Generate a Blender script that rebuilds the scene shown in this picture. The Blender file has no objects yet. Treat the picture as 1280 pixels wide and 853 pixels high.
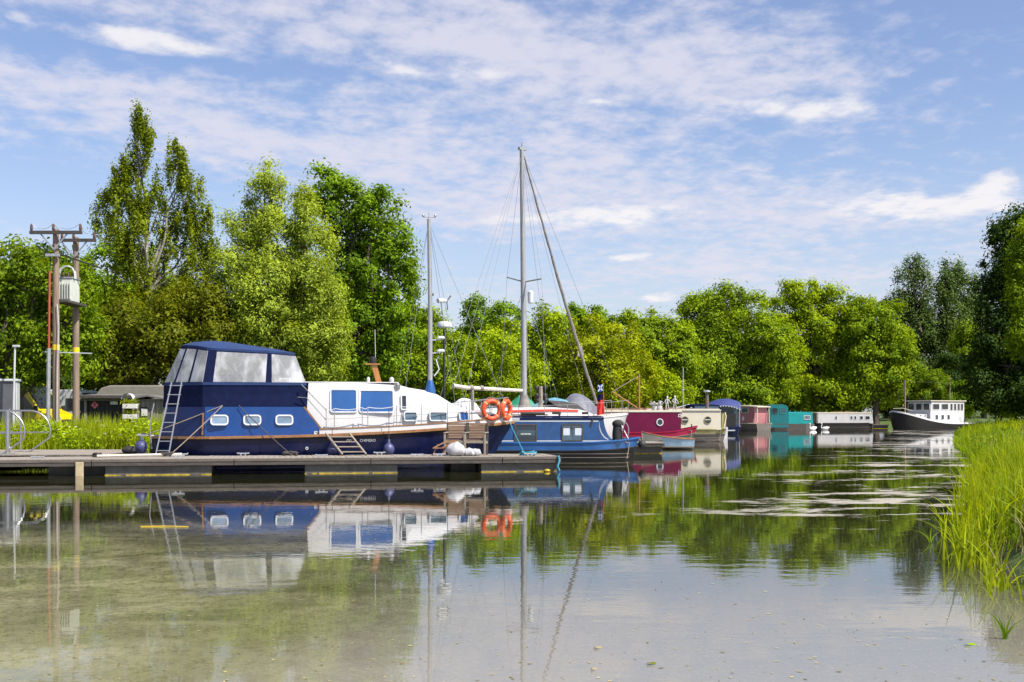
import bpy, bmesh, math, random
import numpy as np
from mathutils import Vector, Matrix

S = bpy.context.scene
COL = S.collection
R = math.radians

# ------------------------------------------------------------------ camera
HC, FPX, HOR = 1.66, 1500.0, 515.0          # eye height, focal length in photo pixels, horizon row
cam = bpy.data.cameras.new('camera')
cam.lens = 36.0 * FPX / 1280.0
cam.sensor_width = 36.0
cam.shift_y = (HOR - 426.5) / 1280.0
cam.clip_start = 0.1
cam.clip_end = 8000
camo = bpy.data.objects.new('camera', cam)
COL.objects.link(camo)
camo.location = (0, 0, HC)
camo.rotation_euler = (R(90), 0, 0)
S.camera = camo

# ------------------------------------------------------------------ sun and sky
SUN = Vector((0.53, -0.36, 0.86)).normalized()
sun_el = math.asin(SUN.z)
sun_az = math.atan2(SUN.x, SUN.y)
sl = bpy.data.lights.new('sun', 'SUN')
sl.energy = 4.8
sl.angle = R(0.53)
sl.color = (1.0, 0.95, 0.85)
so = bpy.data.objects.new('sun', sl)
COL.objects.link(so)
so.rotation_euler = (-SUN).to_track_quat('-Z', 'Y').to_euler()
so.location = (30, -20, 60)

W = bpy.data.worlds.new('World')
S.world = W
W.use_nodes = True
wt = W.node_tree
wt.nodes.clear()


def N(t, typ, loc=None, **kw):
    n = t.nodes.new(typ)
    for k, v in kw.items():
        setattr(n, k, v)
    return n


def mathn(t, op, a, b=None, c=None, clamp=False):
    n = t.nodes.new('ShaderNodeMath')
    n.operation = op
    n.use_clamp = clamp
    for i, x in enumerate((a, b, c)):
        if x is None:
            continue
        if isinstance(x, (int, float)):
            n.inputs[i].default_value = x
        else:
            t.links.new(x, n.inputs[i])
    return n.outputs[0]


def ramp(t, fac, stops):
    n = t.nodes.new('ShaderNodeValToRGB')
    e = n.color_ramp.elements
    while len(e) < len(stops):
        e.new(0.5)
    for i, (p, c) in enumerate(stops):
        e[i].position = p
        e[i].color = (c[0], c[1], c[2], 1)
    t.links.new(fac, n.inputs[0])
    return n.outputs[0]


def smooth(t, x, a, b):
    n = t.nodes.new('ShaderNodeMapRange')
    n.interpolation_type = 'SMOOTHSTEP'
    t.links.new(x, n.inputs[0])
    n.inputs[1].default_value = a
    n.inputs[2].default_value = b
    n.inputs[3].default_value = 0
    n.inputs[4].default_value = 1
    return n.outputs[0]


def noise(t, vec, scale, detail=4, rough=0.55, dist=0.0, off=None):
    n = t.nodes.new('ShaderNodeTexNoise')
    n.inputs['Scale'].default_value = scale
    n.inputs['Detail'].default_value = detail
    n.inputs['Roughness'].default_value = rough
    n.inputs['Distortion'].default_value = dist
    if vec is not None:
        t.links.new(vec, n.inputs['Vector'])
    return n.outputs['Fac']


def mapping(t, vec, scale=(1, 1, 1), rot=(0, 0, 0), loc=(0, 0, 0)):
    n = t.nodes.new('ShaderNodeMapping')
    n.inputs['Scale'].default_value = scale
    n.inputs['Rotation'].default_value = rot
    n.inputs['Location'].default_value = loc
    t.links.new(vec, n.inputs['Vector'])
    return n.outputs[0]


def build_world():
    t = wt
    out = N(t, 'ShaderNodeOutputWorld')
    sky = N(t, 'ShaderNodeTexSky')
    sky.sky_type = 'NISHITA'
    sky.sun_disc = False
    sky.sun_elevation = sun_el
    sky.sun_rotation = sun_az
    sky.air_density = 1.0
    sky.dust_density = 1.2
    sky.ozone_density = 4.0
    hs = N(t, 'ShaderNodeHueSaturation')
    hs.inputs['Hue'].default_value = 0.51
    hs.inputs['Saturation'].default_value = 0.95
    hs.inputs['Value'].default_value = 1.0
    t.links.new(sky.outputs[0], hs.inputs['Color'])
    bg = N(t, 'ShaderNodeBackground')
    bg.inputs[1].default_value = 0.094
    t.links.new(hs.outputs[0], bg.inputs[0])
    tc = N(t, 'ShaderNodeTexCoord')
    sep = N(t, 'ShaderNodeSeparateXYZ')
    t.links.new(tc.outputs['Generated'], sep.inputs[0])
    # a cloud sheet high above, seen in perspective (slightly curved towards the horizon)
    zz = mathn(t, 'ADD', mathn(t, 'MAXIMUM', sep.outputs[2], 0.0), 0.10)
    cx = mathn(t, 'DIVIDE', sep.outputs[0], zz)
    cy = mathn(t, 'DIVIDE', sep.outputs[1], zz)
    comb = N(t, 'ShaderNodeCombineXYZ')
    t.links.new(cx, comb.inputs[0])
    t.links.new(cy, comb.inputs[1])
    P = comb.outputs[0]
    m2 = mapping(t, P, scale=(1.0, 0.62, 1), rot=(0, 0, R(-20)), loc=(3.1, 7.7, 0))
    mid = noise(t, m2, 2.4, 5, 0.55, 0.15)
    m3 = mapping(t, P, scale=(0.75, 0.62, 1), rot=(0, 0, R(-16)), loc=(1.3, 2.9, 0))
    fine = noise(t, m3, 15.0, 4, 0.6, 0.1)
    m1 = mapping(t, P, scale=(0.30, 0.55, 1), rot=(0, 0, R(-20)), loc=(0.4, 1.9, 0))
    band = noise(t, m1, 1.0, 3, 0.5, 0.4)
    # azimuth and height above the horizon of the view ray, in degrees
    az = mathn(t, 'MULTIPLY', mathn(t, 'ARCTAN2', sep.outputs[0], sep.outputs[1]), 180 / math.pi)
    el = mathn(t, 'MULTIPLY', mathn(t, 'ARCSINE', sep.outputs[2]), 180 / math.pi)

    def bank(px, py, hl, hw, slope, w):
        """one cloud bank: centre and half sizes given as photo pixels, kept as angles"""
        A = math.degrees(math.atan((px - 640) / FPX))
        E = math.degrees(math.atan((HOR - py) / FPX * math.cos(math.radians(A))))
        k = 180 / math.pi / FPX
        c, s = math.cos(R(slope)), math.sin(R(slope))
        dx, dy = mathn(t, 'SUBTRACT', az, A), mathn(t, 'SUBTRACT', el, E)
        u = mathn(t, 'SUBTRACT', mathn(t, 'MULTIPLY', dx, c / (hl * k)), mathn(t, 'MULTIPLY', dy, s / (hl * k)))
        v = mathn(t, 'ADD', mathn(t, 'MULTIPLY', dx, s / (hw * k)), mathn(t, 'MULTIPLY', dy, c / (hw * k)))
        r2 = mathn(t, 'ADD', mathn(t, 'MULTIPLY', u, u), mathn(t, 'MULTIPLY', v, v))
        return mathn(t, 'MULTIPLY', mathn(t, 'EXPONENT', mathn(t, 'MULTIPLY', r2, -1.0)), w)

    def total(lst):
        s = None
        for q in lst:
            b = bank(*q)
            s = b if s is None else mathn(t, 'ADD', s, b)
        return s
    sheetb = total([(520, 40, 620, 52, 5, .50), (900, 110, 330, 60, 6, .30), (120, 120, 260, 34, 5, .42), (420, 195, 360, 48, 9, .46), (850, 225, 300, 42, 9, .34),
                    (620, 270, 240, 26, 4, .36), (960, 335, 330, 20, 3, .30), (1050, 268, 320, 16, 4, .22),
                    (60, 235, 240, 48, 6, -.30), (270, 78, 150, 15, 5, -.40), (40, 60, 70, 20, 5, -.35), (1230, 90, 200, 120, 0, -.55), (330, 150, 140, 9, 6, -.25), (560, 320, 300, 26, 0, -.2), (1080, 190, 160, 26, 5, -.2)])
    tex = mathn(t, 'ADD', mathn(t, 'MULTIPLY', mathn(t, 'SUBTRACT', mid, .5), 1.2), mathn(t, 'MULTIPLY', mathn(t, 'SUBTRACT', fine, .5), 1.9))
    a = mathn(t, 'ADD', mathn(t, 'ADD', sheetb, mathn(t, 'MULTIPLY', mathn(t, 'SUBTRACT', band, .5), 0.9)), tex)
    sheet = mathn(t, 'MULTIPLY', smooth(t, a, -0.22, 0.78), 0.84)
    heapb = total([(1000, 137, 110, 18, 2, .75), (1195, 257, 150, 20, 3, .85), (1245, 226, 26, 13, -20, .7), (170, 50, 100, 15, 4, .7), (492, 82, 60, 12, 12, .7), (740, 272, 130, 15, -2, .75),
                   (822, 372, 34, 8, -4, .8), (785, 321, 45, 6, -2, .7), (750, 127, 36, 6, 3, .7), (20, 20, 16, 8, 0, .4), (600, 92, 50, 8, 3, .5)])
    h = mathn(t, 'ADD', heapb, mathn(t, 'ADD', mathn(t, 'MULTIPLY', mathn(t, 'SUBTRACT', mid, .5), 1.7), mathn(t, 'MULTIPLY', mathn(t, 'SUBTRACT', fine, .5), 1.2)))
    h = mathn(t, 'MULTIPLY', h, smooth(t, heapb, 0.06, 0.35))
    heap = mathn(t, 'MULTIPLY', smooth(t, h, 0.12, 0.85), 0.9)
    cl = mathn(t, 'MAXIMUM', sheet, heap)
    veil = smooth(t, sep.outputs[2], 0.26, 0.0)
    cl = mathn(t, 'ADD', mathn(t, 'MULTIPLY', cl, mathn(t, 'SUBTRACT', 1.0, mathn(t, 'MULTIPLY', veil, 0.25))),
               mathn(t, 'MULTIPLY', veil, 0.42), clamp=True)
    cb = N(t, 'ShaderNodeBackground')
    cmix = N(t, 'ShaderNodeMix')
    cmix.data_type = 'RGBA'
    t.links.new(heap, cmix.inputs[0])
    cmix.inputs[6].default_value = (0.80, 0.79, 0.90, 1)
    cmix.inputs[7].default_value = (1.0, 0.97, 0.98, 1)
    t.links.new(cmix.outputs[2], cb.inputs[0])
    cb.inputs[1].default_value = 0.535
    mix = N(t, 'ShaderNodeMixShader')
    t.links.new(cl, mix.inputs[0])
    t.links.new(bg.outputs[0], mix.inputs[1])
    t.links.new(cb.outputs[0], mix.inputs[2])
    t.links.new(mix.outputs[0], out.inputs[0])


CL = (0.0, 0.0, 0.0, 0.0)
build_world()
W.cycles.sampling_method = 'MANUAL'
W.cycles.sample_map_resolution = 256
S.view_settings.view_transform = 'Standard'
S.view_settings.look = 'None'
S.view_settings.exposure = 0.85
S.view_settings.gamma = 1.0
S.view_settings.use_curve_mapping = False
S.cycles.max_bounces = 8
S.cycles.transparent_max_bounces = 12
S.cycles.use_denoising = True


# ------------------------------------------------------------------ helpers
def wx(px, Y):
    return (px - 640.0) * Y / FPX


def wz(py, Y):
    return HC + (HOR - py) * Y / FPX


def at(px, py, Y):
    return Vector((wx(px, Y), Y, wz(py, Y)))


MATS = {}


def mat(name):
    m = bpy.data.materials.new(name)
    m.use_nodes = True
    t = m.node_tree
    t.nodes.clear()
    out = t.nodes.new('ShaderNodeOutputMaterial')
    MATS[name] = m
    return m, t, out


def paint(name, rgb, rough=0.35, var=0.12, scale=3.0, metal=0.0, coat=0.0, dirt=0.0, dirtcol=(0.08, 0.06, 0.04),
          bump=0.0, bscale=30, stretch=(1, 1, 1), spec=0.5, rust=0.0):
    """A surface with small colour drift, grime streaks and fine relief."""
    m, t, out = mat(name)
    p = t.nodes.new('ShaderNodeBsdfPrincipled')
    tc = t.nodes.new('ShaderNodeTexCoord')
    v = mapping(t, tc.outputs['Object'], scale=stretch)
    f = noise(t, v, scale, 5, 0.6)
    lo = [max(0, c * (1 - var)) for c in rgb]
    hi = [min(1, c * (1 + var)) for c in rgb]
    c = ramp(t, f, [(0.3, lo), (0.7, hi)])
    if dirt > 0:
        v2 = mapping(t, tc.outputs['Object'], scale=(2.5, 2.5, 0.5))
        d = noise(t, v2, 2.2, 6, 0.7)
        d = mathn(t, 'MULTIPLY', smooth(t, d, 0.5, 0.75), dirt)
        mx = t.nodes.new('ShaderNodeMix')
        mx.data_type = 'RGBA'
        t.links.new(d, mx.inputs[0])
        t.links.new(c, mx.inputs[6])
        mx.inputs[7].default_value = (*dirtcol, 1)
        c = mx.outputs[2]
    if rust > 0:
        d = noise(t, mapping(t, tc.outputs['Object'], scale=(1, 1, 1), loc=(4.2, 1.1, 7)), 3.1, 4, 0.6)
        d = smooth(t, d, 0.70 - rust * 0.05, 0.76)
        mx = t.nodes.new('ShaderNodeMix')
        mx.data_type = 'RGBA'
        t.links.new(d, mx.inputs[0])
        t.links.new(c, mx.inputs[6])
        mx.inputs[7].default_value = (0.22, 0.09, 0.025, 1)
        c = mx.outputs[2]
    t.links.new(c, p.inputs['Base Color'])
    rr = mathn(t, 'ADD', mathn(t, 'MULTIPLY', noise(t, v, scale * 2.3, 3), 0.25), rough - 0.12, clamp=True)
    t.links.new(rr, p.inputs['Roughness'])
    p.inputs['Metallic'].default_value = metal
    p.inputs['Coat Weight'].default_value = coat
    p.inputs['Specular IOR Level'].default_value = spec
    if bump > 0:
        b = t.nodes.new('ShaderNodeBump')
        b.inputs['Strength'].default_value = bump
        b.inputs['Distance'].default_value = 0.02
        t.links.new(noise(t, v, bscale, 4, 0.6), b.inputs['Height'])
        t.links.new(b.outputs[0], p.inputs['Normal'])
    t.links.new(p.outputs[0], out.inputs[0])
    return m


def glass(name, rgb, rough=0.06):
    m, t, out = mat(name)
    p = t.nodes.new('ShaderNodeBsdfPrincipled')
    tc = t.nodes.new('ShaderNodeTexCoord')
    f = noise(t, tc.outputs['Object'], 1.7, 3)
    c = ramp(t, f, [(0.3, [x * 0.7 for x in rgb]), (0.7, [x * 1.25 for x in rgb])])
    t.links.new(c, p.inputs['Base Color'])
    p.inputs['Roughness'].default_value = rough
    p.inputs['Specular IOR Level'].default_value = 0.7
    t.links.new(p.outputs[0], out.inputs[0])
    return m


def leafmat(name, dark, light, trans=0.35):
    m, t, out = mat(name)
    a = t.nodes.new('ShaderNodeAttribute')
    a.attribute_name = 'tint'
    c = ramp(t, a.outputs['Fac'], [(0.0, dark), (0.55, [(x + y) / 2 for x, y in zip(dark, light)]), (1.0, light)])
    d = t.nodes.new('ShaderNodeBsdfDiffuse')
    tr = t.nodes.new('ShaderNodeBsdfTranslucent')
    g = t.nodes.new('ShaderNodeBsdfGlossy')
    g.inputs['Roughness'].default_value = 0.6
    g.inputs['Color'].default_value = (0.9, 0.95, 0.9, 1)
    hs = t.nodes.new('ShaderNodeHueSaturation')
    hs.inputs['Hue'].default_value = 0.485
    hs.inputs['Saturation'].default_value = 1.1
    hs.inputs['Value'].default_value = 1.5
    t.links.new(c, d.inputs[0])
    t.links.new(c, hs.inputs['Color'])
    t.links.new(hs.outputs[0], tr.inputs[0])
    mx = t.nodes.new('ShaderNodeMixShader')
    mx.inputs[0].default_value = trans
    t.links.new(d.outputs[0], mx.inputs[1])
    t.links.new(tr.outputs[0], mx.inputs[2])
    m2 = t.nodes.new('ShaderNodeMixShader')
    m2.inputs[0].default_value = 0.006
    t.links.new(mx.outputs[0], m2.inputs[1])
    t.links.new(g.outputs[0], m2.inputs[2])
    t.links.new(m2.outputs[0], out.inputs[0])
    return m


def setprops(o, label=None, cat=None, group=None, kind=None):
    if label:
        o['label'] = label
    if cat:
        o['category'] = cat
    if group:
        o['group'] = group
    if kind:
        o['kind'] = kind
    return o


def thing(name, label, cat, loc=(0, 0, 0), rz=0.0, group=None):
    o = bpy.data.objects.new(name, None)
    o.empty_display_size = 0.2
    COL.objects.link(o)
    o.location = loc
    o.rotation_euler = (0, 0, rz)
    return setprops(o, label, cat, group)


def link(name, me, parent=None, m=None):
    o = bpy.data.objects.new(name, me)
    COL.objects.link(o)
    if m is not None and len(me.materials) == 0:
        me.materials.append(MATS[m])
    if parent is not None:
        o.parent = parent
    return o


class MB:
    """collects simple solids into one mesh"""

    def __init__(self):
        self.v = []
        self.f = []

    def add(self, vs, fs):
        n = len(self.v)
        self.v += [tuple(x) for x in vs]
        self.f += [tuple(i + n for i in f) for f in fs]
        return self

    def box(self, c, s, rot=None, taper=1.0):
        hx, hy, hz = s[0] / 2, s[1] / 2, s[2] / 2
        vs = []
        for z in (-1, 1):
            k = taper if z > 0 else 1.0
            for x, y in ((-1, -1), (1, -1), (1, 1), (-1, 1)):
                vs.append(Vector((x * hx * k, y * hy * k, z * hz)))
        if rot is not None:
            M = rot if isinstance(rot, Matrix) else Matrix.Rotation(rot, 3, 'Z')
            vs = [M @ p for p in vs]
        vs = [p + Vector(c) for p in vs]
        return self.add(vs, [(0, 3, 2, 1), (4, 5, 6, 7), (0, 1, 5, 4), (1, 2, 6, 5), (2, 3, 7, 6), (3, 0, 4, 7)])

    def bar(self, p0, p1, w, h, up=(0, 0, 1)):
        p0, p1 = Vector(p0), Vector(p1)
        d = (p1 - p0).normalized()
        s = d.cross(Vector(up))
        if s.length < 1e-4:
            s = d.cross(Vector((1, 0, 0)))
        s.normalize()
        u = s.cross(d)
        vs = []
        for p in (p0, p1):
            for a, b in ((-1, -1), (1, -1), (1, 1), (-1, 1)):
                vs.append(p + s * a * w / 2 + u * b * h / 2)
        return self.add(vs, [(0, 3, 2, 1), (4, 5, 6, 7), (0, 1, 5, 4), (1, 2, 6, 5), (2, 3, 7, 6), (3, 0, 4, 7)])

    def tube(self, pts, r, n=8, closed=False):
        pts = [Vector(p) for p in pts]
        m = len(pts)
        rs = r if isinstance(r, (list, tuple)) else [r] * m
        rings = []
        last = None
        for i, p in enumerate(pts):
            a = pts[i - 1] if (i > 0 or closed) else p
            b = pts[(i + 1) % m] if (i < m - 1 or closed) else p
            d = (b - a)
            d.normalize()
            ref = last if last is not None else (Vector((0, 0, 1)) if abs(d.z) < 0.9 else Vector((1, 0, 0)))
            s = ref - d * ref.dot(d)
            if s.length < 1e-5:
                s = d.orthogonal()
            s.normalize()
            last = s
            u = d.cross(s)
            rings.append([p + (s * math.cos(2 * math.pi * k / n) + u * math.sin(2 * math.pi * k / n)) * rs[i] for k in range(n)])
        return self.loft(rings, True, not closed, closed)

    def loft(self, rings, ring_closed=True, caps=True, closed=False):
        n = len(rings[0])
        vs = [p for r in rings for p in r]
        fs = []
        m = len(rings)
        for i in range(m if closed else m - 1):
            j = (i + 1) % m
            for k in range(n if ring_closed else n - 1):
                l = (k + 1) % n
                fs.append((i * n + k, i * n + l, j * n + l, j * n + k))
        if caps and not closed:
            fs.append(tuple(reversed(range(n))))
            fs.append(tuple((m - 1) * n + k for k in range(n)))
        return self.add(vs, fs)

    def prism(self, poly, v0, v1):
        """poly in (u, z), extruded across v"""
        n = len(poly)
        vs = [(u, v0, z) for u, z in poly] + [(u, v1, z) for u, z in poly]
        fs = [tuple(range(n)), tuple(reversed(range(n, 2 * n)))]
        for k in range(n):
            l = (k + 1) % n
            fs.append((l, k, n + k, n + l))
        return self.add(vs, fs)

    def slab(self, poly, z0, z1):
        n = len(poly)
        vs = [(x, y, z0) for x, y in poly] + [(x, y, z1) for x, y in poly]
        fs = [tuple(reversed(range(n))), tuple(range(n, 2 * n))]
        for k in range(n):
            l = (k + 1) % n
            fs.append((k, l, n + l, n + k))
        return self.add(vs, fs)

    def ball(self, c, r, n=10, m=7):
        c = Vector(c)
        rr = r if isinstance(r, (tuple, list)) else (r, r, r)
        rings = []
        for i in range(m + 1):
            a = math.pi * (i / m)
            a = min(max(a, 0.02), math.pi - 0.02)
            rings.append([c + Vector((rr[0] * math.sin(a) * math.cos(2 * math.pi * k / n),
                                      rr[1] * math.sin(a) * math.sin(2 * math.pi * k / n),
                                      -rr[2] * math.cos(a))) for k in range(n)])
        return self.loft(rings)

    def lathe(self, prof, n=14, c=(0, 0, 0)):
        c = Vector(c)
        rings = [[c + Vector((r * math.cos(2 * math.pi * k / n), r * math.sin(2 * math.pi * k / n), z)) for k in range(n)]
                 for r, z in prof]
        return self.loft(rings)

    def mesh(self, name, m, smooth=False, bevel=0.0):
        me = bpy.data.meshes.new(name)
        me.from_pydata([tuple(v) for v in self.v], [], self.f)
        bm = bmesh.new()
        bm.from_mesh(me)
        if bevel > 0:
            es = [e for e in bm.edges if len(e.link_faces) == 2 and e.calc_face_angle(0) > 0.6]
            if es:
                bmesh.ops.bevel(bm, geom=es, offset=bevel, segments=2, affect='EDGES', profile=0.6, clamp_overlap=True)
        bmesh.ops.recalc_face_normals(bm, faces=bm.faces)
        bm.to_mesh(me)
        bm.free()
        if smooth:
            me.polygons.foreach_set('use_smooth', [True] * len(me.polygons))
            try:
                me.set_sharp_from_angle(angle=R(38))
            except Exception:
                pass
        me.materials.append(MATS[m])
        me.update()
        return me

    def build(self, name, m, parent=None, smooth=False, bevel=0.0):
        return link(name, self.mesh(name, m, smooth, bevel), parent)


def lerp(a, b, t):
    return a + (b - a) * t


def interp(x, xs, ys):
    return float(np.interp(x, xs, ys))


def rrect(cu, cz, w, h, r, n=4):
    r = min(r, w / 2 - 1e-4, h / 2 - 1e-4)
    pts = []
    for (sx, sz, a0) in ((1, 1, 0), (-1, 1, 90), (-1, -1, 180), (1, -1, 270)):
        for k in range(n + 1):
            a = R(a0 + 90 * k / n)
            pts.append((cu + sx * (w / 2 - r) + r * math.cos(a), cz + sz * (h / 2 - r) + r * math.sin(a)))
    return pts


def window(parent, v, cu, cz, w, h, r, fm, pm, fw=0.03, out=-1, proud=0.02, name='window', place=None, rake=0.0, extra=None):
    """rounded window on a side face v = const; frame is the part, pane its sub-part"""
    def tr(u, vv, z):
        vv = vv + (z - cz) * rake
        p = Vector((u, vv, z))
        return place @ p if place is not None else p
    o = rrect(cu, cz, w, h, r)
    i = rrect(cu, cz, w - 2 * fw, h - 2 * fw, max(r - fw, 0.005))
    n = len(o)
    f = MB()
    v0, v1 = v, v + out * proud
    rings = [[tr(u, v0, z) for u, z in o], [tr(u, v1, z) for u, z in o], [tr(u, v1, z) for u, z in i], [tr(u, v0, z) for u, z in i]]
    f.loft(rings, True, False, True)
    fo = f.build(name, fm, parent)
    g = MB()
    va, vb = v + out * proud * 0.15, v + out * proud * 0.45
    g.loft([[tr(u, va, z) for u, z in i], [tr(u, vb, z) for u, z in i]])
    g.build('pane', pm, fo)
    if extra:
        extra(fo, v + out * proud * 0.55)
    return fo

# ------------------------------------------------------------------ materials
paint('navy_paint', (0.005, 0.008, 0.042), 0.28, 0.25, 1.5, dirt=0.4, dirtcol=(0.022, 0.024, 0.05), spec=0.35)
paint('blue_paint', (0.005, 0.0378, 0.1638), 0.3, 0.15, 2, dirt=0.15, dirtcol=(0.02, 0.05, 0.12), coat=0.3)
paint('boat_blue_worn', (0.0118, 0.0521, 0.1554), 0.42, 0.3, 2.5, dirt=0.35, dirtcol=(0.05, 0.09, 0.15), rust=0.7, coat=0.1)
paint('gunwale_blue', (0.0151, 0.084, 0.252), 0.42, 0.2, 2.5, dirt=0.3, dirtcol=(0.04, 0.08, 0.14), rust=0.3)
paint('navy_canvas', (0.004, 0.008, 0.038), 0.9, 0.25, 5, bump=0.25, bscale=60, spec=0.15)
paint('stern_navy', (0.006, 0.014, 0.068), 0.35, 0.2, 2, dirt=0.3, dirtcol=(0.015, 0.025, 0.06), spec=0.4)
paint('roof_canvas', (0.008, 0.028, 0.105), 0.85, 0.2, 4, bump=0.25, bscale=60)
paint('white_gel', (0.504, 0.4956, 0.504), 0.3, 0.05, 2, dirt=0.42, dirtcol=(0.42, 0.40, 0.36))
paint('white_cover', (0.4872, 0.4872, 0.504), 0.75, 0.06, 4, dirt=0.2, dirtcol=(0.5, 0.5, 0.48), bump=0.3, bscale=14)
paint('cream_paint', (0.504, 0.462, 0.3696), 0.4, 0.06, 2, dirt=0.3, dirtcol=(0.45, 0.40, 0.30))
paint('grey_white', (0.38, 0.37, 0.37), 0.5, 0.08, 2, dirt=0.3, dirtcol=(0.30, 0.29, 0.28))
paint('dark_red', (0.105, 0.002, 0.030), 0.4, 0.15, 2, dirt=0.2, dirtcol=(0.06, 0.004, 0.02), spec=0.25)
paint('bow_red', (0.25, 0.003, 0.035), 0.4, 0.15, 2, spec=0.3)
paint('hull_black', (0.010, 0.009, 0.009), 0.6, 0.3, 3, dirt=0.4, dirtcol=(0.035, 0.03, 0.026), stretch=(0.4, 0.4, 3), spec=0.3)
paint('hull_grey', (0.10, 0.085, 0.075), 0.6, 0.3, 3, dirt=0.5, dirtcol=(0.18, 0.15, 0.13), stretch=(0.3, 0.3, 6))
paint('olive_paint', (0.2016, 0.1848, 0.063), 0.45, 0.15, 2, dirt=0.3, dirtcol=(0.12, 0.10, 0.05))
paint('pink_paint', (0.3528, 0.1344, 0.1428), 0.45, 0.1, 2, dirt=0.3, dirtcol=(0.28, 0.16, 0.15))
paint('teal_paint', (0.0042, 0.252, 0.252), 0.4, 0.12, 2, dirt=0.15, dirtcol=(0.01, 0.14, 0.14))
paint('teal_dark', (0.004, 0.13, 0.14), 0.4, 0.12, 2)
paint('stripe_red', (0.462, 0.0378, 0.0168), 0.4, 0.1)
paint('line_white', (0.5208, 0.5376, 0.5628), 0.45, 0.05, dirt=0.2, dirtcol=(0.5, 0.5, 0.5))
paint('dinghy_blue', (0.25, 0.36, 0.46), 0.5, 0.1, 3, dirt=0.3, dirtcol=(0.3, 0.3, 0.28))
paint('varnish', (0.24, 0.115, 0.05), 0.3, 0.35, 6, stretch=(0.5, 4, 4), coat=0.3, dirt=0.4, dirtcol=(0.34, 0.26, 0.17))
paint('orange_wood', (0.34, 0.145, 0.04), 0.35, 0.2, 6, stretch=(4, 4, 0.6), coat=0.3)
paint('weathered_wood', (0.252, 0.2142, 0.1722), 0.8, 0.3, 7, stretch=(0.5, 5, 5), bump=0.4, bscale=25, dirt=0.3)
paint('deck_wood', (0.2268, 0.1974, 0.168), 0.8, 0.28, 5, stretch=(5, 0.5, 5), bump=0.4, bscale=25, dirt=0.35, dirtcol=(0.16, 0.14, 0.11))
paint('dark_wood', (0.05, 0.041, 0.035), 0.75, 0.35, 5, stretch=(0.4, 4, 4), bump=0.4, bscale=25, dirt=0.3, dirtcol=(0.16, 0.14, 0.12))
paint('edge_wood', (0.0966, 0.0798, 0.0672), 0.8, 0.3, 5, stretch=(0.5, 4, 4), bump=0.4, bscale=25, dirt=0.4, dirtcol=(0.07, 0.06, 0.05))
paint('chair_wood', (0.1848, 0.1176, 0.0756), 0.7, 0.3, 8, stretch=(0.5, 4, 4), dirt=0.3)
paint('pole_wood', (0.2184, 0.1554, 0.1176), 0.85, 0.3, 4, stretch=(6, 6, 0.35), bump=0.5, bscale=12, dirt=0.4, dirtcol=(0.12, 0.09, 0.07))
paint('bark', (0.085, 0.066, 0.050), 0.9, 0.4, 4, stretch=(5, 5, 0.8), bump=0.7, bscale=10)
paint('birch_bark', (0.25, 0.23, 0.20), 0.8, 0.2, 3, stretch=(1, 1, 5), dirt=0.7, dirtcol=(0.05, 0.045, 0.04))
paint('steel', (0.45, 0.44, 0.43), 0.36, 0.1, 4, metal=0.9)
paint('ladder_grey', (0.26, 0.27, 0.30), 0.5, 0.15, 6, metal=0.4)
paint('galv', (0.36, 0.37, 0.39), 0.5, 0.15, 6, metal=0.5)
paint('alloy', (0.60, 0.61, 0.64), 0.42, 0.12, 5, metal=0.55)
paint('mast_alloy', (0.34, 0.335, 0.345), 0.45, 0.15, 5, metal=0.35, dirt=0.3, dirtcol=(0.30, 0.28, 0.27), stretch=(3, 3, 0.5))
paint('black_rubber', (0.016, 0.016, 0.017), 0.65, 0.3, 6)
paint('black_cloth', (0.022, 0.021, 0.022), 0.85, 0.35, 6, bump=0.4, bscale=25)
paint('dark_tarp', (0.035, 0.030, 0.028), 0.8, 0.3, 6, bump=0.5, bscale=10)
paint('concrete', (0.063, 0.0605, 0.0554), 0.85, 0.3, 4, bump=0.4, bscale=20, dirt=0.4, dirtcol=(0.12, 0.115, 0.10))
paint('algae', (0.32, 0.23, 0.015), 0.8, 0.4, 12)
paint('post_tan', (0.36, 0.29, 0.19), 0.7, 0.2, 6, dirt=0.5, dirtcol=(0.30, 0.20, 0.05))
paint('orange_buoy', (0.5544, 0.063, 0.0084), 0.5, 0.1, 6, dirt=0.25, dirtcol=(0.55, 0.16, 0.07))
paint('buoy_band', (0.55, 0.30, 0.20), 0.6, 0.15)
paint('band_white', (0.63, 0.6048, 0.5712), 0.6, 0.08)
paint('rope_tan', (0.28, 0.22, 0.16), 0.9, 0.3, 40)
paint('rope_blue', (0.03, 0.22, 0.30), 0.9, 0.3, 40)
paint('rope_dark', (0.06, 0.05, 0.05), 0.9, 0.3, 40)
paint('wire', (0.30, 0.30, 0.31), 0.45, 0.1, metal=0.5)
paint('sail_grey', (0.20, 0.18, 0.165), 0.8, 0.35, 6, bump=0.4, bscale=18)
paint('sail_cream', (0.5544, 0.4872, 0.42), 0.8, 0.12, 6, bump=0.3, bscale=18)
paint('tarp_green', (0.02, 0.20, 0.11), 0.55, 0.2, 3, bump=0.5, bscale=7)
paint('tarp_blue', (0.10, 0.25, 0.34), 0.55, 0.2, 3, bump=0.5, bscale=7)
paint('tarp_grey', (0.11, 0.115, 0.15), 0.6, 0.2, 3, bump=0.5, bscale=7)
paint('yellow_vehicle', (0.6048, 0.4704, 0.0034), 0.3, 0.05, coat=0.5)
paint('van_grey', (0.2268, 0.21, 0.1848), 0.4, 0.1, dirt=0.2, dirtcol=(0.2, 0.18, 0.15), coat=0.2)
paint('van_white', (0.5208, 0.5124, 0.4872), 0.4, 0.06, coat=0.2)
paint('shed_black', (0.022, 0.020, 0.019), 0.8, 0.3, 6, stretch=(6, 6, 0.4))
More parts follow.
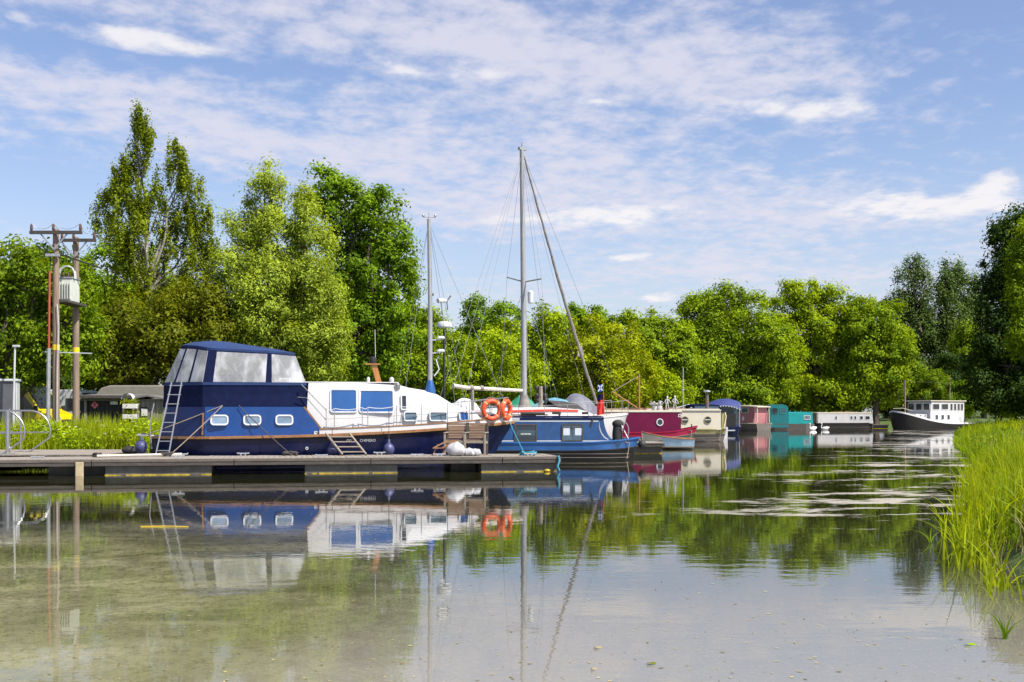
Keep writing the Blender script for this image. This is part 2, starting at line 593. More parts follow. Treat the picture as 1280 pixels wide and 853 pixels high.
paint('shed_grey', (0.17, 0.155, 0.14), 0.8, 0.25, 6, stretch=(6, 6, 0.4))
paint('felt', (0.126, 0.1176, 0.1134), 0.9, 0.25, 8)
paint('sign_pink', (0.62, 0.13, 0.14), 0.5, 0.08)
paint('sign_white', (0.588, 0.5712, 0.5376), 0.5, 0.08)
paint('cabinet_grey', (0.075, 0.076, 0.09), 0.5, 0.15)
paint('cabinet_light', (0.4368, 0.4452, 0.462), 0.5, 0.1)
paint('trafo', (0.504, 0.5208, 0.4788), 0.45, 0.08, dirt=0.35, dirtcol=(0.35, 0.35, 0.30))
paint('porcelain', (0.10, 0.055, 0.04), 0.25, 0.2)
paint('conduit_orange', (0.36, 0.065, 0.035), 0.5, 0.2, 3)
paint('band_yellow', (0.75, 0.50, 0.01), 0.5, 0.1)
paint('flag_red', (0.52, 0.015, 0.015), 0.8, 0.1)
paint('flag_blue', (0.01, 0.06, 0.35), 0.8, 0.1)
paint('curtain', (0.5208, 0.5544, 0.6216), 0.8, 0.2, 14, stretch=(6, 1, 0.4))
paint('curtain_blue', (0.0118, 0.0714, 0.2352), 0.35, 0.1, 2, stretch=(1, 1, 0.6), coat=0.6)
paint('swan_white', (0.6888, 0.6804, 0.6552), 0.7, 0.05)
paint('swan_orange', (0.55, 0.16, 0.02), 0.6, 0.05)
paint('bag_white', (0.4032, 0.3948, 0.4116), 0.6, 0.1, 5, bump=0.6, bscale=8)
paint('fender_blue', (0.05, 0.055, 0.14), 0.45, 0.2, 5)
paint('purple_canvas', (0.075, 0.05, 0.22), 0.7, 0.15, 5)
paint('canopy_blue', (0.022, 0.034, 0.15), 0.7, 0.15, 5)
paint('soil', (0.06, 0.045, 0.028), 0.95, 0.3, 5, bump=0.6, bscale=8)
glass('dark_glass', (0.025, 0.03, 0.035))
glass('sea_glass', (0.06, 0.10, 0.13))
glass('port_glass', (0.16, 0.22, 0.30), 0.12)


def vinyl():
    m, t, out = mat('vinyl')
    tc = t.nodes.new('ShaderNodeTexCoord')
    p = t.nodes.new('ShaderNodeBsdfPrincipled')
    p.inputs['Base Color'].default_value = (0.74, 0.75, 0.80, 1)
    p.inputs['Roughness'].default_value = 0.16
    b = t.nodes.new('ShaderNodeBump')
    b.inputs['Strength'].default_value = 0.6
    b.inputs['Distance'].default_value = 0.04
    n1 = noise(t, mapping(t, tc.outputs['Object'], scale=(1.6, 1, 0.8), rot=(0, 0.6, 0)), 1.6, 3, 0.5, 0.2)
    t.links.new(n1, b.inputs['Height'])
    t.links.new(b.outputs[0], p.inputs['Normal'])
    tr = t.nodes.new('ShaderNodeBsdfTransparent')
    tr.inputs[0].default_value = (0.85, 0.86, 0.86, 1)
    mx = t.nodes.new('ShaderNodeMixShader')
    f = mathn(t, 'ADD', mathn(t, 'MULTIPLY', smooth(t, n1, 0.42, 0.70), 0.30), 0.26)
    t.links.new(f, mx.inputs[0])
    t.links.new(tr.outputs[0], mx.inputs[1])
    t.links.new(p.outputs[0], mx.inputs[2])
    t.links.new(mx.outputs[0], out.inputs[0])


vinyl()

# leaves: real leaf colours (dark, light)
leafmat('leaf_maple', (0.0455, 0.1008, 0.005), (0.2547, 0.3528, 0.012))
leafmat('leaf_birch', (0.0712, 0.1115, 0.006), (0.2755, 0.3346, 0.016))
leafmat('leaf_olive', (0.056, 0.0777, 0.004), (0.2, 0.222, 0.01))
leafmat('leaf_willow', (0.1026, 0.1462, 0.02), (0.456, 0.56, 0.06), 0.36)
leafmat('leaf_deep', (0.0322, 0.0816, 0.005), (0.2401, 0.381, 0.012))
leafmat('leaf_bright', (0.0727, 0.1319, 0.004), (0.4072, 0.5182, 0.01))
leafmat('leaf_yellow', (0.1035, 0.1449, 0.004), (0.4048, 0.46, 0.01))
leafmat('leaf_fresh', (0.0441, 0.0974, 0.005), (0.3331, 0.4478, 0.012))
leafmat('leaf_poplar', (0.0357, 0.0693, 0.0168), (0.147, 0.21, 0.042), 0.25)
leafmat('leaf_shade', (0.0152, 0.0399, 0.0076), (0.0589, 0.0997, 0.0133), 0.25)
leafmat('grass_bright', (0.0824, 0.149, 0.005), (0.3503, 0.4096, 0.014), 0.42)
leafmat('reed_green', (0.0542, 0.121, 0.005), (0.2661, 0.3631, 0.022), 0.42)
leafmat('straw', (0.24, 0.176, 0.064), (0.4, 0.336, 0.176), 0.3)
leafmat('flower_white', (0.44, 0.44, 0.336), (0.6, 0.6, 0.496), 0.3)
leafmat('debris', (0.11, 0.0825, 0.033), (0.462, 0.396, 0.198), 0.1)


def ground_mat():
    m, t, out = mat('ground_soil_grass')
    p = t.nodes.new('ShaderNodeBsdfPrincipled')
    tc = t.nodes.new('ShaderNodeTexCoord')
    n1 = noise(t, tc.outputs['Object'], 0.35, 6, 0.65)
    c = ramp(t, n1, [(0.3, (0.030, 0.050, 0.010)), (0.55, (0.055, 0.090, 0.012)), (0.75, (0.10, 0.105, 0.035))])
    t.links.new(c, p.inputs['Base Color'])
    p.inputs['Roughness'].default_value = 0.95
    b = t.nodes.new('ShaderNodeBump')
    b.inputs['Strength'].default_value = 0.8
    b.inputs['Distance'].default_value = 0.1
    t.links.new(noise(t, tc.outputs['Object'], 9, 5), b.inputs['Height'])
    t.links.new(b.outputs[0], p.inputs['Normal'])
    t.links.new(p.outputs[0], out.inputs[0])


ground_mat()


def water_mat():
    m, t, out = mat('water')
    tc = t.nodes.new('ShaderNodeTexCoord')
    P = tc.outputs['Object']
    sep = t.nodes.new('ShaderNodeSeparateXYZ')
    t.links.new(P, sep.inputs[0])
    # murky body
    body = t.nodes.new('ShaderNodeBsdfDiffuse')
    body.inputs[0].default_value = (0.016, 0.017, 0.006, 1)
    gl = t.nodes.new('ShaderNodeBsdfGlossy')
    gl.inputs['Roughness'].default_value = 0.015
    gl.inputs['Color'].default_value = (0.96, 0.96, 0.96, 1)
    bp = t.nodes.new('ShaderNodeBump')
    bp.inputs['Strength'].default_value = 1.0
    bp.inputs['Distance'].default_value = 1.0
    w1 = noise(t, mapping(t, P, scale=(1.0, 2.2, 1)), 1.1, 3, 0.5)
    w2 = noise(t, mapping(t, P, scale=(1.0, 1.6, 1), rot=(0, 0, 0.3)), 4.5, 2, 0.5)
    calm = smooth(t, noise(t, mapping(t, P, scale=(0.6, 1.0, 1)), 0.12, 2), 0.35, 0.65)
    hgt = mathn(t, 'ADD', mathn(t, 'MULTIPLY', w1, 0.0019), mathn(t, 'MULTIPLY', w2, 0.0006))
    hgt = mathn(t, 'MULTIPLY', hgt, mathn(t, 'ADD', mathn(t, 'MULTIPLY', calm, 0.8), 0.35))
    t.links.new(hgt, bp.inputs['Height'])
    t.links.new(bp.outputs[0], gl.inputs['Normal'])
    fr = t.nodes.new('ShaderNodeFresnel')
    fr.inputs[0].default_value = 2.7
    t.links.new(bp.outputs[0], fr.inputs[1])
    ws = t.nodes.new('ShaderNodeMixShader')
    t.links.new(fr.outputs[0], ws.inputs[0])
    t.links.new(body.outputs[0], ws.inputs[1])
    t.links.new(gl.outputs[0], ws.inputs[2])
    # dusty pollen and algae film, thick by the left bank, broken rafts in the channel
    film = t.nodes.new('ShaderNodeBsdfDiffuse')
    big = noise(t, mapping(t, P, scale=(0.9, 0.55, 1), loc=(11.3, 4.1, 0)), 0.16, 4, 0.6, 0.4)
    speck = mathn(t, 'ADD', mathn(t, 'MULTIPLY', noise(t, P, 20.0, 4, 0.75), 0.5), mathn(t, 'MULTIPLY', noise(t, P, 70.0, 3, 0.7), 0.5))
    grain = noise(t, mapping(t, P, scale=(1, 0.75, 1)), 7.0, 6, 0.75)
    # slack water in the left corner holds the film
    dx = mathn(t, 'MULTIPLY', mathn(t, 'ADD', sep.outputs[0], 5.5), 0.20)
    dy = mathn(t, 'MULTIPLY', mathn(t, 'SUBTRACT', sep.outputs[1], 9.5), 0.125)
    rr = mathn(t, 'SQRT', mathn(t, 'ADD', mathn(t, 'MULTIPLY', dx, dx), mathn(t, 'MULTIPLY', dy, dy)))
    slack = smooth(t, mathn(t, 'SUBTRACT', rr, mathn(t, 'MULTIPLY', big, 0.9)), 0.75, -0.15)
    fn = noise(t, mapping(t, P, loc=(5, 3, 0)), 0.5, 4)
    fa = ramp(t, fn, [(0.35, (0.170, 0.172, 0.085)), (0.65, (0.265, 0.25, 0.16))])
    fmix = t.nodes.new('ShaderNodeMix')
    fmix.data_type = 'RGBA'
    t.links.new(smooth(t, slack, 0.0, 0.5), fmix.inputs[0])
    fmix.inputs[6].default_value = (0.41, 0.38, 0.335, 1)
    t.links.new(fa, fmix.inputs[7])
    t.links.new(fmix.outputs[2], film.inputs[0])
    f1 = mathn(t, 'MULTIPLY', slack, smooth(t, mathn(t, 'ADD', mathn(t, 'MULTIPLY', speck, 0.60), mathn(t, 'MULTIPLY', grain, 0.40)), 0.36, 0.56))
    f1 = mathn(t, 'MULTIPLY', f1, mathn(t, 'ADD', 0.42, mathn(t, 'MULTIPLY', smooth(t, noise(t, mapping(t, P, scale=(0.5, 0.85, 1), loc=(3.7, 9.1, 0)), 0.9, 5, 0.6, 0.5), 0.40, 0.58), 0.42)))
    # rafts of scum along the right bank, 14 to 60 m away
    ry = mathn(t, 'SUBTRACT', sep.outputs[0], mathn(t, 'MULTIPLY', sep.outputs[1], 0.345))   # distance from the right bank line
    near = mathn(t, 'MULTIPLY', smooth(t, ry, -7.5, -1.0), mathn(t, 'MULTIPLY', smooth(t, sep.outputs[1], 14.0, 20.0), smooth(t, sep.outputs[1], 128.0, 100.0)))
    raft = noise(t, mapping(t, P, scale=(0.34, 0.62, 1), loc=(2.2, 8.4, 0)), 1.0, 5, 0.62, 0.6)
    brk = noise(t, mapping(t, P, scale=(1.3, 2.4, 1)), 1.6, 6, 0.72)
    rsum = mathn(t, 'ADD', mathn(t, 'ADD', mathn(t, 'MULTIPLY', raft, 0.8), mathn(t, 'MULTIPLY', brk, 0.42)), mathn(t, 'MULTIPLY', near, 0.115))
    f2 = mathn(t, 'MULTIPLY', smooth(t, rsum, 0.745, 0.80), mathn(t, 'MULTIPLY', near, 0.7))
    # thin dust specks; the near pale layer also paints in sky reflection
    f3 = mathn(t, 'MULTIPLY', mathn(t, 'MULTIPLY', smooth(t, speck, 0.52, 0.64), 0.16), smooth(t, sep.outputs[1], 26.0, 9.0))
    film_sheen = mathn(t, 'MULTIPLY', smooth(t, sep.outputs[1], 13.5, 5.5), 0.36)
    f = mathn(t, 'MAXIMUM', f1, f2)
    f = mathn(t, 'ADD', f, mathn(t, 'MULTIPLY', mathn(t, 'ADD', f3, film_sheen), mathn(t, 'SUBTRACT', 1.0, f)), clamp=True)
    mx = t.nodes.new('ShaderNodeMixShader')
    t.links.new(f, mx.inputs[0])
    t.links.new(ws.outputs[0], mx.inputs[1])
    t.links.new(film.outputs[0], mx.inputs[2])
    t.links.new(mx.outputs[0], out.inputs[0])


water_mat()

# ------------------------------------------------------------------ ground and water
RIGHT_BANK = [(-80, 2.6), (-10, 2.8), (1.5, 3.2), (3.7, 6.0), (4.5, 9.0), (5.0, 11.5), (5.7, 14.2), (7.6, 18.5), (10.4, 26.0), (14.6, 37.0),
              (20.6, 55.0), (30.5, 82), (47, 106), (75, 118), (150, 135)]
LEFT_BANK = [(150, 165), (60, 133), (36, 126), (27, 121), (20, 113), (15, 96), (11, 81), (6, 74), (2, 67), (-1, 55), (-5, 47),
             (-10.0, 41.5), (-11.6, 38.6), (-20, 38.2), (-80, 37.5)]
POLY = np.array(RIGHT_BANK + LEFT_BANK, float)


def poly_sd(X, Y):
    """signed distance to the water's edge, negative in the water"""
    d2 = np.full(X.shape, 1e9)
    inside = np.zeros(X.shape, bool)
    n = len(POLY)
    for i in range(n):
        x0, y0 = POLY[i]
        x1, y1 = POLY[(i + 1) % n]
        ex, ey = x1 - x0, y1 - y0
        tt = np.clip(((X - x0) * ex + (Y - y0) * ey) / (ex * ex + ey * ey), 0, 1)
        d2 = np.minimum(d2, (X - x0 - tt * ex) ** 2 + (Y - y0 - tt * ey) ** 2)
        c = ((y0 > Y) != (y1 > Y))
        with np.errstate(divide='ignore', invalid='ignore'):
            xi = (x1 - x0) * (Y - y0) / (y1 - y0 + 1e-12) + x0
        inside ^= (c & (X < xi))
    d = np.sqrt(d2)
    return np.where(inside, -d, d)


def ground_h(X, Y):
    sd = poly_sd(X, Y)
    land = 0.12 + 0.36 * np.clip(sd / 1.2, 0, 1) ** 0.7
    right = np.clip((X - 0.28 * Y) / 6.0, 0, 1) * (Y > 3)
    land = land + right * 0.42 * np.clip((sd - 0.8) / 4.0, 0, 1)
    land = land + 0.06 * np.sin(X * 0.9 + 1.3 * np.sin(Y * 0.6)) * np.clip(sd - 0.5, 0, 1)
    return np.where(sd > 0, land, -0.9 * np.clip(-sd / 1.5, 0, 1) + 0.12 * np.clip(1 + sd / 0.35, 0, 1))


def make_ground():
    xs = np.concatenate([[-4000, -1500, -600, -250, -120], np.arange(-80, -24, 4.0), np.arange(-24, 34, 0.5), np.arange(34, 90, 3.0),
                         [110, 150, 250, 600, 1500, 4000]])
    ys = np.concatenate([[-2000, -500, -100, -30, -8], np.arange(-2, 62, 0.5), np.arange(62, 145, 2.5), [160, 200, 300, 600, 1500, 5000]])
    X, Y = np.meshgrid(xs, ys)
    Z = ground_h(X, Y)
    nx, ny = len(xs), len(ys)
    me = bpy.data.meshes.new('ground')
    co = np.stack([X, Y, Z], -1).reshape(-1, 3)
    i = np.arange(nx - 1)[None, :] + nx * np.arange(ny - 1)[:, None]
    f = np.stack([i, i + 1, i + 1 + nx, i + nx], -1).reshape(-1, 4)
    fill_mesh(me, co, f)
    me.polygons.foreach_set('use_smooth', np.ones(len(f), bool))
    o = link('ground', me, None, 'ground_soil_grass')
    setprops(o, 'grassy earth bank and ground under the trees', None, None, 'structure')


def fill_mesh(me, co, f):
    nf, k = f.shape
    me.vertices.add(len(co))
    me.vertices.foreach_set('co', np.ascontiguousarray(co, dtype=np.float32).ravel())
    me.loops.add(nf * k)
    me.loops.foreach_set('vertex_index', np.ascontiguousarray(f, dtype=np.int32).ravel())
    me.polygons.add(nf)
    me.polygons.foreach_set('loop_start', np.arange(0, nf * k, k, dtype=np.int32))
    me.update(calc_edges=True)


make_ground()
wme = bpy.data.meshes.new('water')
wme.from_pydata([(-90, 1, 0), (160, 1, 0), (160, 180, 0), (-90, 180, 0)], [], [(0, 1, 2, 3)])
setprops(link('water', wme, None, 'water'), 'still brown canal water with pollen film', None, None, 'structure')

# ------------------------------------------------------------------ the jetty
JA = Vector((wx(-70, 30.5), 30.5, 0))
JB = Vector((wx(700, 33.3), 33.3, 0))
JL = (JB - JA).length
JR = math.atan2(JB.y - JA.y, JB.x - JA.x)
jet = thing('jetty', 'long grey timber jetty on concrete floats in front of the blue and white cruiser', 'jetty', JA, JR)
ZD = 0.43


def jx(px):
    """jetty length coordinate of a photo column along its front edge"""
    k = (px - 640.0) / FPX
    return (k * JA.y - JA.x) / (math.cos(JR) - k * math.sin(JR))


def make_jetty():
    rng = random.Random(3)
    pm = MB().box((0, 0, 0), (0.142, 2.04, 0.034)).mesh('plank', 'deck_wood', bevel=0.004)
    n = int(JL / 0.149)
    for i in range(n):
        o = link('plank', pm, jet)
        o.location = (0.08 + i * 0.149, 1.02, ZD - 0.017 + rng.uniform(-0.004, 0.004))
        o.rotation_euler = (0, rng.uniform(-0.006, 0.006), rng.uniform(-0.004, 0.004))
    # rub boards on the front and end
    x = 0.0
    while x < JL - 0.1:
        w = min(3.6, JL - x)
        MB().box((x + w / 2 - 0.01, -0.03, ZD - 0.045), (w - 0.02, 0.05, 0.075)).build('edge_board', 'edge_wood', jet, bevel=0.006)
        MB().box((x + w / 2 - 0.01, -0.012, ZD - 0.135), (w - 0.02, 0.06, 0.095)).build('side_beam', 'dark_wood', jet, bevel=0.006)
        x += w
    MB().box((JL - 0.01, 1.02, ZD - 0.09), (0.06, 2.1, 0.18)).build('end_beam', 'dark_wood', jet, bevel=0.006)
    MB().box((JL / 2, 2.05, ZD - 0.10), (JL, 0.06, 0.16)).build('rear_beam', 'dark_wood', jet)
    for a, b, back in ((55, 128, 0.55), (131, 264, 0.06), (381, 497, 0.06), (568, 600, 0.8), (602, 697, 0.06)):
        u0, u1 = jx(a), jx(b)
        f = MB().box(((u0 + u1) / 2, back + 0.85, 0.02), (u1 - u0, 1.7, 0.44)).build('float', 'concrete', jet, bevel=0.015)
        if back < 0.3:
            am = MB()
            k = u0
            while k < u1 - 0.05:
                w = min(rng.uniform(0.05, 0.22), u1 - k)
                if rng.random() < 0.85:
                    am.box((k + w / 2, back - 0.006, 0.006 + rng.uniform(0, 0.006)), (w * 1.08, 0.016 + rng.uniform(0, .01), 0.012 + rng.uniform(0, 0.024)))
                k += w
            am.build('algae_line', 'algae', f)
    # hanging tan fender plank
    u = jx(100)
    MB().box((u, -0.075, 0.15), (0.20, 0.07, 0.42)).build('fender_post', 'post_tan', jet, bevel=0.02)
    for px, dv in ((46, 0.12), (222, 0.12), (402, 0.12), (522, 0.12), (551, 0.3), (664, 0.2), (300, 1.85), (480, 1.85)):
        u = jx(px)
        c = MB()
        for s in (-1, 1):
            c.box((u + s * 0.06, dv, ZD + 0.03), (0.035, 0.045, 0.06))
        c.tube([(u - 0.17, dv, ZD + 0.07), (u - 0.08, dv, ZD + 0.062), (u + 0.08, dv, ZD + 0.062), (u + 0.17, dv, ZD + 0.07)], 0.02, 6)
        c.build('cleat', 'galv', jet, True)


make_jetty()


def jpt(u, v, z=0.0):
    return Vector((JA.x + math.cos(JR) * u - math.sin(JR) * v, JA.y + math.sin(JR) * u + math.cos(JR) * v, z))


# boardwalk joining the jetty to the left bank
bw = thing('boardwalk', 'wide grey boardwalk between the jetty and the left grass bank', 'boardwalk', (-24.0, 32.4, 0), R(2))


def make_boardwalk():
    rng = random.Random(8)
    pm = MB().box((0, 0, 0), (0.142, 4.6, 0.034)).mesh('plank', 'deck_wood', bevel=0.004)
    for i in range(int(12.6 / 0.149)):
        o = link('plank', pm, bw)
        o.location = (i * 0.149, 3.4, ZD + 0.006 + rng.uniform(-0.004, 0.004))
    MB().box((6.3, 3.4, ZD - 0.09), (12.5, 4.4, 0.12)).build('frame', 'dark_wood', bw)
    for x in (1, 4.5, 8, 11.5):
        MB().box((x, 3.4, 0.05), (1.4, 3.6, 0.24)).build('float', 'concrete', bw)


make_boardwalk()

# ------------------------------------------------------------------ the blue and white cruiser
def lettering(txt, size, m, parent, M, name='lettering'):
    cu = bpy.data.curves.new('t', 'FONT')
    cu.body = txt
    cu.size = size
    cu.extrude = 0.003
    o = bpy.data.objects.new('t', cu)
    COL.objects.link(o)
    dg = bpy.context.evaluated_depsgraph_get()
    me = bpy.data.meshes.new_from_object(o.evaluated_get(dg))
    bpy.data.objects.remove(o)
    me.name = name
    me.materials.clear()
    me.materials.append(MATS[m])
    r = link(name, me, parent)
    r.matrix_local = M
    return r


CU = [0, .12, .4, .9, 1.6, 3, 5, 6.8, 8.2, 9.2, 10.0, 10.5, 10.8]
CB = [.38, .50, .76, 1.20, 1.58, 1.64, 1.66, 1.60, 1.40, 1.10, .70, .36, .05]


def cb(u):
    return interp(u, CU, CB)


def csheer(u):
    return 0.96 + 0.42 * (max(u, 0) / 10.8) ** 2.4


def make_cruiser():
    o = thing('motor_cruiser', 'blue and white motor cruiser with canvas flybridge canopy moored behind the jetty', 'boat',
              (-10.5, 34.95, 0), R(12))
    # hull
    rings = []
    for u in np.concatenate([np.linspace(0, 1.6, 7), np.linspace(2.2, 8.2, 9), np.linspace(8.6, 10.8, 9)]):
        b, z = cb(u), csheer(u)
        k = max(0, (u - 7.5) / 3.3)
        rk = 0.95 * k ** 1.6
        ring = []
        for (fb, zz, rr) in ((1, z, 0), (0.97 - 0.12 * k, z * 0.62, .35), (0.90 - 0.35 * k, 0.12, .8), (0.72 - 0.4 * k, -0.2, 1.0), (0.0, -0.45, 1.15)):
            ring.append((u - rk * rr, -b * fb, zz))
        ring = ring + [(a, -bb, c) for a, bb, c in reversed(ring[:-1])]
        rings.append(ring)
    hull = MB().loft(rings, False, False)
    n = len(rings[0])
    hull.f.append(tuple(range(n)))
    hull.build('hull', 'navy_paint', o, True)
    # deck
    us = np.concatenate([np.linspace(0, 1.6, 7), np.linspace(2.2, 10.78, 16)])
    dk = MB()
    dk.loft([[(u, -cb(u) * 0.985, csheer(u) - 0.01), (u, 0, csheer(u) + 0.03), (u, cb(u) * 0.985, csheer(u) - 0.01)] for u in us], False, False)
    dk.build('deck', 'cream_paint', o)

    def rail(side, u0, u1, dz, off, w, h, m, name, sn=26):
        rs = []
        for u in np.linspace(u0, u1, sn):
            e = 0.02
            du = cb(u + e) - cb(u - e)
            nrm = Vector((-du / (2 * e), 1)).normalized()
            c = Vector((u, cb(u))) + nrm * off
            a = c + nrm * w / 2
            b = c - nrm * w / 2
            z = csheer(u) + dz
            rs.append([(a.x, side * a.y, z), (a.x, side * a.y, z + h), (b.x, side * b.y, z + h), (b.x, side * b.y, z)])
        return MB().loft(rs).build(name, m, o)
    for s in (-1, 1):
        rail(s, 0.05, 10.74, -0.07, 0.03, 0.07, 0.075, 'varnish', 'rubbing_strake', 40)
        rail(s, 4.75, 10.70, 0.006, -0.02, 0.05, 0.125, 'white_gel', 'bulwark')
        rail(s, 4.75, 10.72, 0.133, -0.02, 0.085, 0.03, 'varnish', 'toe_rail')
        rail(s, 0.05, 10.74, -0.115, 0.012, 0.04, 0.04, 'hull_black', 'rubber_strip', 40)
    # aft cabin
    def outl(u0, u1, ins, z, k=9, slope=0.0):
        near = [(u, -(max(cb(u) - ins, 0.12)), z) for u in np.linspace(u0, u1, k)]
        return near + [(a, -b, c) for a, b, c in reversed(near)]
    ac = MB().loft([outl(1.55, 4.92, 0.10, 0.97), outl(1.56, 4.55, 0.16, 1.5), outl(1.57, 4.32, 0.20, 1.80)])
    ac.build('aft_cabin', 'blue_paint', o, True)
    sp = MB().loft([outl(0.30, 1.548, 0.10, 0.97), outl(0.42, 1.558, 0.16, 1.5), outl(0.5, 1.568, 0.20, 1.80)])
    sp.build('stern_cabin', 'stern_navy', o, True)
    MB().bar((4.94, -1.53, 1.0), (4.33, -1.44, 1.80), 0.05, 0.05).build('cabin_trim', 'varnish', o)
    MB().bar((4.94, 1.53, 1.0), (4.33, 1.44, 1.80), 0.05, 0.05).build('cabin_trim', 'varnish', o)
    MB().bar((1.50, -1.46, 1.0), (1.52, -1.40, 1.62), 0.04, 0.03).build('cabin_trim', 'varnish', o)
    for px in (268, 307.5, 346.5):
        u = (px - 183) / 43.6
        window(o, -1.515, u + 0.02, 1.43, 0.50, 0.30, 0.10, 'line_white', 'port_glass', 0.045, -1, 0.035, 'porthole', rake=0.105)
    # canvas skirt and canopy
    def half(pts):
        return pts + [(a, -b, c) for a, b, c in reversed(pts) if abs(b) > 1e-6]
    B = [(4.40, -1.28, 2.46), (3.42, -1.36, 2.46), (3.24, -1.37, 2.46), (1.78, -1.36, 2.46), (1.50, -1.32, 2.46),
         (1.12, -0.97, 2.46), (1.06, -0.91, 2.46), (0.70, -0.58, 2.46), (0.64, -0.52, 2.46), (0.34, 0.0, 2.46)]
    T = [(4.08, -1.10, 3.33), (3.42, -1.18, 3.38), (3.30, -1.19, 3.385), (1.90, -1.19, 3.44), (1.66, -1.14, 3.46),
         (1.38, -0.84, 3.52), (1.33, -0.79, 3.53), (1.06, -0.50, 3.56), (1.01, -0.44, 3.565), (0.84, 0.0, 3.58)]
    SK = [(4.42, -1.30, 1.79), (3.42, -1.38, 1.79), (3.24, -1.385, 1.79), (1.78, -1.37, 1.79), (1.50, -1.33, 1.79),
          (1.12, -0.98, 1.79), (1.06, -0.92, 1.79), (0.70, -0.59, 1.79), (0.64, -0.53, 1.79), (0.32, 0.0, 1.79)]
    MB().loft([half(SK), half([(a, b * 0.992, 2.15) for a, b, c in B]), half(B)], True, False).build('canvas_skirt', 'navy_canvas', o)
    MB().loft([half([(a, b * 1.012, 2.42) for a, b, c in B]), half([(a, b * 1.012, 2.50) for a, b, c in B])], True, False).build('skirt_hem', 'roof_canvas', o)
    MB().loft([[(a, b, 1.81) for a, b, c in half(SK)]] * 1 + [[(a * 0.9 + 0.2, b * 0.9, 1.82) for a, b, c in half(SK)]], True, False)
    Bh, Th = half(B), half(T)
    nB = len(Bh)
    panels = {0, 2, 4, 6, 8, nB - 10, nB - 8, nB - 6, nB - 4, nB - 2}
    # index ranges: near side 0..8, mirrored after; odd segments are canvas straps
    fr = MB()

    def mix(p, q, k):
        return tuple(lerp(p[i], q[i], k) for i in range(3))
    seg_win = [0, 2, 4, 6, 8]
    for i in range(nB):
        j = (i + 1) % nB
        mi = i if i < 9 else (nB - 2 - i)
        if i == nB - 1:
            mi = 0
        win = mi in seg_win
        b0, b1, t0, t1 = Bh[i], Bh[j], Th[i], Th[j]
        if win:
            lo0, lo1 = mix(b0, t0, 0.05), mix(b1, t1, 0.05)
            hi0, hi1 = mix(b0, t0, 0.93), mix(b1, t1, 0.93)
            fr.add([b0, b1, lo1, lo0], [(0, 1, 2, 3)])
            fr.add([hi0, hi1, t1, t0], [(0, 1, 2, 3)])
            # a slightly bellied vinyl pane
            g = MB()
            rows = []
            cen = Vector((2.3, 0, 0))
            for a in range(5):
                row = []
                for c in range(7):
                    p = Vector(mix(mix(lo0, lo1, c / 6), mix(hi0, hi1, c / 6), a / 4))
                    d = (p - cen)
                    d.z = 0
                    p = p + d.normalized() * 0.03 * math.sin(math.pi * a / 4) * math.sin(math.pi * c / 6)
                    row.append(p)
                rows.append(row)
            g.loft(rows, False, False)
            g.build('vinyl_window', 'vinyl', o, True)
        else:
            fr.add([b0, b1, t1, t0], [(0, 1, 2, 3)])
    fr.build('canopy_straps', 'navy_canvas', o)
    # roof of the canopy
    def rr(k, dz):
        out = []
        for a, b, c in Th:
            out.append((lerp(2.1, a, k), b * k, lerp(3.50, c, k) + dz + (0.10 * math.exp(-((lerp(2.1, a, k) - 1.7) / 1.2) ** 2)) * (1 - k * k)))
        return out
    rf = MB().loft([[(a, b * 1.01, c - 0.035) for a, b, c in Th], [(a, b * 1.01, c + 0.03) for a, b, c in rr(1.0, 0)], rr(0.9, 0.06), rr(0.7, 0.11), rr(0.4, 0.13), rr(0.05, 0.14)], True, False)
    rf.build('canopy_roof', 'roof_canvas', o, True)
    hoops = MB()
    for i in (1, 4):
        p, q = Vector(Th[i]), Vector(Bh[i])
        p2, q2 = Vector((p.x, -p.y, p.z)), Vector((q.x, -q.y, q.z))
        mid = Vector((p.x, 0, p.z + 0.2))
        hoops.tube([q * 0.99, p * 0.985, Vector((p.x, p.y * .5, p.z + .13)), mid, Vector((p.x, -p.y * .5, p.z + .13)), p2 * 0.985, q2 * 0.99], 0.014, 6)
    hoops.tube([(1.9, -1.1, 2.48), (2.9, -1.1, 3.3)], 0.012, 6)
    hoops.tube([(2.6, -1.15, 2.48), (1.9, -1.1, 3.3)], 0.012, 6)
    hoops.tube([(3.5, -1.1, 3.3), (4.1, -1.15, 2.5)], 0.012, 6)
    hoops.build('canopy_frame', 'steel', o, True)
    # helm seat and console on the flybridge
    MB().box((2.1, 0.3, 2.3), (0.5, 1.4, 0.9)).build('helm_seat', 'navy_canvas', o, bevel=0.08)
    MB().box((3.8, 0.0, 2.25), (0.35, 1.8, 0.8)).build('console', 'white_gel', o, bevel=0.05)
    # saloon
    sal = MB().loft([[(4.40, -1.32, 0.98), (4.40, 1.32, 0.98), (4.42, 1.27, 1.8), (4.46, 1.18, 2.44), (4.48, 0.9, 2.50), (4.48, -0.9, 2.50), (4.46, -1.18, 2.44), (4.42, -1.27, 1.8)],
                     [(5.8, -1.33, 0.98), (5.8, 1.33, 0.98), (5.8, 1.28, 1.8), (5.8, 1.19, 2.44), (5.8, 0.9, 2.52), (5.8, -0.9, 2.52), (5.8, -1.19, 2.44), (5.8, -1.28, 1.8)],
                     [(7.55, -1.22, 1.0), (7.55, 1.22, 1.0), (7.45, 1.17, 1.8), (7.12, 1.10, 2.38), (7.08, 0.85, 2.45), (7.08, -0.85, 2.45), (7.12, -1.10, 2.38), (7.45, -1.17, 1.8)]])
    sal.build('saloon', 'white_gel', o, True)
    MB().box((5.75, 0, 2.528), (2.75, 1.6, 0.03)).build('saloon_roof', 'white_gel', o, bevel=0.01)
